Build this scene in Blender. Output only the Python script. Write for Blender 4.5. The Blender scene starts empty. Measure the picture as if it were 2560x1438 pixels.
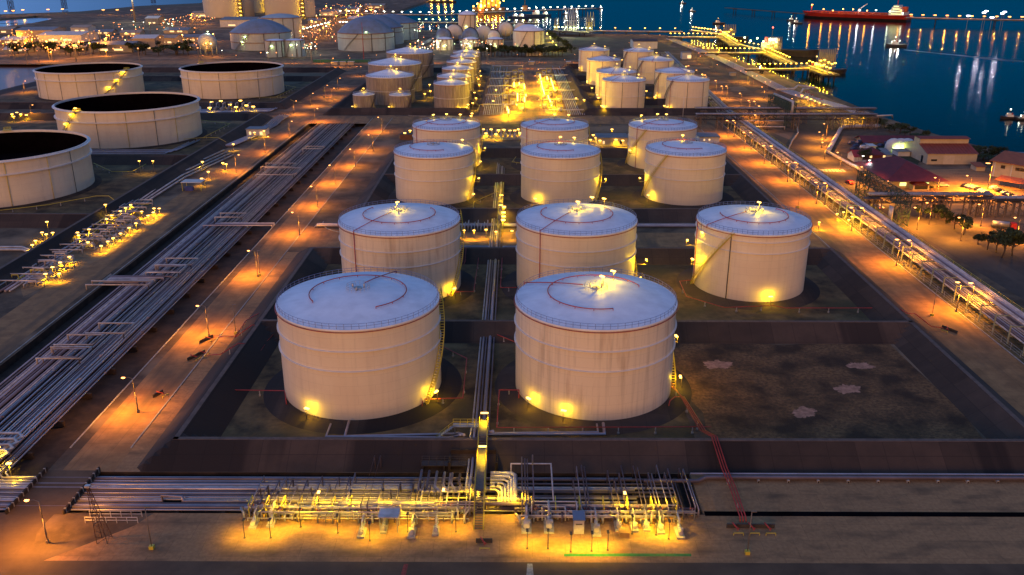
import bpy, math, random
from mathutils import Vector, geometry
R = math.radians
rnd = random.Random(7)
# ------------------------------------------------------------------ camera, sky, sun, exposure
scene = bpy.context.scene
col = scene.collection
CAM_H, CAM_F, CAM_P, CAM_Y = 100.0, 2190.0, R(20.45), R(0.3)
cd = bpy.data.cameras.new("camera"); cam = bpy.data.objects.new("camera", cd); col.objects.link(cam)
cam.location = (0, 0, CAM_H); cam.rotation_euler = (R(90) - CAM_P, 0, CAM_Y)
cd.sensor_width = 36.0; cd.lens = 36.0 * CAM_F / 2560.0; cd.clip_start = 1.0; cd.clip_end = 20000.0
scene.camera = cam
SUN_EL, SUN_AZ = 9.0, 196.0            # afterglow low behind the camera, a little to the left
world = bpy.data.worlds.new("World"); scene.world = world; world.use_nodes = True
wn, wl = world.node_tree.nodes, world.node_tree.links
bg = wn["Background"]; bg.inputs[1].default_value = 0.12
sky = wn.new("ShaderNodeTexSky"); sky.sky_type = 'NISHITA'; sky.sun_disc = False
sky.sun_elevation = R(SUN_EL); sky.sun_rotation = R(SUN_AZ); sky.air_density = 1.6; sky.ozone_density = 3.0; sky.dust_density = 0.6
# twilight colour: warm towards the sunset side's horizon, deep blue overhead and away from it
tc = wn.new("ShaderNodeTexCoord"); sp = wn.new("ShaderNodeSeparateXYZ"); wl.new(tc.outputs["Generated"], sp.inputs[0])
def wmath(op, a, b, clamp=False):
    m = wn.new("ShaderNodeMath"); m.operation = op; m.use_clamp = clamp
    for i, v in enumerate((a, b)):
        if isinstance(v, (int, float)): m.inputs[i].default_value = v
        else: wl.new(v, m.inputs[i])
    return m.outputs[0]
fac = wmath('ADD', wmath('ADD', wmath('MULTIPLY', sp.outputs[2], 1.3), wmath('MULTIPLY', sp.outputs[1], 0.9)), 0.35, True)
hue = wn.new("ShaderNodeMix"); hue.data_type = 'RGBA'; wl.new(fac, hue.inputs[0])
hue.inputs[6].default_value = (1.0, 0.50, 0.18, 1); hue.inputs[7].default_value = (1.0, 2.15, 4.9, 1)
bw = wn.new("ShaderNodeRGBToBW"); wl.new(sky.outputs[0], bw.inputs[0])
tint = wn.new("ShaderNodeMix"); tint.data_type = 'RGBA'; tint.blend_type = 'MULTIPLY'; tint.inputs[0].default_value = 1.0
wl.new(bw.outputs[0], tint.inputs[6]); wl.new(hue.outputs[2], tint.inputs[7])
# the eastern sky low over the sea is already darker
dk = wn.new("ShaderNodeMapRange"); dk.inputs[1].default_value = 0.35; dk.inputs[2].default_value = 0.80; dk.inputs[3].default_value = 1.0; dk.inputs[4].default_value = 0.0
wl.new(wmath("SUBTRACT", wmath("ADD", sp.outputs[1], wmath("MULTIPLY", sp.outputs[0], 0.5)), wmath("MULTIPLY", sp.outputs[2], 0.35)), dk.inputs[0])
tint2 = wn.new("ShaderNodeMix"); tint2.data_type = 'RGBA'; tint2.blend_type = 'MULTIPLY'; tint2.inputs[0].default_value = 1.0
dkc = wn.new("ShaderNodeMix"); dkc.data_type = 'RGBA'; dkc.inputs[6].default_value = (0.0, 0.075, 0.085, 1); dkc.inputs[7].default_value = (1, 1, 1, 1); wl.new(dk.outputs[0], dkc.inputs[0])
wl.new(tint.outputs[2], tint2.inputs[6]); wl.new(dkc.outputs[2], tint2.inputs[7]); wl.new(tint2.outputs[2], bg.inputs[0])
sd = bpy.data.lights.new("sun", 'SUN'); sun = bpy.data.objects.new("sun", sd); col.objects.link(sun)
sd.energy = 1.15; sd.angle = R(22); sd.color = (1.0, 0.46, 0.20)
sd.use_shadow = True
az = R(SUN_AZ); sdir = Vector((math.sin(az) * math.cos(R(SUN_EL)), math.cos(az) * math.cos(R(SUN_EL)), math.sin(R(SUN_EL))))
sun.rotation_euler = sdir.to_track_quat('Z', 'Y').to_euler(); sun.location = (-40, -60, 140)
scene.view_settings.view_transform = 'Standard'; scene.view_settings.look = 'None'
scene.view_settings.exposure = 0.0; scene.view_settings.gamma = 1.0
scene.cycles.sample_clamp_indirect = 3.0; scene.cycles.sample_clamp_direct = 0.0
scene.cycles.max_bounces = 4; scene.cycles.diffuse_bounces = 2; scene.cycles.glossy_bounces = 2
scene.cycles.use_denoising = True; scene.cycles.caustics_reflective = False; scene.cycles.caustics_refractive = False

# ------------------------------------------------------------------ survey helper: sight line -> point of the site at height z
def g(px, py, z=0.0):
    a = (px - 1280.0) / CAM_F; b = (py - 719.0) / CAM_F
    dd = math.cos(CAM_P) - b * math.sin(CAM_P); dz = -b * math.cos(CAM_P) - math.sin(CAM_P)
    t = (z - CAM_H) / dz; xr = a * t; d = dd * t
    c, s = math.cos(CAM_Y), math.sin(CAM_Y)
    return (xr * c - d * s, xr * s + d * c)
def g3(px, py, z=0.0, dz=0.0):
    x, y = g(px, py, z); return (x, y, z + dz)
ORD = "first second third fourth fifth sixth seventh eighth ninth tenth eleventh twelfth thirteenth fourteenth fifteenth sixteenth seventeenth eighteenth nineteenth twentieth".split()
def nth(i):
    if i < 20: return ORD[i]
    t = "twenty thirty forty fifty".split()[(i + 1) // 10 - 2]; u = (i + 1) % 10
    return t[:-1] + "ieth" if u == 0 else t + "-" + ORD[u - 1]

# ------------------------------------------------------------------ materials
MATS = {}
def mat(name, c, rough=0.7, metal=0.0, var=0.0, scale=0.3, c2=None, bump=0.0, spec=0.5, detail=6, streak=False, lo=0.4, hi=0.62):
    if name in MATS: return MATS[name]
    m = bpy.data.materials.new(name); m.use_nodes = True; n, l = m.node_tree.nodes, m.node_tree.links
    b = n["Principled BSDF"]; b.inputs["Base Color"].default_value = (*c, 1); b.inputs["Roughness"].default_value = rough
    b.inputs["Metallic"].default_value = metal; b.inputs["Specular IOR Level"].default_value = spec
    if c2 is None and var > 0: c2 = tuple(max(0, v * (1 - var)) for v in c)
    if c2 is not None:
        geo = n.new("ShaderNodeNewGeometry"); src = geo.outputs["Position"]
        if streak:
            mp = n.new("ShaderNodeMapping"); mp.inputs["Scale"].default_value = (1, 1, 0.12); l.new(src, mp.inputs[0]); src = mp.outputs[0]
        t = n.new("ShaderNodeTexNoise"); t.inputs["Scale"].default_value = scale; t.inputs["Detail"].default_value = detail; t.inputs["Roughness"].default_value = 0.62
        l.new(src, t.inputs["Vector"])
        r = n.new("ShaderNodeValToRGB"); r.color_ramp.elements[0].position = lo; r.color_ramp.elements[1].position = hi
        r.color_ramp.elements[0].color = (*c2, 1); r.color_ramp.elements[1].color = (*c, 1)
        l.new(t.outputs[0], r.inputs[0]); l.new(r.outputs[0], b.inputs["Base Color"])
        if bump:
            bp = n.new("ShaderNodeBump"); bp.inputs["Strength"].default_value = bump; bp.inputs["Distance"].default_value = 0.3
            t2 = n.new("ShaderNodeTexNoise"); t2.inputs["Scale"].default_value = scale * 6; t2.inputs["Detail"].default_value = 8
            l.new(geo.outputs["Position"], t2.inputs["Vector"]); l.new(t2.outputs[0], bp.inputs["Height"]); l.new(bp.outputs[0], b.inputs["Normal"])
    MATS[name] = m; return m
def emis(name, c, s, sampled=False):
    if name in MATS: return MATS[name]
    m = bpy.data.materials.new(name); m.use_nodes = True; b = m.node_tree.nodes["Principled BSDF"]
    b.inputs["Base Color"].default_value = (0.8, 0.8, 0.8, 1); b.inputs["Emission Color"].default_value = (*c, 1); b.inputs["Emission Strength"].default_value = s
    m.cycles.emission_sampling = 'FRONT' if sampled else 'NONE'
    MATS[name] = m; return m
def mix2(m, c3, scale, lo, hi, stretch=(1, 1, 1)):
    """lay a second, larger patchiness of colour c3 over a material made by mat()"""
    n, l = m.node_tree.nodes, m.node_tree.links; b = n["Principled BSDF"]; old = b.inputs["Base Color"].links[0].from_socket
    geo = n.new("ShaderNodeNewGeometry"); mp = n.new("ShaderNodeMapping"); mp.inputs["Scale"].default_value = stretch; l.new(geo.outputs["Position"], mp.inputs[0])
    t = n.new("ShaderNodeTexNoise"); t.inputs["Scale"].default_value = scale; t.inputs["Detail"].default_value = 5; l.new(mp.outputs[0], t.inputs["Vector"])
    mr = n.new("ShaderNodeMapRange"); mr.inputs[1].default_value = lo; mr.inputs[2].default_value = hi; l.new(t.outputs[0], mr.inputs[0])
    mx = n.new("ShaderNodeMix"); mx.data_type = 'RGBA'; l.new(mr.outputs[0], mx.inputs[0]); l.new(old, mx.inputs[6]); mx.inputs[7].default_value = (*c3, 1)
    l.new(mx.outputs[2], b.inputs["Base Color"]); return m

# ------------------------------------------------------------------ mesh builder
class MB:
    def __init__(s): s.v = []; s.f = []; s.sm = []
    def add(s, vs, fs, smooth=False):
        o = len(s.v); s.v += [tuple(p) for p in vs]; s.f += [tuple(i + o for i in f) for f in fs]; s.sm += [smooth] * len(fs); return s
    def box(s, cx, cy, cz, sx, sy, sz, rz=0.0):
        c, n = math.cos(rz), math.sin(rz); vs = []
        for z in (-.5, .5):
            for x, y in ((-.5, -.5), (.5, -.5), (.5, .5), (-.5, .5)):
                X, Y = x * sx, y * sy; vs.append((cx + X * c - Y * n, cy + X * n + Y * c, cz + z * sz))
        return s.add(vs, [(3, 2, 1, 0), (4, 5, 6, 7), (0, 1, 5, 4), (1, 2, 6, 5), (2, 3, 7, 6), (3, 0, 4, 7)])
    def tube(s, path, r, n=8, caps=True, closed=False):
        P = [Vector(p) for p in path]; m = len(P); rings = []; up = None
        for i in range(m):
            if closed: a, b = (P[i] - P[i - 1]).normalized(), (P[(i + 1) % m] - P[i]).normalized()
            else:
                a = (P[i] - P[i - 1]).normalized() if i else (P[1] - P[0]).normalized()
                b = (P[i + 1] - P[i]).normalized() if i < m - 1 else a
            t = (a + b); t = t.normalized() if t.length > 1e-4 else a
            if up is None:
                up = Vector((0, 0, 1)) if abs(t.z) < 0.9 else Vector((0, 1, 0))
            u = (up - t * up.dot(t)); u = u.normalized() if u.length > 1e-4 else t.orthogonal().normalized()
            w = t.cross(u); up = u; k = 1 / max(0.5, math.sqrt(max(0, (1 + a.dot(b)) / 2)))
            ax = (b - a); ax = (ax - t * ax.dot(t)); ax = ax.normalized() if ax.length > 1e-4 else None
            ring = []
            for j in range(n):
                q = 2 * math.pi * j / n; d = u * math.cos(q) * r + w * math.sin(q) * r
                if ax is not None: d = d + ax * d.dot(ax) * (k - 1)
                ring.append(P[i] + d)
            rings.append(ring)
        vs = [p for rg in rings for p in rg]; fs = []
        for i in range(m if closed else m - 1):
            for j in range(n):
                a0 = i * n + j; a1 = i * n + (j + 1) % n; b0 = ((i + 1) % m) * n + j; b1 = ((i + 1) % m) * n + (j + 1) % n
                fs.append((a0, a1, b1, b0))
        s.add(vs, fs, n > 5)
        if caps and not closed:
            o = len(s.v) - len(vs); s.f.append(tuple(o + j for j in reversed(range(n)))); s.f.append(tuple(o + (m - 1) * n + j for j in range(n))); s.sm += [False, False]
        return s
    def cyl(s, p0, p1, r, n=10): return s.tube([p0, p1], r, n)
    def lathe(s, cx, cy, prof, n=48, smooth=True, a0=0.0, a1=2 * math.pi):
        full = abs(a1 - a0 - 2 * math.pi) < 1e-6; m = n if full else n + 1; vs = []
        for r, z in prof:
            for j in range(m):
                q = a0 + (a1 - a0) * j / n; vs.append((cx + r * math.cos(q), cy + r * math.sin(q), z))
        fs = []
        for i in range(len(prof) - 1):
            for j in range(n):
                k = (j + 1) % m; fs.append((i * m + j, i * m + k, (i + 1) * m + k, (i + 1) * m + j))
        return s.add(vs, fs, smooth)
    def arc(s, cx, cy, r, z, rr, a0, a1, n=40, sides=6):
        closed = abs(a1 - a0) > 6.28
        return s.tube([(cx + r * math.cos(a0 + (a1 - a0) * i / n), cy + r * math.sin(a0 + (a1 - a0) * i / n), z) for i in range(n if closed else n + 1)], rr, sides, closed=closed)
    def prism(s, poly, z0, z1):
        n = len(poly); a = sum(poly[i][0] * poly[(i + 1) % n][1] - poly[(i + 1) % n][0] * poly[i][1] for i in range(n))
        if a < 0: poly = list(reversed(poly))
        vs = [(x, y, z0) for x, y in poly] + [(x, y, z1) for x, y in poly]
        return s.add(vs, [tuple(reversed(range(n))), tuple(range(n, 2 * n))] + [(i, (i + 1) % n, n + (i + 1) % n, n + i) for i in range(n)])
    def sheet(s, poly, z):
        n = len(poly); a = sum(poly[i][0] * poly[(i + 1) % n][1] - poly[(i + 1) % n][0] * poly[i][1] for i in range(n))
        if a < 0: poly = list(reversed(poly))
        if n == 4: return s.add([(x, y, z) for x, y in poly], [(0, 1, 2, 3)])
        tr = geometry.tessellate_polygon([[Vector((x, y, 0)) for x, y in poly]])
        fs = []
        for t in tr:
            p = [poly[i] for i in t]; ar = (p[1][0] - p[0][0]) * (p[2][1] - p[0][1]) - (p[2][0] - p[0][0]) * (p[1][1] - p[0][1])
            fs.append(tuple(t) if ar > 0 else tuple(reversed(t)))
        return s.add([(x, y, z) for x, y in poly], fs)
    def rail(s, path, h=1.1, step=2.0, r=0.05, closed=False):
        """handrail: two rails and posts along a path at walking level"""
        P = [Vector(p) for p in path]
        for k in (h, h * 0.5): s.tube([p + Vector((0, 0, k)) for p in P], r, 4, closed=closed)
        segs = list(zip(P, P[1:] + ([P[0]] if closed else [])))
        for a, b in segs if closed else segs:
            L = (b - a).length; m = max(1, int(L / step))
            for i in range(m):
                q = a.lerp(b, i / m); s.box(q.x, q.y, q.z + h / 2, r * 1.6, r * 1.6, h)
        if not closed: q = P[-1]; s.box(q.x, q.y, q.z + h / 2, r * 1.6, r * 1.6, h)
        return s
    def build(s, name, m, parent=None, loc=None):
        me = bpy.data.meshes.new(name); me.from_pydata(s.v, [], s.f); me.update()
        me.polygons.foreach_set("use_smooth", s.sm); me.materials.append(m)
        o = bpy.data.objects.new(name, me); col.objects.link(o)
        if parent is not None: o.parent = parent
        if loc is not None: o.location = loc
        return o
def thing(name, label, cat, loc=(0, 0, 0), rz=0.0, group=None):
    o = bpy.data.objects.new(name, None); col.objects.link(o); o.location = loc; o.rotation_euler = (0, 0, rz)
    o["label"] = label; o["category"] = cat
    if group: o["group"] = group
    return o
def tag(o, label, cat, group=None, kind=None):
    if label: o["label"] = label
    if cat: o["category"] = cat
    if group: o["group"] = group
    if kind: o["kind"] = kind
    return o
def struct(name, mb, m): o = mb.build(name, m); o["kind"] = "structure"; return o
def copy_tree(o, parent=None, loc=None, rz=None, label=None, group=None):
    c = o.copy(); col.objects.link(c)
    if parent is not None: c.parent = parent
    if loc is not None: c.location = loc
    if rz is not None: c.rotation_euler = (0, 0, rz)
    if label: c["label"] = label
    if group: c["group"] = group
    for ch in o.children: copy_tree(ch, c)
    return c
ORANGE, YELLOW, WHITE = (1.0, 0.37, 0.02), (1.0, 0.60, 0.004), (0.92, 1.0, 0.75)
LD = {}
def lamp_light(parent, loc, power, color, r=0.25, spot=None):
    key = (round(power), color, r, spot)
    if key not in LD:
        d = bpy.data.lights.new("lamp_light", 'SPOT' if spot else 'POINT')
        if spot: d.spot_size = R(spot); d.spot_blend = 1.0
        d.energy = power; d.color = color; d.shadow_soft_size = r; LD[key] = d
    o = bpy.data.objects.new("lamp_light", LD[key]); col.objects.link(o); o.parent = parent; o.location = loc
    return o

def nd(m): return m.node_tree.nodes, m.node_tree.links, m.node_tree.nodes["Principled BSDF"]
def shade_by(m, sock, lo=0.8, hi=1.0):
    """multiply the base colour of a material by a 0..1 socket mapped to lo..hi (surface marks, not light)"""
    n, l, b = nd(m); mr = n.new("ShaderNodeMapRange"); mr.inputs[3].default_value = lo; mr.inputs[4].default_value = hi; l.new(sock, mr.inputs[0])
    mx = n.new("ShaderNodeMix"); mx.data_type = 'RGBA'; mx.blend_type = 'MULTIPLY'; mx.inputs[0].default_value = 1.0
    bc = b.inputs["Base Color"]
    if bc.is_linked: l.new(bc.links[0].from_socket, mx.inputs[6])
    else: mx.inputs[6].default_value = bc.default_value[:]
    l.new(mr.outputs[0], mx.inputs[7]); l.new(mx.outputs[2], bc); return m
def slabs(m, w, h, mortar=0.012, lo=0.55, rot=0.0):
    """cast slab joints and slab-to-slab tone on a pavement"""
    n, l, b = nd(m); geo = n.new("ShaderNodeNewGeometry"); br = n.new("ShaderNodeTexBrick"); br.offset = 0.0 if rot else 0.5; br.inputs["Scale"].default_value = 1.0
    br.inputs["Brick Width"].default_value = w; br.inputs["Row Height"].default_value = h; br.inputs["Mortar Size"].default_value = mortar; br.inputs["Mortar Smooth"].default_value = 0.3
    br.inputs["Color1"].default_value = (0.82, 0.82, 0.82, 1); br.inputs["Color2"].default_value = (1, 1, 1, 1); br.inputs["Mortar"].default_value = (0.25, 0.25, 0.25, 1)
    l.new(geo.outputs["Position"], br.inputs["Vector"]); bw_ = n.new("ShaderNodeRGBToBW"); l.new(br.outputs["Color"], bw_.inputs[0]); return shade_by(m, bw_.outputs[0], lo - 0.1, 1.0)
def panels(m, step, lo=0.6):
    """lining panels of slightly different tone, each a few metres wide"""
    n, l, b = nd(m); geo = n.new("ShaderNodeNewGeometry"); sn = n.new("ShaderNodeVectorMath"); sn.operation = 'SNAP'; sn.inputs[1].default_value = step; l.new(geo.outputs["Position"], sn.inputs[0])
    w = n.new("ShaderNodeTexWhiteNoise"); w.noise_dimensions = '3D'; l.new(sn.outputs[0], w.inputs["Vector"]); return shade_by(m, w.outputs["Value"], lo, 1.0)
def plates(m, w, h, lo=0.86, topdirt=0.0):
    """welded shell plates in the tank's own round coordinates, with run-off streaks"""
    n, l, b = nd(m); tc = n.new("ShaderNodeTexCoord"); sp = n.new("ShaderNodeSeparateXYZ"); l.new(tc.outputs["Object"], sp.inputs[0])
    at = n.new("ShaderNodeMath"); at.operation = 'ARCTAN2'; l.new(sp.outputs[1], at.inputs[0]); l.new(sp.outputs[0], at.inputs[1])
    mu = n.new("ShaderNodeMath"); mu.operation = 'MULTIPLY'; mu.inputs[1].default_value = 18.0; l.new(at.outputs[0], mu.inputs[0])
    cb = n.new("ShaderNodeCombineXYZ"); l.new(mu.outputs[0], cb.inputs[0]); l.new(sp.outputs[2], cb.inputs[1])
    br = n.new("ShaderNodeTexBrick"); br.inputs["Scale"].default_value = 1.0; br.inputs["Brick Width"].default_value = w; br.inputs["Row Height"].default_value = h; br.inputs["Mortar Size"].default_value = 0.085; br.inputs["Mortar Smooth"].default_value = 0.5
    br.inputs["Color1"].default_value = (0.9, 0.9, 0.9, 1); br.inputs["Color2"].default_value = (1, 1, 1, 1); br.inputs["Mortar"].default_value = (0.45, 0.45, 0.45, 1); l.new(cb.outputs[0], br.inputs["Vector"])
    bw_ = n.new("ShaderNodeRGBToBW"); l.new(br.outputs["Color"], bw_.inputs[0]); shade_by(m, bw_.outputs[0], lo - 0.06, 1.0)
    mp = n.new("ShaderNodeMapping"); mp.inputs["Scale"].default_value = (1.1, 0.045, 1.0); l.new(cb.outputs[0], mp.inputs[0]); t = n.new("ShaderNodeTexNoise"); t.inputs["Scale"].default_value = 1.0; t.inputs["Detail"].default_value = 5; l.new(mp.outputs[0], t.inputs["Vector"])
    mr = n.new("ShaderNodeMapRange"); mr.inputs[1].default_value = 0.33; mr.inputs[2].default_value = 0.5; l.new(t.outputs[0], mr.inputs[0]); shade_by(m, mr.outputs[0], 1.0 - topdirt, 1.0); return m
def radial(m, k=40, lo=0.9):
    n, l, b = nd(m); tc = n.new("ShaderNodeTexCoord"); sp = n.new("ShaderNodeSeparateXYZ"); l.new(tc.outputs["Object"], sp.inputs[0])
    cb = n.new("ShaderNodeCombineXYZ"); l.new(sp.outputs[0], cb.inputs[0]); l.new(sp.outputs[1], cb.inputs[1])
    br = n.new("ShaderNodeTexBrick"); br.inputs["Scale"].default_value = 1.0; br.inputs["Brick Width"].default_value = 6.0; br.inputs["Row Height"].default_value = 1.9; br.inputs["Mortar Size"].default_value = 0.05
    br.inputs["Color1"].default_value = (0.93, 0.93, 0.93, 1); br.inputs["Color2"].default_value = (1, 1, 1, 1); br.inputs["Mortar"].default_value = (0.6, 0.6, 0.6, 1); l.new(cb.outputs[0], br.inputs["Vector"]); bw_ = n.new("ShaderNodeRGBToBW"); l.new(br.outputs["Color"], bw_.inputs[0]); shade_by(m, bw_.outputs[0], lo, 1.0)
    mp = n.new("ShaderNodeMapping"); mp.inputs["Scale"].default_value = (.25, .25, .25); l.new(tc.outputs["Object"], mp.inputs[0]); t = n.new("ShaderNodeTexNoise"); t.inputs["Scale"].default_value = 1.0; t.inputs["Detail"].default_value = 6; l.new(mp.outputs[0], t.inputs["Vector"])
    mr = n.new("ShaderNodeMapRange"); mr.inputs[1].default_value = 0.32; mr.inputs[2].default_value = 0.55; l.new(t.outputs[0], mr.inputs[0]); shade_by(m, mr.outputs[0], 0.88, 1.0); return m
# ------------------------------------------------------------------ palette
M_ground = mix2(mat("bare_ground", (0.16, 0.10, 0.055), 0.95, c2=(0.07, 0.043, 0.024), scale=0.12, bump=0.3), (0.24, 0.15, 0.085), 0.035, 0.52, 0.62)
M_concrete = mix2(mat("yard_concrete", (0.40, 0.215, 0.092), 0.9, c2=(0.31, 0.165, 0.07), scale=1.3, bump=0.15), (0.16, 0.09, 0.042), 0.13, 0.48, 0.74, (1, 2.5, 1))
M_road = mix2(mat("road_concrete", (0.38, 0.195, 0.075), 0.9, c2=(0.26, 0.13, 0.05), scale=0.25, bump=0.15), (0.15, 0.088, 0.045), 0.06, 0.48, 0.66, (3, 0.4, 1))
M_front = mat("front_road_asphalt", (0.13, 0.078, 0.042), 0.9, c2=(0.09, 0.053, 0.028), scale=0.15, bump=0.1)
M_asphalt = mix2(mat("asphalt", (0.085, 0.06, 0.042), 0.88, c2=(0.06, 0.042, 0.03), scale=0.2, bump=0.1), (0.11, 0.075, 0.05), 0.05, 0.55, 0.7, (2, 0.3, 1))
M_basin = mix2(mat("basin_dirt", (0.20, 0.125, 0.05), 0.97, c2=(0.04, 0.025, 0.011), scale=0.13, bump=0.5, lo=0.38, hi=0.66), (0.075, 0.058, 0.022), 0.05, 0.5, 0.66)
M_basin_open = mix2(mat("open_basin_dirt", (0.30, 0.145, 0.055), 0.97, c2=(0.10, 0.048, 0.018), scale=1.1, bump=0.8, lo=0.36, hi=0.7), (0.055, 0.026, 0.010), 0.12, 0.42, 0.62)
M_pink = mat("pink_grit", (0.55, 0.26, 0.16), 0.97, c2=(0.32, 0.15, 0.09), scale=0.7)
M_bund = mix2(mat("bund_lining", (0.082, 0.052, 0.036), 0.92, c2=(0.062, 0.040, 0.028), scale=0.18, bump=0.12), (0.030, 0.018, 0.013), 0.035, 0.54, 0.57, (1, 0.05, 0.05))
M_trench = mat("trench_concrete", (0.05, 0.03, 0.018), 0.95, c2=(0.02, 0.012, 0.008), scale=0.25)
M_shore = mat("rock_shore", (0.12, 0.11, 0.075), 0.95, c2=(0.05, 0.05, 0.03), scale=0.3, bump=1.0)
M_field = mat("dry_field", (0.13, 0.105, 0.06), 0.97, c2=(0.09, 0.07, 0.04), scale=0.06)
M_green = mat("green_paint", (0.02, 0.20, 0.04), 0.7, var=0.3, scale=1.5)
M_linewhite = mat("line_paint", (0.38, 0.36, 0.32), 0.7, var=0.35, scale=2.0)
M_kerb = mat("kerb_concrete", (0.42, 0.38, 0.33), 0.9, var=0.3, scale=0.8)
M_shell = mat("tank_paint", (0.80, 0.70, 0.52), 0.42, c2=(0.75, 0.64, 0.47), scale=0.10, spec=0.35)
M_shell_worn = mat("tank_paint_worn", (0.79, 0.69, 0.52), 0.45, c2=(0.60, 0.48, 0.34), scale=0.35, streak=True, lo=0.30, hi=0.46, spec=0.35)
M_shell_rib = mat("ribbed_cladding", (0.34, 0.285, 0.23), 0.5, c2=(0.20, 0.165, 0.13), scale=0.9, streak=True, lo=0.35, hi=0.62, spec=0.3)
M_shell_lpg = mat("pale_insulation", (0.38, 0.45, 0.47), 0.5, c2=(0.32, 0.38, 0.40), scale=0.06)
M_roof = mat("roof_paint", (0.82, 0.86, 0.94), 0.5, c2=(0.75, 0.79, 0.88), scale=0.25, spec=0.4)
M_dome = mat("blue_grey_dome", (0.15, 0.18, 0.22), 0.5, c2=(0.17, 0.22, 0.32), scale=0.15)
M_ring = mat("ring_paint", (0.74, 0.71, 0.67), 0.5, var=0.1, scale=0.5)
M_red = mat("red_foam_pipe", (0.42, 0.045, 0.03), 0.45, var=0.3, scale=0.8)
M_rail = mat("blue_grey_rail", (0.20, 0.25, 0.42), 0.5, metal=0.3, var=0.15, scale=1)
M_yrail = mat("yellow_handrail", (0.62, 0.50, 0.05), 0.5, var=0.15, scale=1)
M_steel = mat("galvanised_steel", (0.50, 0.50, 0.50), 0.38, metal=0.55, var=0.3, scale=0.5)
M_pipe = mat("silver_pipe", (0.46, 0.41, 0.44), 0.28, metal=0.4, c2=(0.35, 0.30, 0.33), scale=0.15, lo=0.35, hi=0.65)
M_pipe2 = mat("grey_pipe", (0.21, 0.17, 0.19), 0.42, metal=0.3, c2=(0.13, 0.10, 0.11), scale=0.15, lo=0.35, hi=0.65)
M_pipe3 = mat("white_pipe", (0.62, 0.58, 0.56), 0.35, metal=0.2, c2=(0.42, 0.36, 0.33), scale=0.4)
M_dsteel = mat("dark_steel", (0.07, 0.06, 0.055), 0.6, metal=0.3, var=0.3, scale=1)
M_gsteel = mat("green_lattice_paint", (0.035, 0.07, 0.045), 0.6, var=0.3, scale=1)
M_pole = mat("pole_paint", (0.22, 0.17, 0.13), 0.5, metal=0.3, var=0.15, scale=1)
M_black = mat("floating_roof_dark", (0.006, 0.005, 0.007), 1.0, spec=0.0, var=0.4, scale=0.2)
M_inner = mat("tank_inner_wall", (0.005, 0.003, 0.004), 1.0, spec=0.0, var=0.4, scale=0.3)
slabs(M_concrete, 6.0, 5.0, 0.04); slabs(M_road, 5.5, 6.5, 0.05, rot=1); slabs(M_front, 30.0, 4.2, 0.04, 0.8); panels(M_bund, (18.0, 13.0, 50.0), 0.55); slabs(M_bund, 6.0, 7.0, 0.09, 0.6, rot=1)
plates(M_shell, 7.5, 2.35, 0.90, 0.07); plates(M_shell_worn, 7.5, 2.35, 0.88, 0.20); plates(M_shell_lpg, 9.0, 3.0, 0.9, 0.08); radial(M_roof, lo=0.93)
M_bulb = emis("sodium_bulb", (1.0, 0.33, 0.05), 6.0)
M_bulby = emis("yellow_bulb", (1.0, 0.50, 0.07), 6.5)
M_bulbw = emis("white_bulb", (1.0, 0.97, 0.75), 9.0)
M_bulbg = emis("green_white_bulb", (0.72, 1.0, 0.40), 6.0)
M_bulbr = emis("red_bulb", (1.0, 0.06, 0.03), 12.0)

# ------------------------------------------------------------------ ground: one land sheet with the canal, inlet and pipe trenches cut out
P_ = lambda *a: [g(x, y) for x, y in a]
coast = [(1900, -300), (700, 20), (360, 150), (312, 330), (290, 420), (275, 471), (258, 540), (251, 600), (250, 662), (249, 740), (247, 802), (241, 900), (236, 1000), (233, 1036), (228, 1140)] + \
        P_((1665, 88), (1600, 85), (1500, 84), (1440, 83), (1380, 78), (1200, 76), (1060, 76), (1010, 62), (968, 36), (1035, 13), (1100, -8), (900, -22), (540, -6), (500, 8), (350, 15), (200, 29), (0, 36), (-300, 48)) + [(-1500, 1500), (-1500, -300)]
canal = P_((-200, 158), (100, 154), (300, 153), (338, 157), (352, 166), (92, 214), (0, 238), (-160, 280))
inlet = P_((-200, 56), (0, 47), (90, 40), (128, 41), (140, 46), (80, 58), (0, 68), (-200, 88))
trench = [(-175, 143), (36, 143), (36, 157.5), (-98, 157.5), (-98, 585), (-136, 585), (-136, 157.5), (-175, 157.5)]
def land():
    mb = MB()
    loops = [[Vector((x, y, 0)) for x, y in L] for L in (coast, canal, inlet, trench)]
    flat = [p for L in loops for p in L]
    tr = geometry.tessellate_polygon(loops); fs = []
    for t in tr:
        p = [flat[i] for i in t]; ar = (p[1].x - p[0].x) * (p[2].y - p[0].y) - (p[2].x - p[0].x) * (p[1].y - p[0].y)
        fs.append(tuple(t) if ar > 0 else tuple(reversed(t)))
    mb.add([tuple(p) for p in flat], fs)
    return mb
struct("ground", land(), M_ground)
def bank(loop, out, zb):
    """sloping rock bank round a loop of the shore"""
    mb = MB(); n = len(loop); vs = []
    a = sum(loop[i][0] * loop[(i + 1) % n][1] - loop[(i + 1) % n][0] * loop[i][1] for i in range(n)); sg = 1 if a > 0 else -1
    for i in range(n):
        p, q, r = Vector(loop[i - 1]), Vector(loop[i]), Vector(loop[(i + 1) % n])
        d1, d2 = (q - p).normalized(), (r - q).normalized(); nn = Vector((d1.y + d2.y, -d1.x - d2.x)); nn = nn.normalized() * out * sg
        vs += [(q.x, q.y, 0), (q.x + nn.x, q.y + nn.y, zb)]
    mb.add(vs, [(2 * i, 2 * i + 1, (2 * i + 3) % (2 * n), (2 * i + 2) % (2 * n)) for i in range(n)])
    return mb
struct("shore_bank", bank(coast, 5.0, -4.0), M_shore)
struct("canal_bank", bank(canal, -6.0, -4.0), M_shore)
struct("inlet_bank", bank(inlet, -6.0, -4.0), M_shore)
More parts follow.
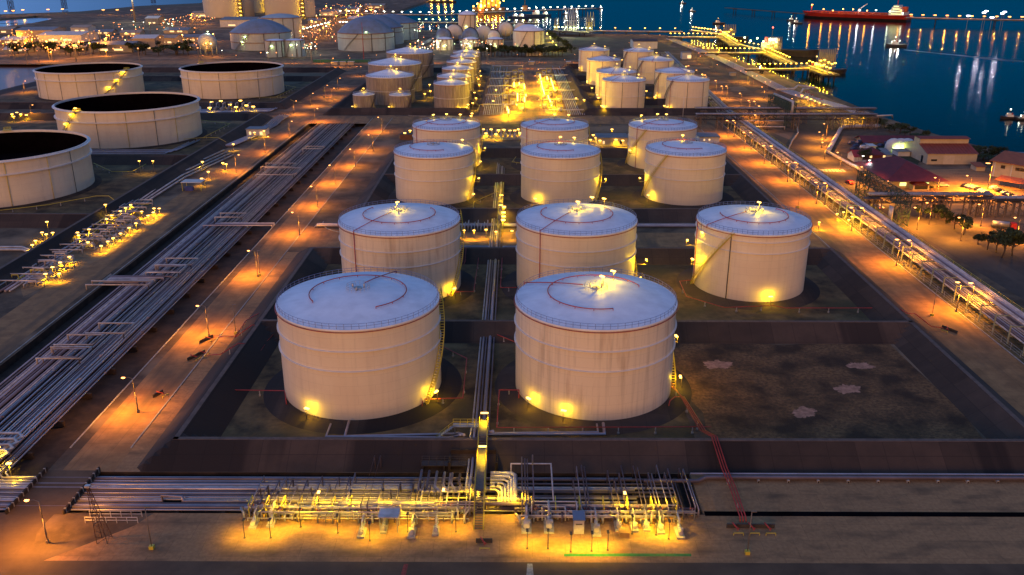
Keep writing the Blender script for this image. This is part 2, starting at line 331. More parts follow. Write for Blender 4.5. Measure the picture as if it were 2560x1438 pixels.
tb = bank(trench, 0.0, -2.2); tb.add([(x, y, -2.19) for x, y in trench], [(0, 1, 2, 3, 6, 7), (3, 4, 5, 6)])
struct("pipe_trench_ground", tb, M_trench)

# ------------------------------------------------------------------ water
def water_mat():
    m = bpy.data.materials.new("sea_water"); m.use_nodes = True; n, l = m.node_tree.nodes, m.node_tree.links; b = n["Principled BSDF"]
    b.inputs["Base Color"].default_value = (0.0, 0.036, 0.07, 1); b.inputs["Roughness"].default_value = 0.07; b.inputs["IOR"].default_value = 1.33; b.inputs["Specular IOR Level"].default_value = 0.13
    b.inputs["Specular Tint"].default_value = (0.35, 0.8, 1.0, 1)
    geo = n.new("ShaderNodeNewGeometry"); mp = n.new("ShaderNodeMapping"); mp.inputs["Scale"].default_value = (0.5, 1.0, 1.0); l.new(geo.outputs["Position"], mp.inputs[0])
    t = n.new("ShaderNodeTexNoise"); t.inputs["Scale"].default_value = 0.30; t.inputs["Detail"].default_value = 4; l.new(mp.outputs[0], t.inputs["Vector"])
    t2 = n.new("ShaderNodeTexNoise"); t2.inputs["Scale"].default_value = 0.012; t2.inputs["Detail"].default_value = 3; l.new(mp.outputs[0], t2.inputs["Vector"])
    bp = n.new("ShaderNodeBump"); bp.inputs["Strength"].default_value = 0.28; bp.inputs["Distance"].default_value = 0.5
    l.new(t.outputs[0], bp.inputs["Height"]); l.new(bp.outputs[0], b.inputs["Normal"])
    cr = n.new("ShaderNodeValToRGB"); cr.color_ramp.elements[0].color = (0.0, 0.009, 0.010, 1); cr.color_ramp.elements[1].color = (0.0, 0.014, 0.015, 1)
    cr.color_ramp.elements[0].position = 0.38; cr.color_ramp.elements[1].position = 0.65
    l.new(t2.outputs[0], cr.inputs[0]); l.new(cr.outputs[0], b.inputs["Base Color"]); return m
M_water = water_mat()
struct("sea_water", MB().add([(-9000, -500, -3), (9000, -500, -3), (9000, 14000, -3), (-9000, 14000, -3)], [(0, 1, 2, 3)]), M_water)

# ------------------------------------------------------------------ roads, yards and floors (sheets a few cm above one another)
def sheets(name, polys, z, m):
    mb = MB()
    for p in polys: mb.sheet(p, z)
    return struct(name, mb, m)
def rect(x0, x1, y0, y1): return [(x0, y0), (x1, y0), (x1, y1), (x0, y1)]
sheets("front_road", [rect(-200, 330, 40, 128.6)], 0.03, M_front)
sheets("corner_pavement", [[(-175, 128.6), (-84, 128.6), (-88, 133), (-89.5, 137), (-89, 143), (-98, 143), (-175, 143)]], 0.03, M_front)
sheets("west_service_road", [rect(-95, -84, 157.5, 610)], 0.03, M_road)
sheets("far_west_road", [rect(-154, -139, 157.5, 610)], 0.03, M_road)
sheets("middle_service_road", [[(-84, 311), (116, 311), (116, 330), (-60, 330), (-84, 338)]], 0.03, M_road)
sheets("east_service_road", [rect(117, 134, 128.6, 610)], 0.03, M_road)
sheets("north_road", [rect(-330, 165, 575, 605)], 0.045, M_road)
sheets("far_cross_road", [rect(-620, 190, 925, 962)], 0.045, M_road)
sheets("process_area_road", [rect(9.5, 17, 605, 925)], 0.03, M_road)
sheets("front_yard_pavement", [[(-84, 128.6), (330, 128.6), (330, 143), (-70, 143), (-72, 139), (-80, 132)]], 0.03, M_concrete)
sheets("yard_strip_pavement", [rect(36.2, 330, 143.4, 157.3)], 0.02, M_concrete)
drive = P_((2900, 960), (2560, 750), (2250, 560), (2100, 460), (2030, 420), (1968, 380), (1985, 352), (2000, 331), (1996, 320), (1985, 308), (1982, 292), (1900, 240), (1740, 152), (1800, 152), (1900, 205), (2010, 262), (2094, 305), (2092, 322), (2060, 352), (2045, 365), (2068, 380), (2137, 435), (2310, 530), (2560, 650), (2900, 820))
sheets("asphalt_road", [drive], 0.03, M_asphalt)
sheets("compound_pavement", [P_((2200, 440), (2300, 425), (2480, 420), (2750, 420), (2800, 560), (2560, 560), (2330, 520), (2260, 480))], 0.035, M_concrete)
sheets("process_yard_ground", [rect(-26, 52, 606, 924)], 0.02, M_concrete)
sheets("shore_strip_ground", [P_((1720, 120), (1780, 120), (2000, 215), (2200, 300), (2110, 300), (1950, 230))], 0.02, M_road)
sheets("west_verge_ground", [rect(-84, -78.5, 157.5, 305), rect(111, 117, 100, 610)], 0.02, M_concrete)
mb = MB()
for x in (-136.9, -97.6, -84.3, 116.6, 134.3): mb.box(x, 382 if x > -100 else 372, 0.08, 0.3, 430, 0.2)
struct("road_kerb", mb, M_kerb)
mb = MB(); mb.sheet(P_((1410, 1392), (1728, 1392), (1728, 1385), (1410, 1384)), 0.06); struct("green_line_marking", mb, M_green)
mb = MB(); mb.sheet(P_((1318, 1410), (1331, 1410), (1334, 1440), (1316, 1440)), 0.06); struct("road_edge_marking", mb, M_linewhite)
mb = MB()
for i in range(8): mb.sheet(P_((2046 + i * 9, 430), (2053 + i * 9, 430), (2051 + i * 8, 423), (2044 + i * 8, 423)), 0.06)
struct("zebra_crossing_marking", mb, M_linewhite)
# kerb teeth round the junction corners
mb = MB()
for k in range(26):
    a = R(185 + k * 3.3); mb.box(-62 + 17 * math.cos(a), 346 + 18 * math.sin(a), 0.1, 0.9, 0.35, 0.2, a + R(90))
for k in range(22):
    a = R(100 + k * 3.5); mb.box(-62 + 17 * math.cos(a), 293 + 18 * math.sin(a), 0.1, 0.9, 0.35, 0.2, a + R(90))
for k in range(24):
    a = R(0 + k * 3.6); mb.box(100 + 16 * math.cos(a), 293 + 18 * math.sin(a), 0.1, 0.9, 0.35, 0.2, a + R(90))
for k in range(40):
    a = R(180 + k * 2.2); mb.box(-61 + 21 * math.cos(a), 622 + 18 * math.sin(a) , 0.1, 0.9, 0.35, 0.2, a + R(90))
struct("kerb_teeth", mb, M_kerb)
# basin floors
sheets("basin_ground", [rect(-70, 40, 165, 231), rect(-70, 111, 231, 298), rect(-70, 111, 351, 476), rect(-128, -28, 612, 865), rect(52, 148, 612, 900), rect(-400, -172, 345, 592), rect(-400, -172, 640, 850)], 0.025, M_basin)
def wob(pts, amp, seed):
    r2 = random.Random(seed); out = []
    for i, (x, y) in enumerate(pts):
        nx, ny = pts[(i + 1) % len(pts)]
        for k in range(4): t = k / 4; out.append((x + (nx - x) * t + r2.uniform(-amp, amp) * (k > 0), y + (ny - y) * t + r2.uniform(-amp, amp) * (k > 0)))
    return out
sheets("empty_basin_ground", [wob([(46, 170), (104, 170), (104, 224), (43, 224), (40, 200)], 1.5, 3)], 0.04, M_basin_open)
def patch(px, py, rx, ry, seed):
    r2 = random.Random(seed); x, y = g(px, py); n = 56
    ph = [r2.uniform(0, 6.28) for _ in range(3)]
    return [(x + rx * math.cos(a) * k, y + ry * math.sin(a) * k) for a, k in ((2 * math.pi * i / n, .9 + .16 * math.sin(2 * 2 * math.pi * i / n + ph[0]) + .1 * math.sin(5 * 2 * math.pi * i / n + ph[1]) + r2.uniform(-.16, .16)) for i in range(n))]
sheets("pink_grit_ground", [patch(2118, 973, 3.4, 2.8, 1), patch(2010, 1031, 3.2, 2.6, 2), patch(2150, 915, 3.2, 2.4, 3), patch(1795, 912, 3.6, 3.2, 4)], 0.055, M_pink)
sheets("dry_field_ground", [P_((720, 213), (840, 188), (860, 183), (700, 183), (700, 213)), P_((1440, 92), (1600, 90), (1700, 125), (1500, 130), (1430, 110)), P_((1830, 300), (1880, 312), (1975, 350), (1960, 380), (1900, 350))], 0.05, M_field)
sheets("grass_plot_ground", [P_((2250, 340), (2330, 345), (2290, 420), (2200, 400), (2180, 370)), P_((2000, 120), (2001, 120), (2001, 121))], 0.05, mat("dark_grass", (0.03, 0.045, 0.018), 0.98, var=0.4, scale=0.4))

# ------------------------------------------------------------------ bund embankments: exact rectilinear height grids
def bunds(name, xs, ys, h=4.0, c=0.7, s=6.2):
    """xs: (x, y0, y1) bunds running north; ys: (y, x0, x1) bunds running east"""
    def axis(vals, ends):
        out = set()
        for v in vals:
            for k in (-1, 1):
                for q in range(5): out.add(round(v + k * (c + s * q / 4), 3))
            out.add(v)
        for e in ends: out.add(round(e, 3))
        return sorted(out)
    e = s + c
    X = axis([x for x, _, _ in xs] + [q for _, a, b in ys for q in (a, b)], []); Y = axis([y for y, _, _ in ys] + [q for _, a, b in xs for q in (a, b)], [])
    def prof(d): return h * max(0.0, min(1.0, (e - abs(d)) / s))
    def over(v, a, b): return 0.0 if a <= v <= b else (a - v if v < a else v - b)
    def H(x, y):
        z = 0
        for bx, a, b in xs: z = max(z, prof(math.copysign(max(abs(x - bx), over(y, a, b)), 1)))
        for by, a, b in ys: z = max(z, prof(max(abs(y - by), over(x, a, b))))
        return z
    hz = [[H(x, y) for x in X] for y in Y]; mb = MB(); idx = {}
    def vid(i, j):
        if (i, j) not in idx: idx[(i, j)] = len(mb.v); mb.v.append((X[i], Y[j], hz[j][i] - 0.02))
        return idx[(i, j)]
    for j in range(len(Y) - 1):
        for i in range(len(X) - 1):
            q = (hz[j][i], hz[j][i + 1], hz[j + 1][i + 1], hz[j + 1][i])
            if max(q) <= 0: continue
            a, b, c_, d = vid(i, j), vid(i + 1, j), vid(i + 1, j + 1), vid(i, j + 1)
            if abs(q[0] + q[2] - q[1] - q[3]) < 1e-6: mb.f.append((a, b, c_, d)); mb.sm.append(False)
            elif abs(q[0] - q[2]) < abs(q[1] - q[3]): mb.f += [(a, b, c_), (a, c_, d)] if (q[1] + q[3]) / 2 < (q[0] + q[2]) / 2 or True else []; mb.sm += [False, False]
            else: mb.f += [(a, b, d), (b, c_, d)]; mb.sm += [False, False]
    return struct(name, mb, M_bund)
bunds("bund_embankment_terrain", [(-73, 164.5, 298), (112, 164.5, 298), (-64, 351, 476), (108, 351, 476)], [(164.5, -73, 112), (230.3, -73, 112), (298, -73, 112), (351, -64, 108), (413, -64, 108), (476, -64, 108)])
bunds("north_embankment_terrain", [(-128, 615, 862), (50, 615, 895)], [(615, -128, -36), (652, -36, -34), (697, -36, -34), (742, -36, -34), (862, -128, -36), (615, 50, 150), (660, 50, 150), (730, 50, 150), (800, 50, 150), (895, 50, 150)])
bunds("west_embankment_terrain", [(-172, 262, 592), (-172, 640, 862)], [(262, -420, -172), (342, -420, -172), (457, -420, -172), (592, -420, -172), (640, -420, -172), (795, -420, -172), (862, -420, -172)])

mb = MB(); mb.sheet(P_((1010, 1411), (1021, 1411), (1014, 1440), (1001, 1440)), 0.06); struct("red_edge_marking", mb, mat("red_line_paint", (0.35, 0.06, 0.04), 0.8, var=0.4, scale=2))
M_canal = mat("canal_water", (0.20, 0.085, 0.045), 0.3, spec=0.06, c2=(0.16, 0.07, 0.038), scale=0.03)  # reflected sky and town glow put into the canal's base colour
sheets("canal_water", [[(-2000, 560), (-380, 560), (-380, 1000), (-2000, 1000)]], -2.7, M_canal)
sheets("bay_water", [[(-2600, 1600), (-480, 1600), (-420, 2100), (-1500, 4500), (-3500, 4500)]], -2.7, mat("pale_bay_water", (0.05, 0.06, 0.12), 0.2, c2=(0.04, 0.05, 0.10), scale=0.01))  # paler than the sea: brighter sky reflection put into the bay's colour

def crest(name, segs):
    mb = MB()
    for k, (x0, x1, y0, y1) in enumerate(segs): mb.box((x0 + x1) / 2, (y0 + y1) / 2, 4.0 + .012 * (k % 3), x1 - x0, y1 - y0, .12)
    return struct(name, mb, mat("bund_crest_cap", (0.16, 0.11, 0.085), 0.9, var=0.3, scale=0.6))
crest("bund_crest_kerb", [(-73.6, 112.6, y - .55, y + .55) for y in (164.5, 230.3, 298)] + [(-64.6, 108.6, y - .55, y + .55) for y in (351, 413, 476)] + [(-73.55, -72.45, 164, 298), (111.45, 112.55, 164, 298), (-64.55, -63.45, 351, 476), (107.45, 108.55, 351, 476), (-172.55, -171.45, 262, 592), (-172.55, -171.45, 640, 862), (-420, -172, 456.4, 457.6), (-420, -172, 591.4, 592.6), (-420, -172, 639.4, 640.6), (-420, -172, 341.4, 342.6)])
# ------------------------------------------------------------------ storage tanks
def floodlight(parent, x, y, z, h, power, aim=0.0, color=YELLOW, m=None, r=0.2, size=1.0, name="floodlight"):
    """short mast with a tilted floodlight head; its light hangs just under the head"""
    mb = MB(); mb.cyl((x, y, z), (x, y, z + h), 0.07, 6)
    mast = mb.build("lamp_mast", M_pole, parent)
    hb = MB(); hb.box(x + 0.35 * math.cos(aim), y + 0.35 * math.sin(aim), z + h + 0.05, 1.25 * size, 0.55 * size, 0.28 * size, aim + R(90))
    hd = hb.build("lamp_head", m or M_bulby, mast)
    lamp_light(hd, (x + 0.35 * math.cos(aim), y + 0.35 * math.sin(aim), z + h - 0.35), power * 0.21, color, r)
    return mast
def helix_stair(R_, h, a0, a1, w=1.0, n=44):
    """spiral stair up a tank wall: treads, stringer and rail as one mesh"""
    mb = MB(); out = []
    for i in range(n):
        t = (i + .5) / n; a = a0 + (a1 - a0) * t; r = R_ + 0.15 + w / 2
        mb.box(r * math.cos(a), r * math.sin(a), h * t, w, 0.75 * R_ * abs(a1 - a0) / n, 0.08, a)
    for rr, dz, tr in ((R_ + w + 0.2, 0.0, 0.12), (R_ + w + 0.2, 1.1, 0.06), (R_ + w + 0.2, 0.6, 0.04), (R_ + 0.12, 0.0, 0.10)):
        mb.tube([(rr * math.cos(a0 + (a1 - a0) * i / 20), rr * math.sin(a0 + (a1 - a0) * i / 20), h * i / 20 + dz) for i in range(21)], tr, 4)
    for i in range(0, n, 3):
        t = i / n; a = a0 + (a1 - a0) * t; rr = R_ + w + 0.2; mb.box(rr * math.cos(a), rr * math.sin(a), h * t + .55, 0.07, 0.07, 1.1)
    return mb
def dome_prof(R_, h, rise, n=8, pw=2.0):
    return [(R_ * (1 - i / n), h + rise * (1 - (1 - i / n) ** pw)) for i in range(n)] + [(0.02, h + rise)]
def roof_tank(label, X, Y, R_, h, rise=2.6, shell=M_shell, roof=M_roof, stair=(R(-10), R(55)), rings=(0.77, 0.56), red=True, base_lamps=(), top_lamps=(), stair_lamp=True, spiral=None, radial=None, drop=None, pw=1.5, plinth=True, group=None, ribs=0, name="storage_tank", cat="storage tank", rail=M_rail, stair_mat=M_yrail, gz=0.0):
    t = thing(name, label, cat, (X, Y, gz), 0, group); N = 96
    if plinth:
        MB().lathe(0, 0, [(R_ + 5.2, 0.03), (R_ + 1.6, 0.75), (R_ + 0.05, 0.8)], N).build("plinth", M_bund if R_ > 16 else M_trench, t)
    pr = [(R_, 0.3)] + [(R_, h)]
    if ribs:
        mb = MB(); vs = []
        for z in (0.3, h):
            for j in range(ribs * 2): a = math.pi * j / ribs; rr = R_ + (0.16 if j % 2 else 0); vs.append((rr * math.cos(a), rr * math.sin(a), z))
        n2 = ribs * 2; mb.add(vs, [(j, (j + 1) % n2, n2 + (j + 1) % n2, n2 + j) for j in range(n2)]); sh = mb.build("shell", shell, t)
    else: sh = MB().lathe(0, 0, pr, N).build("shell", shell, t)
    rf = MB(); rf.lathe(0, 0, [(R_ - 0.02, h - 0.4), (R_ + 0.18, h - 0.35), (R_ + 0.18, h + 0.02), (R_ - 0.35, h + 0.04)], N, False); rf.lathe(0, 0, dome_prof(R_ - 0.35, h + 0.04, rise, 10, pw), N); rf.build("roof", roof, t)
    for k in rings: MB().lathe(0, 0, [(R_, h * k - .12), (R_ + 0.38, h * k - .1), (R_ + 0.38, h * k + .1), (R_, h * k + .14)], N, False).build("stiffening_ring", M_ring, t)
    if rail:
        mb = MB(); pts = [((R_ - .15) * math.cos(2 * math.pi * i / 72), (R_ - .15) * math.sin(2 * math.pi * i / 72), h + .05) for i in range(72)]
        mb.rail(pts, 1.25, 1.4 if Y < 340 else 3.0, 0.05 if Y < 340 else 0.07, True); mb.build("handrail", rail, t)
    zt = h + 0.04 + rise
    cp = MB(); cp.cyl((0, 0, zt - .15), (0, 0, zt + .25), 1.0, 16); cp.lathe(0, 0, [(1.9, zt - .1), (2.9, zt - .18)], 24)
    for i in range(3): a = i * 2.1 + .5; cp.cyl((1.6 * math.cos(a), 1.6 * math.sin(a), zt - .3), (1.6 * math.cos(a), 1.6 * math.sin(a), zt + 1.0), 0.22, 8)
    cp.rail([(2.8 * math.cos(i * .3927), 2.8 * math.sin(i * .3927), zt - .2) for i in range(16)], 1.1, 1.2, 0.04, True); cp.build("roof_platform", M_steel, t)
    def rz(r): return h + 0.04 + rise * (1 - (r / R_) ** pw)
    if red:
        MB().arc(0, 0, R_ + .36, h - .62, .10, 0, 2 * math.pi, 72).build("foam_ring_pipe", M_red, t)
    if spiral:
        mb = MB(); a0, a1 = spiral; rr = R_ * .60; z = rz(rr) + .42
        mb.arc(0, 0, rr, z, .13, a0, a1, 48)
        for i in range(13): a = a0 + (a1 - a0) * i / 12; mb.box(rr * math.cos(a), rr * math.sin(a), z - .25, .14, .14, .5)
        mb.build("cooling_ring_pipe", M_red, t)
    if radial is not None:
        mb = MB(); c, s = math.cos(radial), math.sin(radial)
        mb.tube([(R_ * c * k, R_ * s * k, rz(R_ * k) + .45) for k in (1.0, .8, .6, .4, .18)] , .13, 6)
        mb.tube([((R_ + .45) * c, (R_ + .45) * s, h - .7), ((R_ + .45) * c, (R_ + .45) * s, h + .45), (R_ * c, R_ * s, h + .49)], .13, 6)
        mb.build("radial_foam_pipe", M_red, t)
    if drop is not None:
        for a, m_ in drop:
            MB().cyl(((R_ + .4) * math.cos(a), (R_ + .4) * math.sin(a), .5), ((R_ + .4) * math.cos(a), (R_ + .4) * math.sin(a), h - .7), .15, 6).build("drop_pipe", m_, t)
    if stair:
        st = helix_stair(R_, h, *stair).build("spiral_stair", stair_mat, t)
    for a, rr, pwr, *zz in base_lamps:
        z0 = zz[0] if zz else 0.6
        if zz: MB().box((R_ + rr * .5 + .5) * math.cos(a), (R_ + rr * .5 + .5) * math.sin(a), z0, rr + 1.2, .3, .15, a).build("lamp_bracket", M_pole, t)
        floodlight(t, (R_ + rr + 1.0) * math.cos(a), (R_ + rr + 1.0) * math.sin(a), z0, 2.8 if not zz else 1.6, pwr * 1.0, a + math.pi)
    for x, y, hh, pwr in top_lamps:
        r_ = math.hypot(x, y); floodlight(t, x, y, rz(min(r_, R_ - .3)) if r_ < R_ else h, hh, pwr, math.atan2(-y, -x) if r_ > .1 else 0)
    return t
D2 = R
TP = 9000   # lamp power, W
roof_tank("large white tank at the front whose roof centre has no lamp lit", -38.2, 197.7, 19.35, 23.4, stair=(R(-35), R(20)), spiral=(R(-60), R(215)), radial=R(70), base_lamps=[(R(-118), 1.2, 3500), (R(-28), 1.6, 5000)])
roof_tank("large white tank with rust streaks and a lamp-lit roof centre, next to the empty basin", 19.2, 197.8, 19.35, 23.5, shell=M_shell_worn, stair=(R(-8), R(50)), spiral=(R(-75), R(-340)), radial=R(150), base_lamps=[(R(-140), 1.2, 3500), (R(-113), 1.2, 3500), (R(-5), 1.6, 5000), (R(12), 1.5, 11000, 10)], top_lamps=[(1.8, 1.5, 2.6, 9000), (5.0, 7.5, 2.6, 5000)])
roof_tank("white tank with a rust-stained upper band, behind the tank with the unlit roof", -37.3, 269.4, 19.1, 23.0, shell=M_shell_worn, stair=(R(-35), R(20)), spiral=(R(-215), R(35)), radial=R(232), drop=[(R(232), M_red)], base_lamps=[(R(-33), 1.5, 5000)], top_lamps=[(-.8, .5, 2.6, 6500)])
roof_tank("white tank with a red pipe down its wall, just behind the rust-streaked front tank", 19.2, 270.0, 19.1, 23.0, stair=(R(-8), R(50)), spiral=(R(-215), R(35)), radial=R(232), drop=[(R(232), M_red)], base_lamps=[(R(-5), 1.6, 5000), (R(-12), 3.0, 20000, 9)], top_lamps=[(.5, 1.0, 2.6, 7500), (6, 13, 2.6, 5000), (10, 12, 2.6, 4000)])
roof_tank("white tank with a diagonal stair at its upper corner, alone beside the lit service road", 76.0, 271.2, 17.7, 22.4, shell=M_shell, stair=(R(-178), R(-122)), rings=(0.89, 0.73), spiral=(R(-190), R(35)), radial=R(205), drop=[(R(235), M_dsteel), (R(184), M_red)], base_lamps=[(R(-84), 1.6, 6500), (R(-165), 2.0, 12000, 9), (R(174), 2.0, 9000, 13)], top_lamps=[(1.8, 1.0, 2.8, 12000), (-17.6, -5.0, -3.0, 4000)])
r3 = [("white tank in the third row, nearest the pipe corridor road", -36.8, []), ("middle white tank of the third row, between two yellow-lit gaps", 19.5, [(0.3, 9, 2.4, 5000), (7, 14, 2.4, 5000)]), ("white tank of the third row next to the lit pipe rack road", 75.0, [(0, 10, 2.4, 4000)])]
for i, (lb, x, tl) in enumerate(r3):
    roof_tank(lb, x, 385.3, 17.45, 21.5 if i < 2 else 22.3, stair=(R(-35), R(20)) if i < 2 else (R(-180), R(-125)), rings=(0.74, 0.52), spiral=(R(-300), R(-60)), base_lamps=[((R(-25), R(-125), R(-150))[i], 1.6, 5000), ((R(-12), R(-15), R(-170))[i], 2.4, 9000, 8)], top_lamps=[(12.5, 10, 2.2, 4500)] if i == 0 else tl)
r4 = [("rearmost white tank of the rows by the pipe corridor, its rim lined with lamps", -36.2), ("middle white tank of the rearmost row, roof edge lamps behind it", 19.6), ("rearmost white tank beside the small flat-roofed buildings", 75.3)]
for i, (lb, x) in enumerate(r4):
    roof_tank(lb, x, 452.3, 17.3, 21.0, stair=(R(-35), R(20)) if i < 2 else (R(-180), R(-125)), rings=(0.74, 0.52), spiral=(R(-215), R(35)), radial=R(215), drop=[(R(215), M_red)], base_lamps=[((R(-25), R(-125), R(-110))[i], 1.6, 5000), ((R(-12), R(-15), R(-150))[i], 2.4, 8000, 8)],
              top_lamps=[[(-8, 13.5, 2.4, 5000), (-1, 15.5, 2.4, 5000), (6.5, 14.5, 2.4, 4000), (12.5, 10.5, 2.4, 4000)], [(.5, 15.5, 2.4, 5000), (8, 13.5, 2.4, 5000)], [(-10, 11, 2.4, 4000), (-1, 13, 2.4, 4500), (4, 14, 2.4, 4500)]][i])
# steel-clad cone roofed tanks beyond the north road
def cone(label, X, Y, R_, h, **k):
    k.setdefault("rings", (0.5,)); k.setdefault("stair", (R(-60), R(0))); k.setdefault("stair_mat", M_dsteel)
    return roof_tank(label, X, Y, R_, h, rise=k.pop("rise", R_ * .22), pw=1.0, rail=M_rail, plinth=False, **k)
for lb, x, y, r_, h in [("tan ribbed cone-roof tank behind the two small tanks", -94.7, 667.9, 17.8, 20.2), ("wide tan ribbed cone-roof tank, middle of the three behind the small tanks", -99.7, 734.2, 21.5, 22.0), ("tan ribbed cone-roof tank farthest behind the two small tanks", -98.2, 828, 21.1, 22.0)]:
    cone(lb, x, y, r_, h, shell=M_shell_rib, ribs=60, red=False, top_lamps=[(1, 1, 2.4, 6000), (6, -4, 2.0, 4000)], rise=4.6, group="tan ribbed tanks")
for lb, x, y in [("small tan tank with a lit cone roof, nearer the road junction", -108.8, 631.3), ("small tan tank with a lit cone roof, nearer the slender ribbed tanks", -82.7, 630)]:
    cone(lb, x, y, 7.6, 11.3, shell=M_shell_rib, ribs=36, red=False, top_lamps=[(0, 1, 2.4, 6000)], base_lamps=[(R(-140), 1.5, 3000)], rings=(), rise=1.6, group="small tan tanks")
for i, (y, h) in enumerate([(631, 19.2), (660, 20.5), (706, 21), (753.5, 21), (799.5, 21), (832.9, 21)]):
    cone("%s slender ribbed tank counted back from the lit manifold road" % nth(i), -46.3, y, 12.35, h, shell=M_shell_rib, ribs=44, rise=3.0, stair=(R(-35), R(25)), top_lamps=[(0, -3, 2.2, 5500), (11, 2, 2.0, 5000)], base_lamps=[(R(-40), 1.6, 4000)] + ([(R(-95), 1.5, 5000), (R(-62), 1.2, 3500)] if i == 0 else []), group="slender ribbed tanks in a column")
rr = [(76.4, 636.2, 15.2, 21.1, "white cone-roof tank with a bent red pipe on its wall, nearest of its column"), (77, 691.9, 15.3, 20.2, "white cone-roof tank just behind the one with the bent red pipe"), (75.0, 775.5, 14.5, 20.6, "third white cone-roof tank in the column nearer the lit process area"), (74.7, 873.1, 14.7, 19.8, "farthest white cone-roof tank in the column nearer the lit process area"),
      (115.4, 856, 14.1, 20.5, "farthest white cone-roof tank in the column beside the pipe rack"), (121.4, 785.4, 15.3, 19.6, "third white cone-roof tank in the column beside the pipe rack"), (121.5, 690, 14.9, 20.6, "second white cone-roof tank in the column beside the pipe rack"), (121.1, 632.5, 14.9, 21.7, "white cone-roof tank nearest the blue pipe bridge")]
for i, (x, y, r_, h, lb) in enumerate(rr):
    cone(lb, x, y, r_, h, rings=(0.5,), rise=3.4, stair=(R(-20), R(45)) if i < 4 else (R(160), R(220)), radial=R((230, 250, 300, 215)[i % 4]), drop=[(R(-100), M_dsteel), (R(-55), M_dsteel), (R(-150), M_red)], top_lamps=[(0, -1, 2.4, 5000), (11, 4, 2.0, 4000)] if i not in (2, 6) else [(10, 6, 2, 4500)], base_lamps=[(R(-150), 1.5, 3000)], group="white cone-roof tanks beyond the north road")
cone("narrow white tank half hidden among the cone-roof tanks", 72, 712, 9.0, 18.5, rings=(), rise=2.0, radial=None, group="white cone-roof tanks beyond the north road")
# open floating-roof tanks
def open_tank(label, X, Y, R_, h, stair, lamps, drops):
    t = thing("floating_roof_tank", label, "storage tank", (X, Y, 0), 0, "open-topped floating roof tanks"); N = 120
    MB().lathe(0, 0, [(R_ + 3, 0.03), (R_ + 1.0, 0.5), (R_ + .05, 0.55)], N).build("plinth", M_trench, t)
    MB().lathe(0, 0, [(R_, 0.3), (R_, h)], N).build("shell", M_shell, t)
    MB().lathe(0, 0, [(R_ - .02, h - .9), (R_ + 1.1, h - .75), (R_ + 1.1, h - .45), (R_ + .05, h - .35), (R_ + .05, h + .1), (R_ - .3, h + .1), (R_ - .3, h - 1.0)], N, False).build("top_girder", M_ring, t)
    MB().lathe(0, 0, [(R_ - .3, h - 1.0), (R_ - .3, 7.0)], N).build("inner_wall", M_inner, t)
    MB().lathe(0, 0, [(R_, h * .68), (R_ + .95, h * .69), (R_ + .95, h * .715), (R_, h * .72)], N, False).build("wind_girder", M_ring, t)
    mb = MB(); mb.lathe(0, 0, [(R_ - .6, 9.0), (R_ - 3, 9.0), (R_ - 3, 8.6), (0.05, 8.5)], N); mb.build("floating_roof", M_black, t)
    helix_stair(R_, h, *stair, w=1.2, n=60).build("spiral_stair", M_dsteel, t)
    a = stair[1]; mb = MB(); px, py = (R_ + .5) * math.cos(a), (R_ + .5) * math.sin(a)
    mb.box(px, py, h + .3, 4, 4, .15, a); mb.rail([(px + 2 * math.cos(a + q), py + 2 * math.sin(a + q), h + .35) for q in (0.8, 2.4, 3.9, 5.5)], 1.2, 1.3, .07, True); mb.build("gauge_platform", M_yrail, t)
    for a, m_ in drops: MB().cyl(((R_ + .3) * math.cos(a), (R_ + .3) * math.sin(a), .5), ((R_ + .3) * math.cos(a), (R_ + .3) * math.sin(a), h - .8), .11, 6).build("drop_pipe", m_, t)
    for k, pwr in lamps:
        a = stair[0] + (stair[1] - stair[0]) * k; floodlight(t, (R_ + 1.6) * math.cos(a), (R_ + 1.6) * math.sin(a), h * k, 1.8, pwr, a + math.pi, size=1.3)
    return t
dr = lambda *a: [(R(x), M_yrail if i % 2 else M_dsteel) for i, x in enumerate(a)]
open_tank("wide open-topped tank with a stair platform on the near rim, behind the partly cut one", -233.1, 530, 40.0, 21.2, (R(-142), R(-108)), [(.55, 5000), (.82, 5000), (1.0, 4000)], dr(-93, -70, -48, -30))
open_tank("wide open-topped tank with three lamps up its stair, next to the canal", -340, 711.4, 38.8, 20.7, (R(-60), R(-22)), [(.35, 7000), (.6, 7000), (.85, 7000)], dr(-135, -118, -98, -80, -60, -40))
open_tank("wide open-topped tank in front of the bund-side dry field", -228.1, 718.3, 39.2, 20.9, (R(178), R(145)), [(.3, 5000), (.6, 5000), (.9, 4000)], dr(-130, -110, -88, -70, -45, -25))
open_tank("wide open-topped tank partly cut off by the picture edge, nearest the pump manifold", -241.0, 399.0, 40.0, 20.5, (R(150), R(110)), [], dr(-80, -55, -12, -30))
# ------------------------------------------------------------------ street lamps
def make_street_lamp(name, h=9.0, arm=1.8, col_=ORANGE, bulb=None, power=5200, size=1.0):
    t = thing(name, "x", "street lamp")
    mb = MB(); mb.tube([(0, 0, 0), (0, 0, h * .6)], 0.13, 6); mb.tube([(0, 0, h * .6), (0, 0, h)], 0.09, 6); mb.box(0, 0, .3, .5, .5, .6); mb.build("pole", M_pole, t)
    mb = MB(); mb.tube([(0, 0, h - .1), (arm * .5, 0, h + .25), (arm, 0, h + .2)], 0.06, 5); ar = mb.build("arm", M_pole, t)
    hb = MB(); hb.box(arm + .35, 0, h + .15, .8 * size, .4 * size, .16); hb.lathe(arm + .35, 0, [(.02, h - .12), (.2 * size, h - .02), (.3 * size, h + .05)], 8); hd = hb.build("lamp_head", bulb or M_bulb, t)
    if power: lamp_light(hd, (arm + .35, 0, h - .45), power * 1.0, col_, .5, 172)
    return t
SL = {}
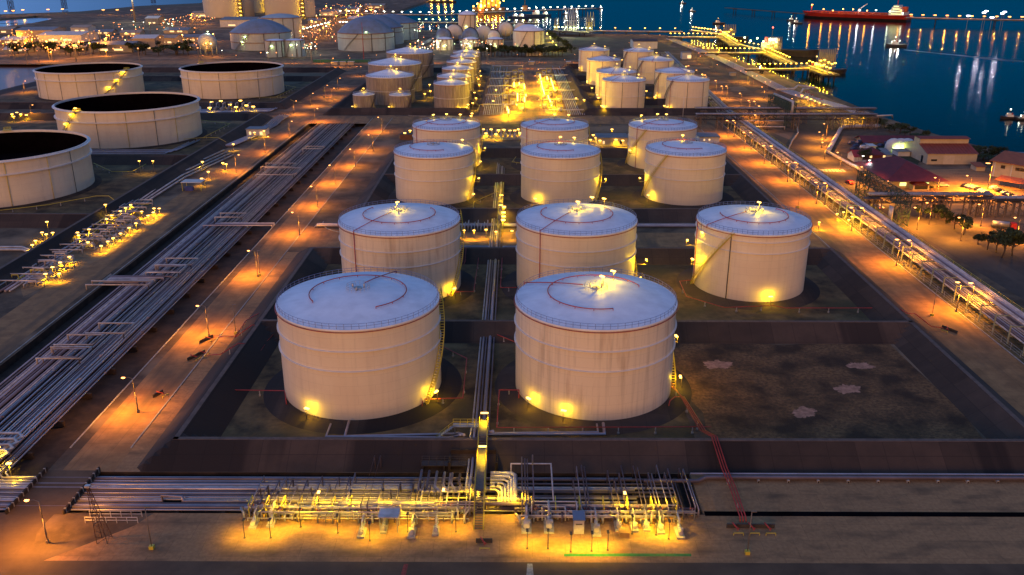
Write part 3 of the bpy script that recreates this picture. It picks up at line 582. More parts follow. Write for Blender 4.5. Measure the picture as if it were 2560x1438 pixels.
def place_lamps(key, pts, label, group, h=9.0, rz=0.0, power=5200, color=ORANGE, bulb=None, size=1.0, arm=1.8, name="street_lamp", ordinals=True, world_pts=False, z=0.0):
    for i, p in enumerate(pts):
        k = (h, power, color, size, arm, name)
        lb = (label % nth(i)) if "%s" in label else label
        if world_pts: x, y = p[0], p[1]
        else: x, y = g(p[0], p[1], h + z)
        if k not in SL: o = SL[k] = make_street_lamp(name, h, arm, color, bulb, power, size)
        else: o = copy_tree(SL[k])
        o.location = (x - arm * math.cos(rz), y - arm * math.sin(rz), z); o.rotation_euler = (0, 0, rz); o["label"] = lb; o["group"] = group
place_lamps("a", [(72, 1253), (312, 946), (497, 766), (624, 628), (733, 532), (780, 467), (826, 414), (877, 374), (923, 338), (947, 294)], "%s lit street lamp from the front along the road right of the pipe corridor", "lamps along the road beside the pipe corridor", rz=R(180), power=22000)
place_lamps("b", [(595, 388), (668, 342), (728, 304), (739, 253), (792, 272), (781, 234), (834, 221), (817, 214), (849, 196), (832, 146)], "%s lit street lamp counted back along the road beyond the pipe corridor", "lamps along the road left of the corridor", rz=R(0), power=18000)
place_lamps("b2", [(80, 263), (62, 203)], "%s lit street lamp beside the wide open tanks near the canal", "lamps by the canal tanks", rz=R(0), power=18000)
# the two lamp rows on the elevated pipe rack
rack_px = [(1722, 165), (1742, 176), (1764, 188), (1790, 202), (1805, 216), (1817, 216), (1851, 234), (1873, 252), (1887, 254), (1899, 266), (1889, 288), (1819, 302), (1835, 302), (1861, 332), (1878, 332), (1911, 365), (1930, 366), (1969, 406), (1990, 407), (2042, 457), (2064, 459), (2131, 520), (2157, 521), (2245, 600), (2275, 602), (2397, 707), (2430, 709)]
place_lamps("c", rack_px, "%s sodium lamp counted from the far end of the long pipe rack", "sodium lamps on the long pipe rack", h=9.5, rz=R(180), power=17000, arm=.8, size=1.5)
place_lamps("d", [(2062, 310), (2050, 331), (2058, 357), (2096, 382), (2156, 418), (2221, 454), (2320, 508), (1866, 180), (1906, 218)], "%s orange lamp along the curving asphalt road and its gate", "lamps beside the asphalt road", h=9.0, rz=R(180), power=34000)
place_lamps("e", [(1750, 141), (1764, 133), (1782, 147), (1792, 162), (1746, 133), (1720, 115), (1737, 124), (1851, 178), (1880, 190), (1891, 190), (1988, 238), (1979, 247), (2001, 238), (1822, 152), (1840, 153), (1912, 205), (1925, 205), (1649, 88), (2012, 244), (2018, 251)], "%s sodium lamp on the strip between road and sea", "lamps along the shore pipeline", h=8.0, rz=R(0), power=3500)
place_lamps("f", [(507, 139), (590, 139), (730, 138), (801, 138), (832, 147), (871, 139), (874, 146), (941, 138), (892, 167), (902, 167), (1084, 137), (1222, 137), (1293, 137), (1324, 150), (1350, 136), (1437, 137), (1412, 150), (1582, 101), (1573, 107), (1610, 121)], "%s sodium lamp along the far cross road behind the tank farms", "lamps along the far cross road", h=8.5, rz=R(90), power=4500)
place_lamps("g", [(2472, 409)], "tall bright orange floodlight pole beside the long office building", "compound floodlight", h=13, rz=R(180), power=170000, size=2.2, name="floodlight_pole")
place_lamps("h", [(2172, 402), (2156, 391)], "%s cool white lamp beside the small red-roofed gatehouse", "cool white gatehouse lamps", h=7, rz=R(0), power=2500, color=(0.85, 0.95, 1.0), bulb=M_bulbw, size=1.2)
place_lamps("i", [(1345, 205), (1353, 216), (1349, 250), (1352, 264), (1339, 190), (1347, 174)], "%s low orange lamp along the process area's middle road", "lamps along the process area road", h=6, rz=R(180), power=2500)
place_lamps("j", [(2010, 530), (1110, 1015)], "unlit slender lamp post", "x", h=9, power=0) if False else None
# unlit service poles
def make_pole(): 
    t = thing("unlit_pole", "x", "lamp post"); MB().tube([(0, 0, 0), (0, 0, 9)], .09, 6).build("pole", M_pole, t); MB().box(0, 0, .35, .8, .8, .7).build("base_block", M_yrail, t); MB().box(.4, 0, 9, .9, .3, .15).build("lamp_head", M_pole, t); return t
p0 = None
for px, py, lb in [(380, 1372, "unlit slender post with a yellow base block by the front road's corner"), (1868, 1385, "unlit slender post with a yellow base block before the red foam station"), (650, 690, "thin unlit post on the verge beside the corridor road"), (590, 835, "thin unlit post above the red valve station"), (2330, 790, "thin unlit post on the lit service road's verge"), (1995, 520, "thin unlit post just past the tank with a diagonal stair")]:
    o = make_pole() if p0 is None else copy_tree(p0); p0 = p0 or o; x, y = g(px, py); o.location = (x, y, 0); o["label"] = lb; o["group"] = "unlit service posts"
mb = MB(); mb.tube([(0, 0, 0), (0, 0, 14)], .16, 8); mb.tube([(0, 0, 14), (0, 0, 27)], .09, 6)
tag(mb.build("lightning_mast", M_ring, None, (*g(1707, 292), 0)), "tall bare white lightning mast in front of the cone-roof tanks", "mast")
mb = MB(); [mb.tube([(0, 0, k * 5), (0, 0, k * 5 + 5)], .5 - k * .04, 8) for k in range(8)]
tag(mb.build("flagpole_mast", M_red, None, (*g(910, 155), 0)), "tall red and white mast standing before the blue-grey domed tank", "mast")

# ------------------------------------------------------------------ pipelines
PM = [M_pipe, M_pipe2, M_pipe, M_pipe3, M_pipe, M_pipe2]
def pipe(name, path, r, m, label, cat="pipe", group=None, n=8):
    return tag(MB().tube(path, r, n).build(name, m), label, cat, group)
r3_ = random.Random(21)
xs = []; x = -130.6
for i in range(27):
    r = r3_.choice([.22, .26, .32, .38, .30, .24]); x += r; xs.append((x, r)); x += r + .13 + r3_.choice([0, .05, .15, .38])
sc = 23.6 / (xs[-1][0] - xs[0][0])
for i, (x, r) in enumerate(xs):
    r *= .84; x = -130.4 + (x - xs[0][0]) * sc; z = -.55 + r; m = PM[(i * 7) % 6]
    if i >= 10:
        yy = 144.6 + (i - 10) * .72; xe = (-14.5 if i in (12, 15, 18, 22, 24) else (32 if i % 2 else 24))
        path = [(x, 580, z), (x, yy + 1.5, z), (x + 1.5, yy, z), (xe, yy, z)] if i != 14 else [(x, 580, z), (x, yy + 1.5, z), (x + 1.5, yy, z), (-70, yy, z), (-70, yy, z + 1.2), (-66, yy, z + 1.2), (-66, yy, z), (xe, yy, z)]
    else: path = [(x, 580, z), (x, 148, z)]
    mbp = MB().tube(path, r, 8)
    for q in range(5 + i % 4):
        yq = 175 + (q * 67 + i * 41) % 390; mbp.tube([(x, yq, z), (x, yq + .35, z)], r * 1.55, 8)
    PL = mbp.build("pipeline", m); tag(PL, "%s pipe from the left edge of the long sunken corridor bundle" % nth(i), "pipeline", "parallel pipes in the sunken corridor")
mb = MB(); [mb.box(-118.5, y, -1.25, 25.5, .6, 1.3) for y in range(166, 580, 9)]
for y in range(166, 580, 9): pass
sl0 = None
for i, y in enumerate(range(166, 580, 14)):
    o = tag(MB().box(0, 0, 0, 25.8, .7, 1.38).build("pipe_sleeper", M_trench), "x", "pipe support", "concrete sleepers under the corridor pipes") if sl0 is None else sl0.copy()
    if sl0 is None: sl0 = o
    else: col.objects.link(o)
    o.location = (-118.4, y, -1.25); o["label"] = "%s concrete sleeper from the front beneath the corridor pipes" % nth(i)
for i, x in enumerate(range(-84, 34, 9)):
    o = tag(MB().box(x, 150.4, -1.25, .7, 13, 1.38).build("rack_sleeper", M_trench), "%s concrete sleeper from the left under the front pipe rack" % nth(i), "pipe support", "concrete sleepers under the front rack")
# raised expansion loops over the corridor
loops = [((91, 896), (198, 896), 868, 8), ((136, 862), (232, 861), 837, 8), ((215, 833), (309, 833), 808, 8), ((364, 681), (447, 681), 663, 8), ((394, 662), (478, 662), 646, 7), ((537, 543), (604, 543), 533, 7), ((640, 437), (735, 437), 420, 7), ((652, 417), (730, 417), 408, 6), ((757, 372), (806, 372), 366, 6), ((215, 712), (372, 712), 703, 6)]
for i, (a, b, yt, _) in enumerate(loops):
    x1, y1 = g(*a, 1.6); x2, _y = g(*b, 1.6); y2 = g(b[0], yt, 1.6)[1]
    pts = [(x1, y1, -.6), (x1, y1, 1.6), (x2, y1, 1.6), (x2, y2, 1.6), (x1 + .3, y2, 1.6), (x1 + .3, y2, -.6)]
    t = thing("expansion_loop", "%s raised rectangular pipe loop from the front, standing over the corridor bundle" % nth(i), "pipe loop", group="raised pipe loops")
    MB().tube(pts, .24, 8).build("loop_pipe", M_pipe3, t)
    if i in (0, 3): MB().tube([(p[0] * .82 + (x1 + x2) / 2 * .18, p[1] * .7 + (y1 + y2) / 2 * .3, p[2]) for p in pts], .16, 8).build("inner_pipe", M_pipe, t)
    MB().box(x2 - .4, y1 + .6, .45, .25, .25, 2.0).build("loop_support", M_dsteel, t)
# cross bundle at the middle road
for i in range(4):
    y = 336.2 + i * 1.1; r = .3 if i % 2 else .22
    pipe("cross_pipe", [(-125 + i * 2, y, -.5), (-125 + i * 2, y, .9), (-97.8, y, .9), (-97.8, y, -.9), (-97.0, y, -1.1)], r, PM[i], "%s short pipe bridging the corridor beside the middle road" % nth(i), "pipe", "pipes bridging the corridor")
    pipe("cross_pipe", [(-81, y, -.3), (-80, y, .7), (112, y, .7), (113.5, y, -.4)], r, PM[i + 1], "%s long pipe running behind the middle service road" % nth(i), "pipe", "long pipes behind the middle road")
for i in range(5):
    y = 271 + i * 1.5
    pipe("cross_pipe", [(-182, y, .6), (-157, y, .6), (-156.5, y, -.5)], .33, PM[i], "%s pipe leaving the pump manifold under the far road" % nth(i), "pipe", "pipes leaving the pump manifold")
    pipe("cross_pipe", [(-137, y, -.7), (-136, y, .5), (-125 + 2.2 * i, y, .5), (-125 + 2.2 * i, y, -.7)], .33, PM[i + 1], "%s pipe entering the corridor bundle from the far road" % nth(i), "pipe", "pipes entering the corridor bundle")
for i in range(3):
    o = tag(MB().box(-137.2, 274, .25, .5, 9.5, .5).box(-137.2, 274, .8, .15, 9.5, .12).build("culvert_headwall", M_kerb), "low wall on the road edge above the pipes entering the corridor", "wall") if i == 0 else None
# bridge over the front rack, with side rails
t = thing("road_bridge", "short concrete road bridge over the front pipe rack", "bridge")
MB().prism([(-98.5, 142.5), (-86.8, 142.5), (-86.8, 158), (-98.5, 158)], -.35, .05).build("deck", M_front, t)
for x in (-98.2, -87.1):
    MB().box(x, 150.2, .5, .35, 15.6, .9).build("parapet", M_trench, t); [MB().box(x, 143.2 + k * 1.75, .5, .42, .28, 1.0).build("parapet_post", M_kerb, t) for k in range(9)]
# EW lines right of the rack along the foot of the bund
pipe("bund_pipe", [(36, 156.2, .8), (330, 156.2, .8)], .22, M_pipe, "thin upper pipe along the foot of the bund, right of the front manifold", "pipe")
pipe("bund_pipe", [(26, 153.6, .75), (37, 153.6, .75), (39, 155.0, .75), (330, 155.0, .75)], .42, M_pipe2, "thick pipe along the foot of the bund, right of the front manifold", "pipe")
mb = None
for i in range(20):
    o = tag(MB().box(43.5 + i * 6.1, 155.6, .2, .3, 3.0, .4).box(43.5 + i * 6.1, 154.3, .3, .4, .4, .6).build("pipe_stand", M_kerb), "%s low stand from the manifold under the pipes at the bund's foot" % nth(i), "pipe support", "stands under the bund-foot pipes")
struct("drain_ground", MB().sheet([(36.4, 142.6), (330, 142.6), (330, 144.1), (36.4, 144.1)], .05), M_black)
# N-S bundle from the basins
cx = [(-9.9, .20), (-9.1, .30), (-8.3, .22), (-7.3, .48), (-6.2, .22)]
for i, (x, r) in enumerate(cx):
    pipe("basin_pipe", [(x, 452 - 3 * i, 1.0), (x, 230, 1.0), (x, 172, 1.2), (x, 170.0, 3.4), (x, 166.5, 3.6), (x, 160.5, 1.6), (x, 158.0, 1.3), (x - .2, 150 - i, 1.0), (x - .2, 150 - i, -.4)], r, PM[(i + 3) % 6], "%s pipe from the left of the bundle crossing the bund between the two front tanks" % nth(i), "pipeline", "pipes crossing the bund between the front tanks")
# tank feed lines
def feed(label, pts, r=.3, m=M_pipe): pipe("tank_feed_pipe", pts, r, m, label, "pipe", "tank feed pipes")
feed("silver pipe running from the unlit-roof tank towards the bund crossing", [g3(873, 1052, 1.5), g3(862, 1091, .9), g3(1130, 1085, .9), g3(1146, 1083, .9), (-11.2, 166, 4.1)])
feed("thinner silver pipe running beside the one from the unlit-roof tank", [g3(827, 1060, 1.5), g3(815, 1091, .9), g3(1120, 1094, .9), g3(1140, 1090, .9), (-12, 166, 4.1)], .22)
feed("silver pipe running from the rust-streaked tank towards the bund crossing", [g3(1508, 1058, 1.5), g3(1511, 1085, .9), g3(1190, 1087, .9), (-5, 168, 3.9)], .34)
feed("thinner pipe running beside the one from the rust-streaked tank", [g3(1492, 1060, 1.5), g3(1495, 1080, .9), g3(1184, 1083, .9)], .2)
for k, (ax, ay) in enumerate([(-9, 235.5), (-9, 308), (-9, 357)]):
    feed("bent silver pipe from the left side meeting the bundle, %s from the front" % nth(k), [(ax - 24, ay + 1.5, .8), (ax - 1.2, ay + 1.5, .8), (ax - 1.2, ay - 3, .8)], .3)
    feed("bent silver pipe from the right side meeting the bundle, %s from the front" % nth(k), [(ax + 28, ay + 1.5, .8), (ax + 4.2, ay + 1.5, .8), (ax + 4.2, ay - 3, .8)], .3)
feed("long thin pipe on low posts along the front bund's inner foot", [g3(567, 1094, .8), g3(800, 1094, .8)], .12, M_pipe3)

# ------------------------------------------------------------------ red foam lines on posts
def redline(label, px, r=.13, m=M_red, z=1.6, step=7.5, posts=True, group="red foam lines", zs=None, wpts=None):
    pts = wpts or [g3(a, b, z if zs is None else zs[i]) for i, (a, b) in enumerate(px)]
    t = thing("foam_line" if m is M_red else "yellow_line", label, "pipe", group=group); MB().tube(pts, r, 6).build("line_pipe", m, t)
    if posts:
        for a, b in zip(pts, pts[1:]):
            L = math.dist(a, b)
            if L < 4 or abs(a[2] - b[2]) > 1.5: continue
            n = max(1, int(L / step))
            for k in range(n):
                q = [a[j] + (b[j] - a[j]) * (k + .5) / n for j in range(3)]
                mb = MB(); mb.cyl((q[0], q[1], 0), (q[0], q[1], q[2] - r), .13, 6); mb.cyl((q[0], q[1], 0), (q[0], q[1], .5), .28, 8); mb.build("post", M_kerb, t)
    return t
redline("red line stepping down the left bund from the unlit-roof tank's top side", [(697, 777), (658, 777), (615, 801), (588, 841), (534, 843)], zs=[1.6, 1.6, 4.6, 4.2, .7])
redline("red line with a double kink on the left bund's crest", [(699, 830), (645, 830), (658, 813), (630, 813), (588, 843)], zs=[1.6, 1.6, 1.6, 4.8, 2.0])
redline("red line descending to the lower valve rack left of the unlit-roof tank", [(690, 829), (662, 859), (595, 859), (551, 886), (517, 888)], zs=[1.6, 1.6, 4.8, 4.0, .8])
redline("red line zigzagging round the near-left side of the unlit-roof tank", [(662, 862), (585, 975), (712, 977), (716, 1010)], zs=[1.6, 1.6, 1.6, .9])
redline("red line behind the two front tanks, over the bundle", [(1099, 830), (1230, 831), (1290, 856)])
redline("red line bending round the stair side of the unlit-roof tank", [(1099, 863), (1167, 896), (1157, 995), (1057, 998), (1055, 1015)], zs=[1.6, 1.6, 1.6, 1.6, .9])
redline("long red line in front of the rust-streaked tank", [(1297, 995), (1297, 975), (1248, 975), (1242, 1069), (1500, 1068), (1778, 1067)], zs=[.9, 1.8, 1.8, 1.8, 1.8, 1.8])
redline("red line beside the bundle behind the unlit-roof tank", [(1149, 635), (1198, 636), (1184, 729), (1119, 730), (1119, 742)])
redline("red line left of the white tank with a red wall pipe", [(1292, 635), (1256, 635), (1251, 719), (1293, 719)])
redline("red line curving round the tank with a diagonal stair and over the east bund", [(1734, 700), (1699, 703), (1716, 741), (1811, 769), (1934, 764), (1962, 770), (2183, 770), (2217, 754), (2270, 784), (2287, 784), (2328, 816), (2358, 820)], zs=[1.6] * 8 + [4.6, 4.6, 1.2, .6])
for k in range(3):
    o = k * .55
    redline("%s of three parallel red lines crossing the front bund to the foam station" % nth(k), None, wpts=[(42.4 + o, 139.8, .6), (42.4 + o, 140.4, 1.4), (42.8 + o, 150, 1.4), (42.6 + o, 157, 1.6), (41.8 + o, 164.5, 4.8), (41.0 + o, 171.5, 2.2), (39.6 + o * .6, 188, 2.0), (37.8 + o * .3, 200 - k * 6, 2.0), (36.6, 204 - k * 9, 2.0), (36.2, 205 - k * 10, 10 if k == 0 else 1.2)], posts=(k == 1))
for k, (bx, y0) in enumerate([((958, 975, 985), 470), ((1278, 1290, 1300), 470)]): pass
for k, x in enumerate((-19.5, 13.5)):
    for q in range(3): redline("%s short red line climbing the bund beside the %s" % (nth(q), ("stair-side gap", "red-pipe tank")[k]), None, wpts=[(x + q * .8, 297, 4.6), (x + q * .8, 290, 1.6), (x + q * .8 - .3, 286, 1.6)], posts=False, r=.1)
for k in range(3): redline("%s of the short red lines coming down the bund behind the diagonal-stair tank" % nth(k), None, wpts=[(72 + k * .8, 304, 1.0), (72.3 + k * .8, 298, 4.8), (74 + k * .8, 290, 1.6), (75 + k * .8, 283, 1.6)], posts=False, r=.1)
yl = dict(m=M_yrail, group="yellow painted lines")
redline("yellow line following the foot of the partly cut open tank to the manifold", [(0, 526), (120, 512), (240, 490), (272, 490), (300, 511), (372, 511)], zs=[1.5, 1.5, 1.5, 4.6, 1.0, 2.2], **yl)
redline("yellow line along the foot of the tank with the near rim platform", [(228, 364), (400, 352), (510, 344), (545, 344), (565, 355)], zs=[1.5, 1.5, 1.5, 4.8, 3.0], **yl)
redline("yellow line kinked in the dark bay behind the platform tank", [(500, 300), (575, 309), (510, 343)], **yl)
redline("yellow line kinked beside the partly cut open tank", [(234, 408), (280, 429), (330, 429), (365, 410)], **yl)
redline("yellow line along the foot of the tank before the dry field", [(500, 243), (716, 243), (738, 255), (755, 256)], zs=[1.5, 1.5, 4.6, 1.5], **yl)
redline("yellow line kinked right of the tank before the dry field", [(708, 212), (740, 218), (690, 242)], **yl)
redline("yellow line bounding the corner of the small tan tanks' bay", [(800, 270), (826, 265), (848, 280), (968, 281)], zs=[1.5, 4.6, 1.5, 1.5], **yl)
redline("yellow line in the bay behind the unlit-roof column", [(1245, 478), (1185, 505), (1183, 520)], **yl)
redline("yellow line in the bay between the third row tanks", [(1290, 392), (1280, 405), (1303, 408)], **yl)
redline("yellow line kinked beside the slender ribbed tanks", [(1170, 280), (1193, 276), (1200, 262), (1225, 258)], **yl)
redline("yellow line kinked at the corner of the pipe bridge", [(1770, 262), (1785, 262), (1797, 272)], zs=[1.6, 4, 1.6], **yl)

# ------------------------------------------------------------------ front manifold
def pump(x, y, label, s=1.0, rz=0.0, group="pump sets of the front manifold"):
    t = thing("pump_set", label, "pump", (x, y, 0.05), rz, group)
    MB().box(0, 0, .2, 1.5 * s, 3.4 * s, .4).build("base_plate", M_kerb, t)
    mb = MB(); mb.tube([(0, -1.3 * s, 1.0 * s), (0, .1, 1.0 * s)], .42 * s, 10); [mb.tube([(0, -1.25 * s + k * .2 * s, 1.0 * s), (0, -1.2 * s + k * .2 * s, 1.0 * s)], .48 * s, 10) for k in range(6)]; mb.box(.35 * s, -.6 * s, 1.45 * s, .4 * s, .5 * s, .3 * s); mb.build("motor", M_pipe3, t)
    mb = MB(); mb.tube([(-.25 * s, .8 * s, 1.0 * s), (.25 * s, .8 * s, 1.0 * s)], .62 * s, 12); mb.tube([(0, .1, 1.0 * s), (0, .8 * s, 1.0 * s)], .16 * s, 8); mb.build("casing", M_steel, t)
    MB().tube([(0, .8 * s, 1.4 * s), (0, .8 * s, 2.4 * s), (0, 3.2 * s, 2.4 * s), (0, 3.6 * s, .6)], .18 * s, 8).build("discharge_pipe", M_pipe3, t)
    mb = MB(); mb.tube([(.2 * s, 1.4 * s, 1.0 * s), (.2 * s, 2.6 * s, 1.0 * s)], .24 * s, 8); mb.tube([(.2 * s, 2.0 * s, 1.0 * s), (.2 * s, 2.0 * s, 1.9 * s)], .07, 6); mb.arc(.2 * s, 2.0 * s, .3 * s, 1.9 * s, .05, 0, 2 * math.pi, 10, 4); mb.build("suction_valve", M_steel, t)
    return t
for i, (px, py, s) in enumerate([(636, 1312, .9), (680, 1308, .9), (905, 1335, .9), (960, 1325, .8), (1030, 1335, .9), (1090, 1330, .8), (1316, 1318, 1.25), (1372, 1318, 1.25), (1490, 1328, 1.1), (1545, 1318, .9), (1585, 1320, .9), (1615, 1318, .9), (1650, 1325, .9), (1698, 1335, 1.0)]):
    pump(*g(px, py), ("%s pump set from the left on the lit front pad" % nth(i)), s)
def valve(x, y, z, label, s=1.0, group="hand valves of the front manifold"):
    t = thing("hand_valve", label, "valve", (x, y, z), 0, group)
    mb = MB(); mb.tube([(-.45 * s, 0, 0), (.45 * s, 0, 0)], .28 * s, 8); mb.tube([(-.5 * s, 0, 0), (-.42 * s, 0, 0)], .4 * s, 10); mb.tube([(.42 * s, 0, 0), (.5 * s, 0, 0)], .4 * s, 10); mb.cyl((0, 0, 0), (0, 0, .9 * s), .08 * s, 6); mb.build("valve_body", M_steel, t)
    MB().arc(0, 0, .38 * s, .9 * s, .05 * s, 0, 2 * math.pi, 12, 4).build("handwheel", M_red, t); return t
rv = random.Random(5)
for i in range(22):
    x = -51 + i * 1.95 + rv.uniform(-.3, .3); valve(x, 141.8 + rv.choice([0, .7, 1.4]), .9, "%s red-wheeled valve from the left in the front manifold's left half" % nth(i), rv.choice([.8, 1.0, 1.2]))
for i in range(16):
    x = 3.5 + i * 2.0 + rv.uniform(-.3, .3); valve(x, 141.6 + rv.choice([0, .7, 1.4]), .9, "%s red-wheeled valve from the left in the front manifold's right half" % nth(i), rv.choice([.8, 1.0, 1.2]))
# risers that climb from the pumps over the rack
lx = [-51.5, -50.7, -49.4, -48.0, -46.6, -45.2, -43.6, -42.2, -40.8, -39.2, -37.4, -35.8, -33.6, -32.8, -29.4, -28.2, -26.6, -24.8, -23.2, -20.6, -19.2, -18.4, -17.0, -15.8, -14.8, -13.4, -12.4, -11.2, -9.6, -8.9]
for i, x in enumerate(lx):
    y1 = rv.choice([148.5, 149.5, 151, 152.5, 154]); z = rv.uniform(1.2, 2.3); y0 = rv.uniform(140.2, 143.6)
    if x in (-29.4, -28.2): y1, z, y0 = 158.5, 3.4, 141
    pipe("riser_pipe", [(x, y0, .4), (x, y0, z), (x, y1, z), (x, y1, -.3)], rv.choice([.10, .12, .16]), rv.choice([M_pipe, M_pipe2, M_pipe2]), "%s thin pipe from the left crossing over the left half of the front rack" % nth(i), "pipe", "thin pipes crossing over the front rack")
rx = [1.2, 1.8, 2.3, 3.4, 11.5, 12.4, 13.5, 14.1, 18.6, 19.8, 21.0, 21.7, 24.2, 24.9, 26.3, 26.9, 27.6, 29.0, 30.2, 31.1, 31.9, 33.4, 34.3, 34.9]
for i, x in enumerate(rx):
    y1 = rv.choice([152, 154, 155.5, 156.8]) if i > 3 else 157.5; z = rv.uniform(1.8, 2.9) + (1.5 if i < 4 else 0); y0 = rv.uniform(140.6, 143.4)
    pipe("riser_pipe", [(x, y0, .4), (x, y0, z), (x + .02, y1, z), (x, y1, -.3)], rv.choice([.10, .12, .16]), rv.choice([M_pipe, M_pipe2, M_pipe2]), "%s thin pipe from the left crossing over the right half of the front rack" % nth(i), "pipe", "thin pipes crossing over the front rack")
for i in range(58):
    x = (-52 + i * 1.32) if i < 33 else (1.0 + (i - 33) * 1.12); x += rv.uniform(-.3, .3); y0 = rv.uniform(139.6, 141.6); y1 = y0 + rv.uniform(1.4, 4.0); z = rv.uniform(.9, 2.0)
    pipe("manifold_spool", [(x, y0, .15), (x, y0, z), (x + rv.choice([0, 0, .9, -.8]), y1, z), (x + rv.choice([0, .9]), y1, .2)], rv.choice([.12, .16, .2, .24]), rv.choice([M_pipe3, M_steel, M_pipe2]), "%s low bent spool pipe from the left among the lit front pumps" % nth(i), "pipe", "low spool pipes among the front pumps")
for i in range(14):
    x = -51 + i * 3.2 if i < 7 else 3 + (i - 7) * 4.6; t = thing("pipe_rack_bay", "%s steel goal-post support from the left carrying the manifold headers" % nth(i), "frame", (x, 142.8, 0), 0, "goal-post supports of the manifold")
    MB().box(0, -1.2, 1.5, .16, .16, 3.0).box(0, 1.8, 1.5, .16, .16, 3.0).box(0, .3, 3.0, .18, 3.2, .18).box(0, .3, 1.8, .14, 3.0, .14).build("steel_bent", M_yrail, t)
# headers on steel frames
for i, (x0, x1, y, z, r) in enumerate([(-52, -8, 143.2, 1.1, .38), (-50, -6, 144.6, 1.6, .30), (-34, -8, 142.4, 2.6, .14), (-34, -8, 142.8, 2.9, .10), (-41, -12, 141.0, 1.0, .2), (0, 34, 143.4, 1.1, .22), (4, 35, 142.2, 1.0, .14), (-7, 3, 144.4, 1.5, .42), (-7, 3, 145.9, 1.5, .36)]):
    pipe("header_pipe", [(x0, y, .1), (x0, y, z), (x1, y, z), (x1, y, .1)], r, PM[i % 6], "%s horizontal header pipe of the front manifold counted from the left" % nth(i), "pipe", "header pipes of the front manifold")
for i, k in enumerate(range(6)):
    d = k * 1.15; r = (.48, .42, .26, .26, .34, .2)[k]
    pipe("nested_bend_pipe", [(-5.2, 154.8 - d, 1.6), (-1.0 - d * .55, 154.8 - d, 1.6), (-.2 - d * .55, 154 - d, 1.6), (-.2 - d * .55, 145.5, 1.6), (-.2 - d * .55, 144.9, .6)], r, M_pipe3, "%s of the nested right-angle pipe bends beside the walkway, outermost first" % nth(i), "pipe", "nested right-angle bends")
for i in range(7):
    x = -19.5 + i * 1.6
    pipe("nested_bend_pipe", [(x, 157 - .3 * i, 1.0), (x, 150 + .5 * i, 1.0), (x + 1.2, 148.8, 1.2), (-8, 148.8 + .2 * i, 1.2)], .26, PM[i % 6], "%s curved pipe from the left joining the manifold left of the walkway" % nth(i), "pipe", "curved joining pipes")
for i, (a, b, z) in enumerate([((1332, 1307), (1420, 1212), 3.0), ((1440, 1292), (1590, 1292), 1.2)]): pass
t = thing("goal_shaped_pipe", "square pipe frame arching over the two tall pumps", "pipe")
for k, (x0, x1, y0, z) in enumerate([(3.0, 11.6, 142.9, 3.0), (5.0, 9.4, 142.2, 2.3)]): MB().tube([(x0, y0 - 1.6, .3), (x0, y0 - 1.6, z), (x0, y0, z), (x1, y0, z), (x1, y0 - 1.6, z), (x1, y0 - 1.6, .3)], .14, 6).build("frame_pipe", M_pipe3, t)
MB().tube([(7.2, 142.9, 3.0), (7.2, 156, 3.2), (-1, 156, 3.2), (-1, 155, 1)], .16, 6).build("branch_pipe", M_pipe3, t)
for i in range(16):
    L = i < 9; x0 = (-51 + i * 1.3) if L else (.8 + (i - 9) * .9); x1 = (-9 - (i * 37 % 9)) if L else (35 - (i * 29 % 8)); y = 140.4 + (i * 53 % 34) / 10; z = .8 + (i * 31 % 17) / 10
    pipe("cross_header_pipe", [(x0, y, .2), (x0, y, z), (x1, y, z), (x1, y, .2)], .10 + .03 * (i % 4), [M_pipe3, M_steel, M_pipe][i % 3], "%s slim crosswise pipe from the left threading the front pumps" % nth(i), "pipe", "slim crosswise pipes of the front manifold")
# walkway over the bund between the tanks
t = thing("crossover_walkway", "lamp-lit steel walkway climbing over the front rack and bund", "walkway")
wx = -7.0
prof = [(138.0, .1), (144.5, 4.6), (159.5, 5.2), (161.5, 6.4), (168.5, 6.4)]
mb = MB()
for (ya, za), (yb, zb) in zip(prof, prof[1:]):
    L = math.hypot(yb - ya, zb - za)
    if abs(zb - za) > .9:
        n = int(abs(zb - za) / .28)
        for k in range(n): mb.box(wx, ya + (yb - ya) * (k + .5) / n, za + (zb - za) * (k + .5) / n, 1.5, .34, .06)
    else: mb.add([(wx - .85, ya, za), (wx + .85, ya, za), (wx + .85, yb, zb), (wx - .85, yb, zb), (wx - .85, ya, za - .15), (wx + .85, ya, za - .15), (wx + .85, yb, zb - .15), (wx - .85, yb, zb - .15)], [(0, 1, 2, 3), (7, 6, 5, 4), (0, 4, 5, 1), (1, 5, 6, 2), (2, 6, 7, 3), (3, 7, 4, 0)])
mb.build("walkway_deck", mat("open_grating", (0.16, 0.14, 0.12), 0.6, metal=0.3, var=0.3, scale=2), t)
for s in (-.9, .9):
    mb = MB(); mb.rail([(wx + s, y, z) for y, z in prof], 1.1, 1.6, .06); mb.tube([(wx + s, y, z - .1) for y, z in prof], .12, 4); mb.build("handrail", M_yrail, t)
mb = MB()
for y, z in ((144.5, 4.5), (149, 4.7), (154, 4.9), (159.5, 5.1), (168.5, 6.2)):
    for s in (-.8, .8): mb.box(wx + s, y, (z - 1.5) / 2, .2, .2, z + 1.5)
mb.build("walkway_legs", M_steel, t)
for k, (y, z) in enumerate(((167.6, 8.6), (155.4, 7.6))):
    hb = MB(); hb.cyl((wx + .9, y, z - 2.3), (wx + .9, y, z), .06, 6); ms = hb.build("lamp_mast", M_pole, t); hb = MB(); hb.box(wx + .2, y, z, 1.6, .35, .2); hd = hb.build("lamp_head", M_bulby, ms); lamp_light(hd, (wx + .2, y - .2, z - .4), 2500, YELLOW, .25, 150)
t = thing("side_platform", "small railed steel platform left of the walkway beyond the bund crest", "platform")
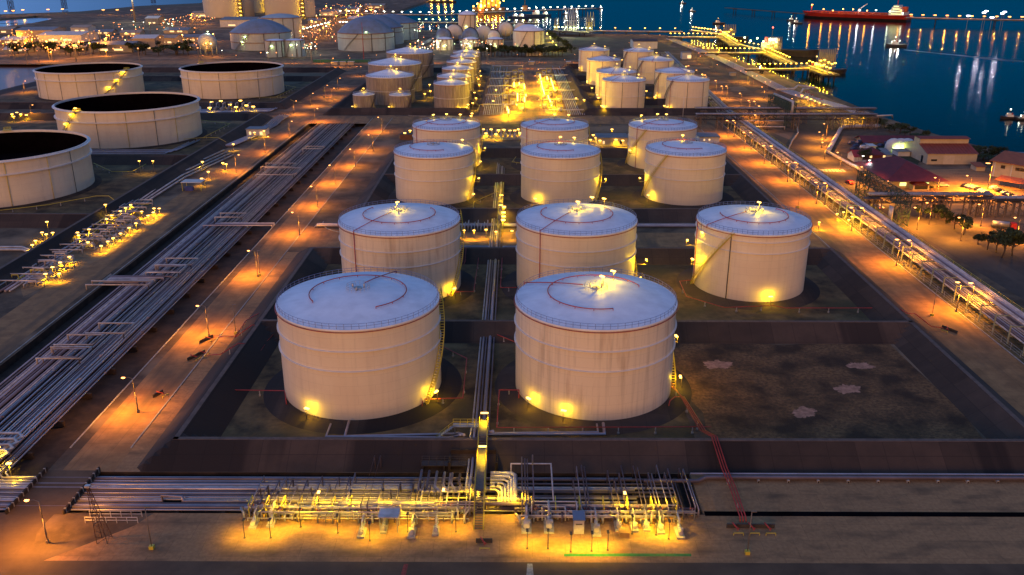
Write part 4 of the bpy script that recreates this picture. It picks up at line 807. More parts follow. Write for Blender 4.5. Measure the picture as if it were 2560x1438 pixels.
mb = MB(); mb.box(-10.5, 171.5, 3.4, 7.0, 1.6, .15); [mb.box(x, 171.5, 1.7, .18, .18, 3.4) for x in (-13.6, -8.2)]; mb.build("platform_deck", M_steel, t)
mb = MB(); mb.rail([(-14, 170.8, 3.45), (-7.6, 170.8, 3.45)], 1.1, 1.4, .05); mb.rail([(-14, 172.2, 3.45), (-7.6, 172.2, 3.45)], 1.1, 1.4, .05); mb.rail([(-14, 170.8, 3.45), (-17.5, 170.0, .8)], 1.1, 1.0, .05); mb.build("handrail", M_yrail, t)
mb = MB(); [mb.box(-14 - k * .42, 171.2, 3.2 - k * .32, .36, 1.2, .06) for k in range(9)]; mb.build("stair_treads", M_steel, t)
t = thing("rack_platform", "low dark railed platform at the foot of the bund left of the walkway", "platform")
mb = MB(); mb.box(-15, 158.6, 1.6, 9.5, 2.0, .15); [mb.box(x, 158.6, .3, .2, 1.6, 2.6) for x in (-19.4, -15, -10.6)]; mb.build("platform_deck", M_dsteel, t)
mb = MB(); mb.rail([(-19.7, 159.5, 1.7), (-10.3, 159.5, 1.7)], 1.1, 1.5, .05); mb.rail([(-19.7, 157.7, 1.7), (-10.3, 157.7, 1.7)], 1.1, 1.5, .05); mb.build("handrail", M_dsteel, t)
struct("bund_niche_wall", MB().box(-9.0, 161.4, 1.55, 9.6, .4, 3.4).box(-13.9, 159.6, 1.2, .5, 4.2, 2.4).box(-4.0, 159.6, 1.2, .5, 4.2, 2.4), M_trench)
# control cabinet
t = thing("control_cabinet", "white control cabinet with a blue-grey roof on the lit front pad", "cabinet", (*g(1447, 1335), 0))
MB().box(0, 1.0, 1.5, 1.9, 2.2, 3.0).build("cabinet_body", M_pipe3, t); MB().box(0, 1.2, 3.15, 2.3, 3.0, .18).build("roof", M_dome, t); MB().box(0, -.115, 2.2, 1.2, .05, .25).build("louvre", M_dsteel, t)
t = thing("pump_shelter", "small steel shelter frame over the pumps in the manifold's left half", "shelter", (*g(975, 1322), 0))
mb = MB(); [mb.box(a * 1.6, b * 1.2, 1.7, .16, .16, 3.4) for a in (-1, 1) for b in (-1, 1)]; mb.build("frame", M_steel, t); MB().box(0, 0, 3.45, 3.8, 2.9, .15).build("roof", M_pipe3, t)
tag(MB().box(0, 0, .5, 1.8, 1.6, 1.0).build("sump_box", M_concrete, None, (*g(1560, 1338), 0)), "low square concrete sump box on the right of the lit pad", "box")
def short_lamp(px, py, label, pw=3000, h=3.6, dy=1.0, lit=False):
    t = thing("pad_lamp", label, "lamp post", (*g(px, py), 0), 0, "short lamp posts on the front pad")
    mb = MB(); mb.tube([(0, 0, 0), (0, 0, h - .7), (0, dy * .5, h)], .07, 6); mb.box(0, 0, .06, .4, .4, .12); mb.build("pole", M_dsteel, t)
    hd = MB().box(0, dy * .5, h + .05, .45, .9, .14).build("lamp_head", M_bulby if lit else M_dsteel, t); lamp_light(hd, (0, dy * .5 + .1, h - .2), pw * 0.85, YELLOW, .2, 165)
for i, (px, py) in enumerate([(612, 1345), (677, 1345), (752, 1318), (845, 1333), (925, 1352), (1020, 1330), (1140, 1330), (1318, 1372), (1370, 1372), (1427, 1380), (1479, 1378), (1519, 1376), (1580, 1335), (1640, 1338), (1672, 1348)]):
    short_lamp(px, py, "%s short lamp post from the left on the lit front pad" % nth(i))
for i, (px, py) in enumerate([(700, 1290), (800, 1288), (880, 1285), (960, 1282), (1040, 1285), (1110, 1282), (1300, 1290), (1560, 1290), (1650, 1290), (1186, 1262), (1240, 1268)]):
    short_lamp(px, py, "%s lamp from the left tucked in among the manifold headers" % nth(i), 5200, 4.8, lit=i in (1, 5, 7))
# red foam stations
def foam_station(x, y, rz, label, w=9.0):
    t = thing("foam_station", label, "valve station", (x, y, 0), rz, "red foam valve stations")
    MB().box(0, .6, .45, w, .25, .9).build("back_board", M_dsteel, t)
    n = int(w / 3)
    for k in range(n):
        xx = -w / 2 + (k + .5) * w / n; mb = MB(); mb.tube([(xx - .6, .3, 1.5), (xx, -.6, 1.0), (xx + .5, -.8, .8)], .14, 6); mb.tube([(xx + .1, -.5, 1.0), (xx + .1, -1.3, .9)], .12, 6); mb.build("red_outlet", M_red, t)
        mb = MB(); mb.box(xx + .2, -1.7, .55, 1.9, .1, .12); [mb.box(xx + .2 + q, -1.7, .3, .1, .1, .6) for q in (-.9, .9)]; mb.build("guard_bar", M_yrail, t)
foam_station(*g(1878, 1325), 0, "dark board with three red outlets at the end of the three red lines")
foam_station(*g(520, 852), R(62), "red valve cluster on the left bund road, the upper one", 5)
foam_station(*g(495, 893), R(62), "red valve cluster in a dark frame on the left bund road, the lower one", 6)
foam_station(*g(400, 990), R(62), "red valve cluster on the verge by the lamp post of the corridor road", 3)
foam_station(*g(2370, 828), R(-62), "red valve cluster on the verge of the lit service road", 5)
foam_station(*g(1210, 1362), 0, "small single outlet stand on the front pad right of the walkway", 3)
t = thing("lattice_tower", "leaning rusty lattice mast beside the front road's corner", "mast", (*g(262, 1352), 0))
mb = MB(); H_ = 11.5
for a, b in ((-1, -1), (1, -1), (1, 1), (-1, 1)): mb.tube([(a * 1.0, b * 1.0, 0), (a * .15 - 1.2, b * .15, H_)], .07, 4)
for k in range(9):
    z0, z1 = k * H_ / 9, (k + 1) * H_ / 9; w0, w1 = 1 - .85 * k / 9, 1 - .85 * (k + 1) / 9; o0, o1 = -1.2 * k / 9, -1.2 * (k + 1) / 9
    for q in range(4):
        c = ((-1, -1), (1, -1), (1, 1), (-1, 1)); a, b = c[q], c[(q + 1) % 4]; mb.tube([(a[0] * w0 + o0, a[1] * w0, z0), (b[0] * w1 + o1, b[1] * w1, z1)], .04, 4)
mb.build("lattice", mat("rusty_steel", (.14, .06, .03), .8, var=.4, scale=1), t); MB().box(-1.2, 0, H_ + .2, .9, .7, .4).build("mast_head", M_pipe3, t)
t = thing("gangway_frame", "low white pipe frame lying beside the leaning mast", "frame", (*g(285, 1300), 0))
mb = MB(); mb.rail([(-5, -1, 0), (5, -1, 0)], 1.3, 2, .06); mb.rail([(-5, 1, 0), (5, 1, 0)], 1.3, 2, .06); mb.build("frame_rails", M_pipe3, t)

place_lamps("k", [(2450, 512), (2540, 545), (2400, 545), (2290, 520), (2420, 440), (2340, 445)], "%s orange lamp around the trestle bridge and open car park", "lamps by the trestle bridge and car park", h=9.0, rz=R(180), power=26000)
for k in range(3): pipe("west_pipe", [g3(228, 376 + k * 4, .8), g3(440 - k * 14, 376 + k * 4, .8), g3(500 - k * 14, 350 + k * 3, .8)], .4, M_pipe, "%s silver pipe along the near foot of the platform tank" % nth(k), "pipe", "silver pipes at the platform tank's foot")
for k in range(2): pipe("west_pipe", [g3(0, 618 + k * 6, .8), g3(55, 618 + k * 6, .8), g3(75, 625 + k * 6, 1.2)], .45, M_pipe3, "%s pale pipe entering from the left edge above the pump manifold" % nth(k), "pipe", "pale pipes at the left edge")
# ------------------------------------------------------------------ east side: long pipe rack, gantries, compound
def pv(x, y, z):
    c, s = math.cos(CAM_Y), math.sin(CAM_Y); d = -x * s + y * c; zz = z - CAM_H
    return 719 + CAM_F * (-zz * math.cos(CAM_P) - d * math.sin(CAM_P)) / (d * math.cos(CAM_P) - zz * math.sin(CAM_P))
def hgt(x, y, top):
    lo, hi = 0.0, 90.0
    for _ in range(40):
        m = (lo + hi) / 2
        if pv(x, y, m) > top: lo = m
        else: hi = m
    return lo
def lattice(mb, p0, p1, w, up, bays, r=.12, side=None):
    """square lattice girder or tower between p0 and p1; w width, up: unit vector of its second side"""
    a, b = Vector(p0), Vector(p1); d = (b - a).normalized(); u = Vector(up); v = d.cross(u).normalized(); u = v.cross(d).normalized()
    cs = [u * w / 2 + v * w / 2, u * w / 2 - v * w / 2, -u * w / 2 - v * w / 2, -u * w / 2 + v * w / 2]
    for c in cs: mb.tube([a + c, b + c], r, 4)
    for k in range(bays):
        q0, q1 = a.lerp(b, k / bays), a.lerp(b, (k + 1) / bays)
        for i in range(4):
            c, e = cs[i], cs[(i + 1) % 4]; mb.tube([q0 + c, q1 + e], r * .6, 4); mb.tube([q1 + c, q0 + e], r * .6, 4); mb.tube([q0 + c, q0 + e], r * .6, 4)
    return mb
rackx = lambda y: 141.0 if y < 600 else 141 + (y - 600) * .058
fr0 = None
for i, y in enumerate(range(176, 600, 8)):
    if fr0 is None:
        fr0 = tag(MB().box(-4.2, 0, 2.8, .35, .35, 5.6).box(4.0, 0, 2.8, .35, .35, 5.6).box(-.1, .02, 2.4, 8.0, .3, .3).box(-.1, .02, 5.2, 8.0, .3, .3).build("rack_portal", mat("rack_frame_paint", (.30, .33, .22), .6, var=.3, scale=1)), "x", "frame", "frames of the long pipe rack"); o = fr0
    else: o = fr0.copy(); col.objects.link(o)
    o.location = (141, y, 0); o["label"] = "%s two-post frame from the near end of the long pipe rack" % nth(i)
for i, y in enumerate(range(606, 1000, 14)):
    o = fr0.copy(); col.objects.link(o); o.location = (rackx(y), y, 0); o["label"] = "%s two-post frame of the long rack's far stretch, past the pipe bridge" % nth(i)
for i in range(13):
    up = i >= 7; x = (-3.4 + i * 1.05) if not up else (-.4 + (i - 7) * .78); z = 2.9 if not up else 5.75; r = [.24, .34, .28, .2, .38, .26, .3, .3, .26, .32, .28, .3, .34][i]
    pipe("rack_pipe", [(141 + x, 100, z), (141 + x, 600, z), (rackx(1000) + x, 1000, z)], r, [M_pipe3, M_pipe2, M_pipe, M_pipe3][i % 4], "%s pipe across the long service-road rack, lower tier first" % nth(i), "pipeline", "pipes of the long service-road rack")
tag(MB().rail([(146.6, 176, 4.6), (146.6, 600, 4.6)], 1.1, 6, .07).build("long_guard_railing", M_yrail), "yellow-green handrail along the sea side of the long pipe rack", "handrail")
for k, (px, py) in enumerate([(2118, 515), (2130, 530), (2150, 540)]): pump(*g(px, py), "%s small lit pump beside the rack near the road bend" % nth(k), 1.2, R(30), "small pumps beside the long rack")
for k, (px, py, pw) in enumerate([(2093, 535, 2500), (2109, 531, 3500), (2122, 550, 3500), (2048, 556, 3500), (2130, 542, 2000)]):
    t = thing("pump_lamp", "%s yellow lamp over the small pumps at the rack's road bend" % nth(k), "lamp post", (*g(px, py, 3), 0), 0, "lamps over the rack-side pumps"); MB().cyl((0, 0, 0), (0, 0, 3), .07, 6).build("pole", M_pole, t)
    hd = MB().box(0, 0, 3.05, .8, .5, .2).build("lamp_head", M_bulby, t); lamp_light(hd, (0, 0, 2.7), pw, YELLOW)
struct("fence_ground", MB().sheet(rect(134.8, 148.5, 100, 600), .028), mat("dry_verge_grass", (.17, .13, .05), .97, c2=(.05, .045, .02), scale=.5))
# service-road side fence
t = thing("mesh_fence", "thin post-and-wire fence along the rack side of the lit service road", "fence"); mb = MB()
for y in range(170, 560, 5): mb.box(135.6, y, 1.0, .09, .09, 2.0)
for z in (.4, 1.1, 1.9): mb.tube([(135.6, 170, z), (135.6, 558, z)], .03, 3)
mb.build("fence_mesh", M_steel, t)
# large expansion loops at the near end of the rack
for k in range(4):
    pipe("rack_loop_pipe", [(138 + k, 196, 5.9), (138 + k, 214 - k * 1.2, 5.9), (147.5 - k, 214 - k * 1.2, 6.6), (147.5 - k, 198 + k, 6.6), (139 + k, 198 + k, 6.6)], .28, M_pipe3, "%s nested bend of the big pipe loop at the rack's near end" % nth(k), "pipe loop", "nested loop bends at the rack's near end")
# gantries
def gantry(name, label, b1, b2, top1, w, pipe_on=False):
    (x1, y1), (x2, y2) = g(*b1), g(*b2); h = hgt(x2, y2, top1); t = thing(name, label, "gantry"); M = M_gsteel
    for (x, y) in ((x1, y1), (x2, y2)): lattice(MB(), (x, y, 0), (x, y, h), w, (1, 0, 0), int(h / w / .9), .2).build("gantry_tower", M, t)
    lattice(MB(), (x1, y1, h - w / 2), (x2, y2, h - w / 2), w, (0, 0, 1), int(math.dist((x1, y1), (x2, y2)) / w), .18).build("gantry_beam", M, t)
    if pipe_on:
        MB().tube([(x1, y1 - w * .3, h + .8), (x2, y2 - w * .6, h + .8), (x2, y2 - w * .6, 8)], .75, 10).build("gantry_pipe", M_pipe3, t)
        MB().prism([(x1, y1 - w * .5), (x2, y2 - w * .5), (x2, y2 - w * .45), (x1, y1 - w * .45)], h - w, h).build("girder_plate", M, t)
    else:
        for q in (.3, .5, .7): MB().tube([(x2 - 4.5, y2 + q * 6 - 3, 0), (x2 - 4.5, y2 + q * 6 - 3, h - w - .5)], .38, 8).build("riser_pipe", M_pipe3, t)
    return h
H1 = gantry("pipe_gantry", "green lattice gantry spanning the asphalt road, nearer one", (2152, 496), (2250, 562), 487, 4.2)
H2 = gantry("pipe_gantry", "green lattice gantry with a silver pipe on top, farther one", (1928, 296), (1972, 318), 256, 5.0, True)
# pipe bridges
def pipe_bridge(label, px0, px1, py, z, npipes, legs, w=5.0, truss=True):
    x0, y0 = g(px0, py, z); x1 = g(px1, py, z)[0]; t = thing("pipe_bridge", label, "pipe bridge"); n = int((x1 - x0) / 5)
    for k in range(npipes):
        MB().tube([(x0, y0 - w / 2 + (k + .5) * w / npipes, z + .6), (x1, y0 - w / 2 + (k + .5) * w / npipes, z + .6)], .36 + .12 * (k % 2), 8).build("bridge_pipe", [M_pipe, M_pipe3, M_pipe2][k % 3], t)
    if truss: lattice(MB(), (x0, y0, z - 1.6), (x1, y0, z - 1.6), 2.8, (0, 0, 1), n, .16).build("bridge_truss", M_dsteel, t)
    else: MB().box((x0 + x1) / 2, y0, z - .3, x1 - x0, w, .4).build("bridge_deck", M_dsteel, t)
    for px in legs:
        x = g(px, py, z)[0]; mb = MB()
        for a in (-1.6, 1.6):
            for b in (-2.2, 2.2): mb.box(x + a, y0 + b, (z - 1) / 2, .4, .4, z - 1)
        for b in (-2.2, 2.2):
            for q in range(2): mb.tube([(x - 1.6, y0 + b, q * (z - 2) / 2 + .5), (x + 1.6, y0 + b, (q + 1) * (z - 2) / 2)], .12, 4); mb.tube([(x + 1.6, y0 + b, q * (z - 2) / 2 + .5), (x - 1.6, y0 + b, (q + 1) * (z - 2) / 2)], .12, 4)
        mb.box(x, y0, z - 1.25, 3.5, 4.7, .3); mb.build("bridge_trestle", mat("trestle_brown", (.20, .14, .10), .7, var=.3, scale=1), t)
    MB().rail([(x0, y0 - w / 2, z + .2), (x1, y0 - w / 2, z + .2)], 1.2, 4, .06).build("handrail", M_dsteel, t)
    return x0, x1, y0
pipe_bridge("long pipe bridge crossing the road between the cone-roof tanks and the shore, front one", 1740, 2190, 287, 9.0, 3, (1745, 1800, 1850, 1910, 1990, 2075, 2100, 2130, 2170, 2186))
pipe_bridge("long pipe bridge crossing to the shore, the rear one with rails", 1737, 2188, 272, 9.5, 3, (1760, 1880, 2010, 2150))
pipe_bridge("pipe bridge on braced trestles behind the nearer green gantry", 2170, 2478, 488, 9.0, 3, (2172, 2192, 2325, 2352, 2365, 2430, 2450, 2474))
pipe_bridge("right-hand continuation of the trestle pipe bridge on plain posts", 2480, 2760, 497, 7.5, 3, (2500, 2538, 2570), truss=False)
pipe("shore_pipe", [g3(2188, 290, 4), g3(2230, 288, 4), g3(2232, 297, 0.5)], .5, M_pipe3, "short pipe beyond the end of the long pipe bridges", "pipe")
# stepped pipe frame before the bridge left end
for k, (a, b, y_) in enumerate([(1741, 1837, 292), (1860, 1960, 302), (1855, 1962, 313)]):
    x0, y0 = g(a, y_, 3); x1, _ = g(b, y_, 3); pipe("frame_pipe", [(x0, y0, .2), (x0, y0, 4 - k), (x1, y0, 4 - k), (x1, y0, .2)], .35, M_pipe3, "%s goal-shaped pipe below the long pipe bridges, leftmost first" % nth(k), "pipe", "goal-shaped pipes below the bridges")
# shore pipelines
sh = [(1672, 97), (1740, 124), (1802, 150), (1855, 176), (1905, 200), (1948, 222), (2000, 240), (2080, 262), (2155, 285)]
for k in range(7):
    o = k * 1.6 - 3; pts = [(g(a, b, 1)[0] + o, g(a, b, 1)[1], .9) for a, b in sh]
    pipe("shore_pipeline", pts, .5 if k in (0, 6) else .32, M_pipe3 if k % 2 == 0 else M_pipe, "%s of the parallel pipes following the shore, landward first" % nth(k), "pipeline", "parallel shore pipes")
pipe("shore_loop", [g3(1940, 224, 2), g3(1985, 222, 4), g3(1995, 214, 5), g3(2040, 220, 5), g3(2046, 223, 3)], .8, M_pipe3, "big raised white pipe bend over the shore pipes, farther one", "pipe loop")
pipe("shore_loop", [g3(2000, 235, 2), g3(2008, 222, 5), g3(2040, 220.5, 5)], .7, M_pipe3, "big raised white pipe bend over the shore pipes, nearer one", "pipe loop")
pipe("fat_white_pipe", [g3(2070, 379, 1), g3(2102, 321, 1), g3(2108, 317, 1), g3(2190, 316, 1), g3(2196, 314, 1)], 1.25, M_pipe3, "fat white pipe bending round the grassy plot by the asphalt road", "pipe", n=12)
mb = MB(); mb.tube([g3(2070, 380, 1), g3(2162, 430, 1)], .9, 8); tag(mb.build("low_wall", M_pipe3), "low cream wall between the asphalt road and the compound", "wall")
pipe("road_edge_barrier", [g3(1970, 376, .8), g3(1980, 352, .8), g3(1995, 332, .8), g3(1993, 318, .8), g3(1984, 309, .8)], .45, M_kerb, "curved pale barrier on the inner edge of the asphalt road's bend", "barrier")
for k, (a, b) in enumerate([(2013, 242), (2020, 245), (2030, 250), (2040, 256), (2052, 262), (2018, 240)]):
    x, y = g(a, b); valve(x, y, 1.2, "%s large valve of the lit shore valve row" % nth(k), 3.0, "large valves of the lit shore row")
for k, (a, b) in enumerate([(2006, 239), (2018, 243), (2028, 248), (2037, 252), (2049, 258), (2060, 262), (2112, 284), (2132, 290), (2120, 297), (2160, 296)]):
    t = thing("valve_lamp", "%s yellow lamp above the shore valves by the pipe bridges" % nth(k), "lamp post", (*g(a, b, 4), 0), 0, "lamps above the shore valves"); MB().cyl((0, 0, 0), (0, 0, 4), .1, 6).build("pole", M_pole, t)
    hd = MB().box(0, 0, 4.1, 1.0, .8, .3).build("lamp_head", M_bulby, t); lamp_light(hd, (0, 0, 3.6), 5000, YELLOW)
# ------------------------------------------------------------------ buildings
M_cream = mat("cream_wall", (.55, .45, .30), .85, var=.15, scale=.3); M_redroof = mat("dark_red_roof", (.16, .018, .02), .6, c2=(.11, .012, .014), scale=.4); M_white = mat("white_wall", (.62, .62, .60), .8, var=.15, scale=.3)
M_orroof = mat("rust_red_roof", (.36, .10, .035), .6, var=.25, scale=.4); M_glass = mat("dark_window_glass", (.02, .025, .03), .1); M_door = mat("roller_door", (.60, .50, .36), .6, var=.1, scale=.5); M_grey = mat("grey_sheet_roof", (.22, .22, .23), .6, var=.25, scale=.3)
M_litwin = emis("lit_window", (1.0, .6, .2), 1.4); M_litgreen = emis("green_lit_window", (.75, 1.0, .3), 1.5); M_tan = mat("tan_wall", (.40, .33, .26), .85, var=.2, scale=.1)
def house(label, x, y, w, d, h, rh, wall, roof, rz=0.0, name="building", style="gable", wins=(), doors=(), over=.5, group=None, cat="building", z=0.0):
    """x,y: centre of the near wall's foot; w along local x, d deep"""
    t = thing(name, label, cat, (x, y, z), rz, group); mb = MB(); mb.box(0, d / 2, h / 2, w, d, h)
    if style == "gable": mb.add([(-w / 2, 0, h), (-w / 2, d, h), (-w / 2, d / 2, h + rh), (w / 2, 0, h), (w / 2, d, h), (w / 2, d / 2, h + rh)], [(0, 2, 1), (3, 4, 5)])
    mb.build("wall", wall, t); rb = MB(); o = over; W = w / 2 + o
    if style == "gable":
        e = rh / (d / 2) * o
        for s in (0, 1):
            ya, yb = (-o, d / 2) if s == 0 else (d + o, d / 2)
            rb.add([(-W, ya, h - e), (W, ya, h - e), (W, yb, h + rh), (-W, yb, h + rh), (-W, ya, h - e + .18), (W, ya, h - e + .18), (W, yb, h + rh + .18), (-W, yb, h + rh + .18)], [(4, 5, 6, 7), (0, 3, 2, 1), (0, 1, 5, 4), (1, 2, 6, 5), (3, 0, 4, 7)])
    elif style == "hip":
        q = min(w, d) / 2; hx = max(0, w / 2 - q); hy = max(0, d / 2 - q)
        rb.add([(-W, -o, h), (W, -o, h), (W, d + o, h), (-W, d + o, h), (-hx, d / 2 - hy, h + rh), (hx, d / 2 - hy, h + rh), (hx, d / 2 + hy, h + rh), (-hx, d / 2 + hy, h + rh)], [(0, 1, 5, 4), (1, 2, 6, 5), (2, 3, 7, 6), (3, 0, 4, 7), (4, 5, 6, 7), (3, 2, 1, 0)])
    elif style == "shed": rb.add([(-W, -o, h), (W, -o, h), (W, d + o, h + rh), (-W, d + o, h + rh), (-W, -o, h + .2), (W, -o, h + .2), (W, d + o, h + rh + .2), (-W, d + o, h + rh + .2)], [(4, 5, 6, 7), (3, 2, 1, 0), (0, 1, 5, 4), (1, 2, 6, 5), (2, 3, 7, 6), (3, 0, 4, 7)])
    else: rb.box(0, d / 2, h + .15, w + 2 * o, d + 2 * o, .3)
    rb.build("roof", roof, t)
    for a, z0, ww, hh, m in wins: MB().box(a, -.03, z0 + hh / 2, ww, .12, hh).build("window", m, t)
    for a, ww, hh in doors: MB().box(a, -.04, hh / 2 + .01, ww, .12, hh).build("door", M_door, t)
    return t
x0, y0 = g(2316, 411); x1, _ = g(2439, 411); W = x1 - x0; h = hgt(x0, y0, 384)
t = thing("warehouse", "cream warehouse with a ribbed red roof and a big roller door by the sea", "warehouse", (x0, y0, 0)); D = 30; MX = mat("red_ribbed_roof", (.27, .05, .028), .55, c2=(.21, .04, .022), scale=.5)
mb = MB(); mb.box(W / 2, D / 2, h / 2, W, D, h); mb.add([(0, 0, h), (0, D * .38, h + 3), (0, D * .38, h + 5.5), (0, D * .62, h + 5.5), (0, D * .62, h + 3), (0, D, h), (W, 0, h), (W, D * .38, h + 3), (W, D * .38, h + 5.5), (W, D * .62, h + 5.5), (W, D * .62, h + 3), (W, D, h)], [(5, 4, 3, 2, 1, 0), (6, 7, 8, 9, 10, 11), (1, 2, 8, 7), (3, 4, 10, 9)]); mb.build("wall", M_cream, t)
mb = MB()
for ya, za, yb, zb in ((-.6, h - .2, D * .38, h + 3.1), (D + .6, h - .2, D * .62, h + 3.1), (D * .34, h + 5.6, D * .5, h + 6.3), (D * .66, h + 5.6, D * .5, h + 6.3)): mb.add([(-.6, ya, za), (W + .6, ya, za), (W + .6, yb, zb), (-.6, yb, zb)], [(0, 1, 2, 3) if yb > ya else (3, 2, 1, 0)])
for k in range(14): mb.box(1.2 + k * (W - 2.4) / 13, D * .18, h + 1.75, .25, D * .40, .1) if False else mb.tube([(1.2 + k * (W - 2.4) / 13, -.5, h + .0), (1.2 + k * (W - 2.4) / 13, D * .37, h + 3.2)], .12, 4)
mb.build("roof", MX, t); MB().box(W * .44, -.05, h * .4, W * .22, .1, h * .8).build("door", M_door, t); MB().box(W * .14, -.05, 2.2, W * .12, .1, 1.0).build("window", M_glass, t); MB().box(-.05, 6, 1.8, .1, 2.2, 3.6).build("side_door", M_glass, t)
def pxhouse(label, pxl, pxr, py, top, d, rh, wall, roof, **k):
    (xa, ya), (xb, yb) = g(pxl, py), g(pxr, py); return house(label, (xa + xb) / 2, (ya + yb) / 2, xb - xa, d, hgt(xa, ya, top), rh, wall, roof, **k)
pxhouse("long low shed with a plain dark red roof beside the grassy plot", 2160, 2296, 362, 354, 12, 2.2, M_grey, M_redroof, style="gable", over=1.2)
pxhouse("dark red hip-roofed gatehouse with a green-lit porch at the compound entrance", 2225, 2340, 470, 449, 34, 6.5, M_cream, M_redroof, style="hip", over=4.0, name="gatehouse", wins=[(-5, 1, 3, 1.6, M_litgreen), (6, 1, 2, 1.6, M_litgreen)])
pxhouse("small porch with a dark red roof in front of the gatehouse", 2282, 2322, 476, 463, 9, 2.0, M_cream, M_redroof, style="hip", name="porch", wins=[(0, .5, 6, 2.6, M_glass)])
pxhouse("small white house with a bright red roof, leftmost in the compound", 2135, 2155, 405, 392, 10, 2.5, M_white, mat("bright_red_roof", (.34, .03, .025), .6, var=.2, scale=.5))
pxhouse("brown-red brick house in the middle of the compound", 2170, 2210, 402, 388, 12, 3, mat("brick_wall", (.22, .06, .04), .85, var=.3, scale=.8), M_redroof, style="hip", wins=[(-3, 1.5, 1.2, 1.4, M_litwin), (4, 1.5, 1.2, 1.4, M_litwin)])
pxhouse("dark red roofed shelter with a lit doorway behind the gatehouse", 2182, 2228, 420, 411, 10, 2, M_cream, M_redroof, style="hip", over=1.5, wins=[(3, .5, 3, 2.2, M_litgreen)])
pxhouse("white lean building between the brick house and the domes", 2214, 2228, 402, 388, 10, 1.5, M_white, M_grey, style="shed")
pxhouse("white squat tank house behind the small houses", 2174, 2188, 380, 366, 6, .6, M_white, M_white, style="flat")
pxhouse("white fenced shed beside the three pale domes", 2244, 2274, 391, 380, 8, .5, M_white, M_grey, style="flat")
for k, px in enumerate((2232, 2250, 2266)):
    x, y = g(px, 376); t = thing("dome_tent", "%s pale fabric dome tent beside the warehouse, counted from the left" % nth(k), "tent", (x, y, 0), 0, "pale dome tents"); MB().lathe(0, 0, [(4.6, 0), (4.5, 3.0), (3.6, 5.2), (2.0, 6.4), (.02, 6.9)], 20).build("dome", M_white, t); hd = MB().box(0, -5.0, 2.4, 5, .15, .8).build("lit_strip", M_litgreen, t); lamp_light(hd, (0, -6, 2.5), 1800, (.7, 1, .2))
# offices at the right edge (run away from the viewer at an angle)
x, y = g(2476, 440); t = thing("office_building", "long cream office with dark windows and a rust-red roof at the right edge", "office building", (x, y, 0), R(-50)); L = 62
MB().box(L / 2, 6, 4.0, L, 12, 8).build("wall", M_cream, t); MB().add([(-1, -2, 7.6), (L, -2, 7.6), (L, 14, 10.5), (-1, 14, 10.5), (-1, -2, 7.9), (L, -2, 7.9), (L, 14, 10.8), (-1, 14, 10.8)], [(4, 5, 6, 7), (3, 2, 1, 0), (0, 1, 5, 4), (1, 2, 6, 5), (2, 3, 7, 6), (3, 0, 4, 7)]).build("roof", M_orroof, t)
for k in range(7): MB().box(5 + k * 8, -.05, 5.4, 4.5 if k % 2 else 2, .12, 1.6).build("window", M_glass, t); MB().box(1.2 + k * 8, -.1, 4, .5, .3, 8).build("pilaster", M_white, t)
x, y = g(2484, 466); t = thing("car_park_canopy", "rust-red sloping car park roof before the long office", "canopy", (x, y, 0), R(-48)); MB().add([(0, 0, 3.2), (60, 0, 3.2), (60, 7, 4.2), (0, 7, 4.2), (0, 0, 3.4), (60, 0, 3.4), (60, 7, 4.4), (0, 7, 4.4)], [(4, 5, 6, 7), (3, 2, 1, 0), (0, 1, 5, 4), (1, 2, 6, 5), (2, 3, 7, 6), (3, 0, 4, 7)]).build("roof", M_orroof, t)
for k in range(7): MB().cyl((1 + k * 9, 3.5, 0), (1 + k * 9, 3.5, 3.6), .15, 6).build("post", M_steel, t)
pxhouse("orange-lit small guard hut under the bright floodlight", 2440, 2462, 428, 418, 6, 1, M_cream, M_orroof, style="shed", name="guard_hut")
pxhouse("grey flat shed on the shore side of the long office", 2540, 2640, 412, 398, 16, .5, M_grey, M_grey, style="flat")
# buildings by the rearmost white tanks and elsewhere
pxhouse("white building with a flat dark roof beside the rearmost white tank", 1748, 1798, 357, 343, 13, .3, M_white, M_grey, style="flat", wins=[(-3, 1.2, .9, 1.0, M_litwin), (0, 1.2, .9, 1.0, M_litwin)])
pxhouse("yellow-lit long building with a dark flat roof between two rearmost tanks", 1492, 1569, 365, 345, 13, .3, M_cream, M_grey, style="flat", wins=[(-5, 1.2, 1, 1.6, M_litwin), (5, 1.2, 1.2, 1.8, M_glass)], doors=[(1, 1.2, 2.4)])
pxhouse("rusty brown container beside the rearmost tank near the corridor", 1000, 1031, 350, 337, 5, .1, mat("rust_container", (.16, .07, .04), .8, var=.3, scale=.6), M_dsteel, style="flat", name="container", cat="container", over=0)
pxhouse("white elevated cabin with lit windows beside the far corridor road", 617, 664, 341, 324, 9, .2, M_white, M_grey, style="flat", name="cabin", cat="cabin", wins=[(-3.5, 1, 1.2, 1.8, M_litwin), (3.2, 1, 1.6, 1.8, M_litwin)])
t = thing("open_shelter", "open steel shelter with a pale flat roof and a blue box inside", "shelter", (*g(462, 478), 0)); MB().box(3.5, 2.5, 4.2, 9.5, 6.5, .25).build("roof", M_white, t); mb = MB(); [mb.box(3.5 + a * 4.3, 2.5 + b * 2.8, 2.05, .2, .2, 4.1) for a in (-1, 1) for b in (-1, 1)]; mb.build("posts_frame", M_yrail, t)
tag(MB().box(0, 0, .9, 3.6, 2, 1.8).build("blue_box", mat("blue_paint", (.02, .05, .30), .5, var=.2, scale=1), None, (g(462, 478)[0] + 1.8, g(462, 478)[1] + 1.4, 0)), "blue equipment box under the open steel shelter", "box")
pxhouse("white hall by the far shore behind the cone-roof tanks", 1583, 1643, 122, 104, 30, 2, M_white, mat("brown_roof", (.10, .06, .05), .7, var=.2, scale=.2), style="gable")
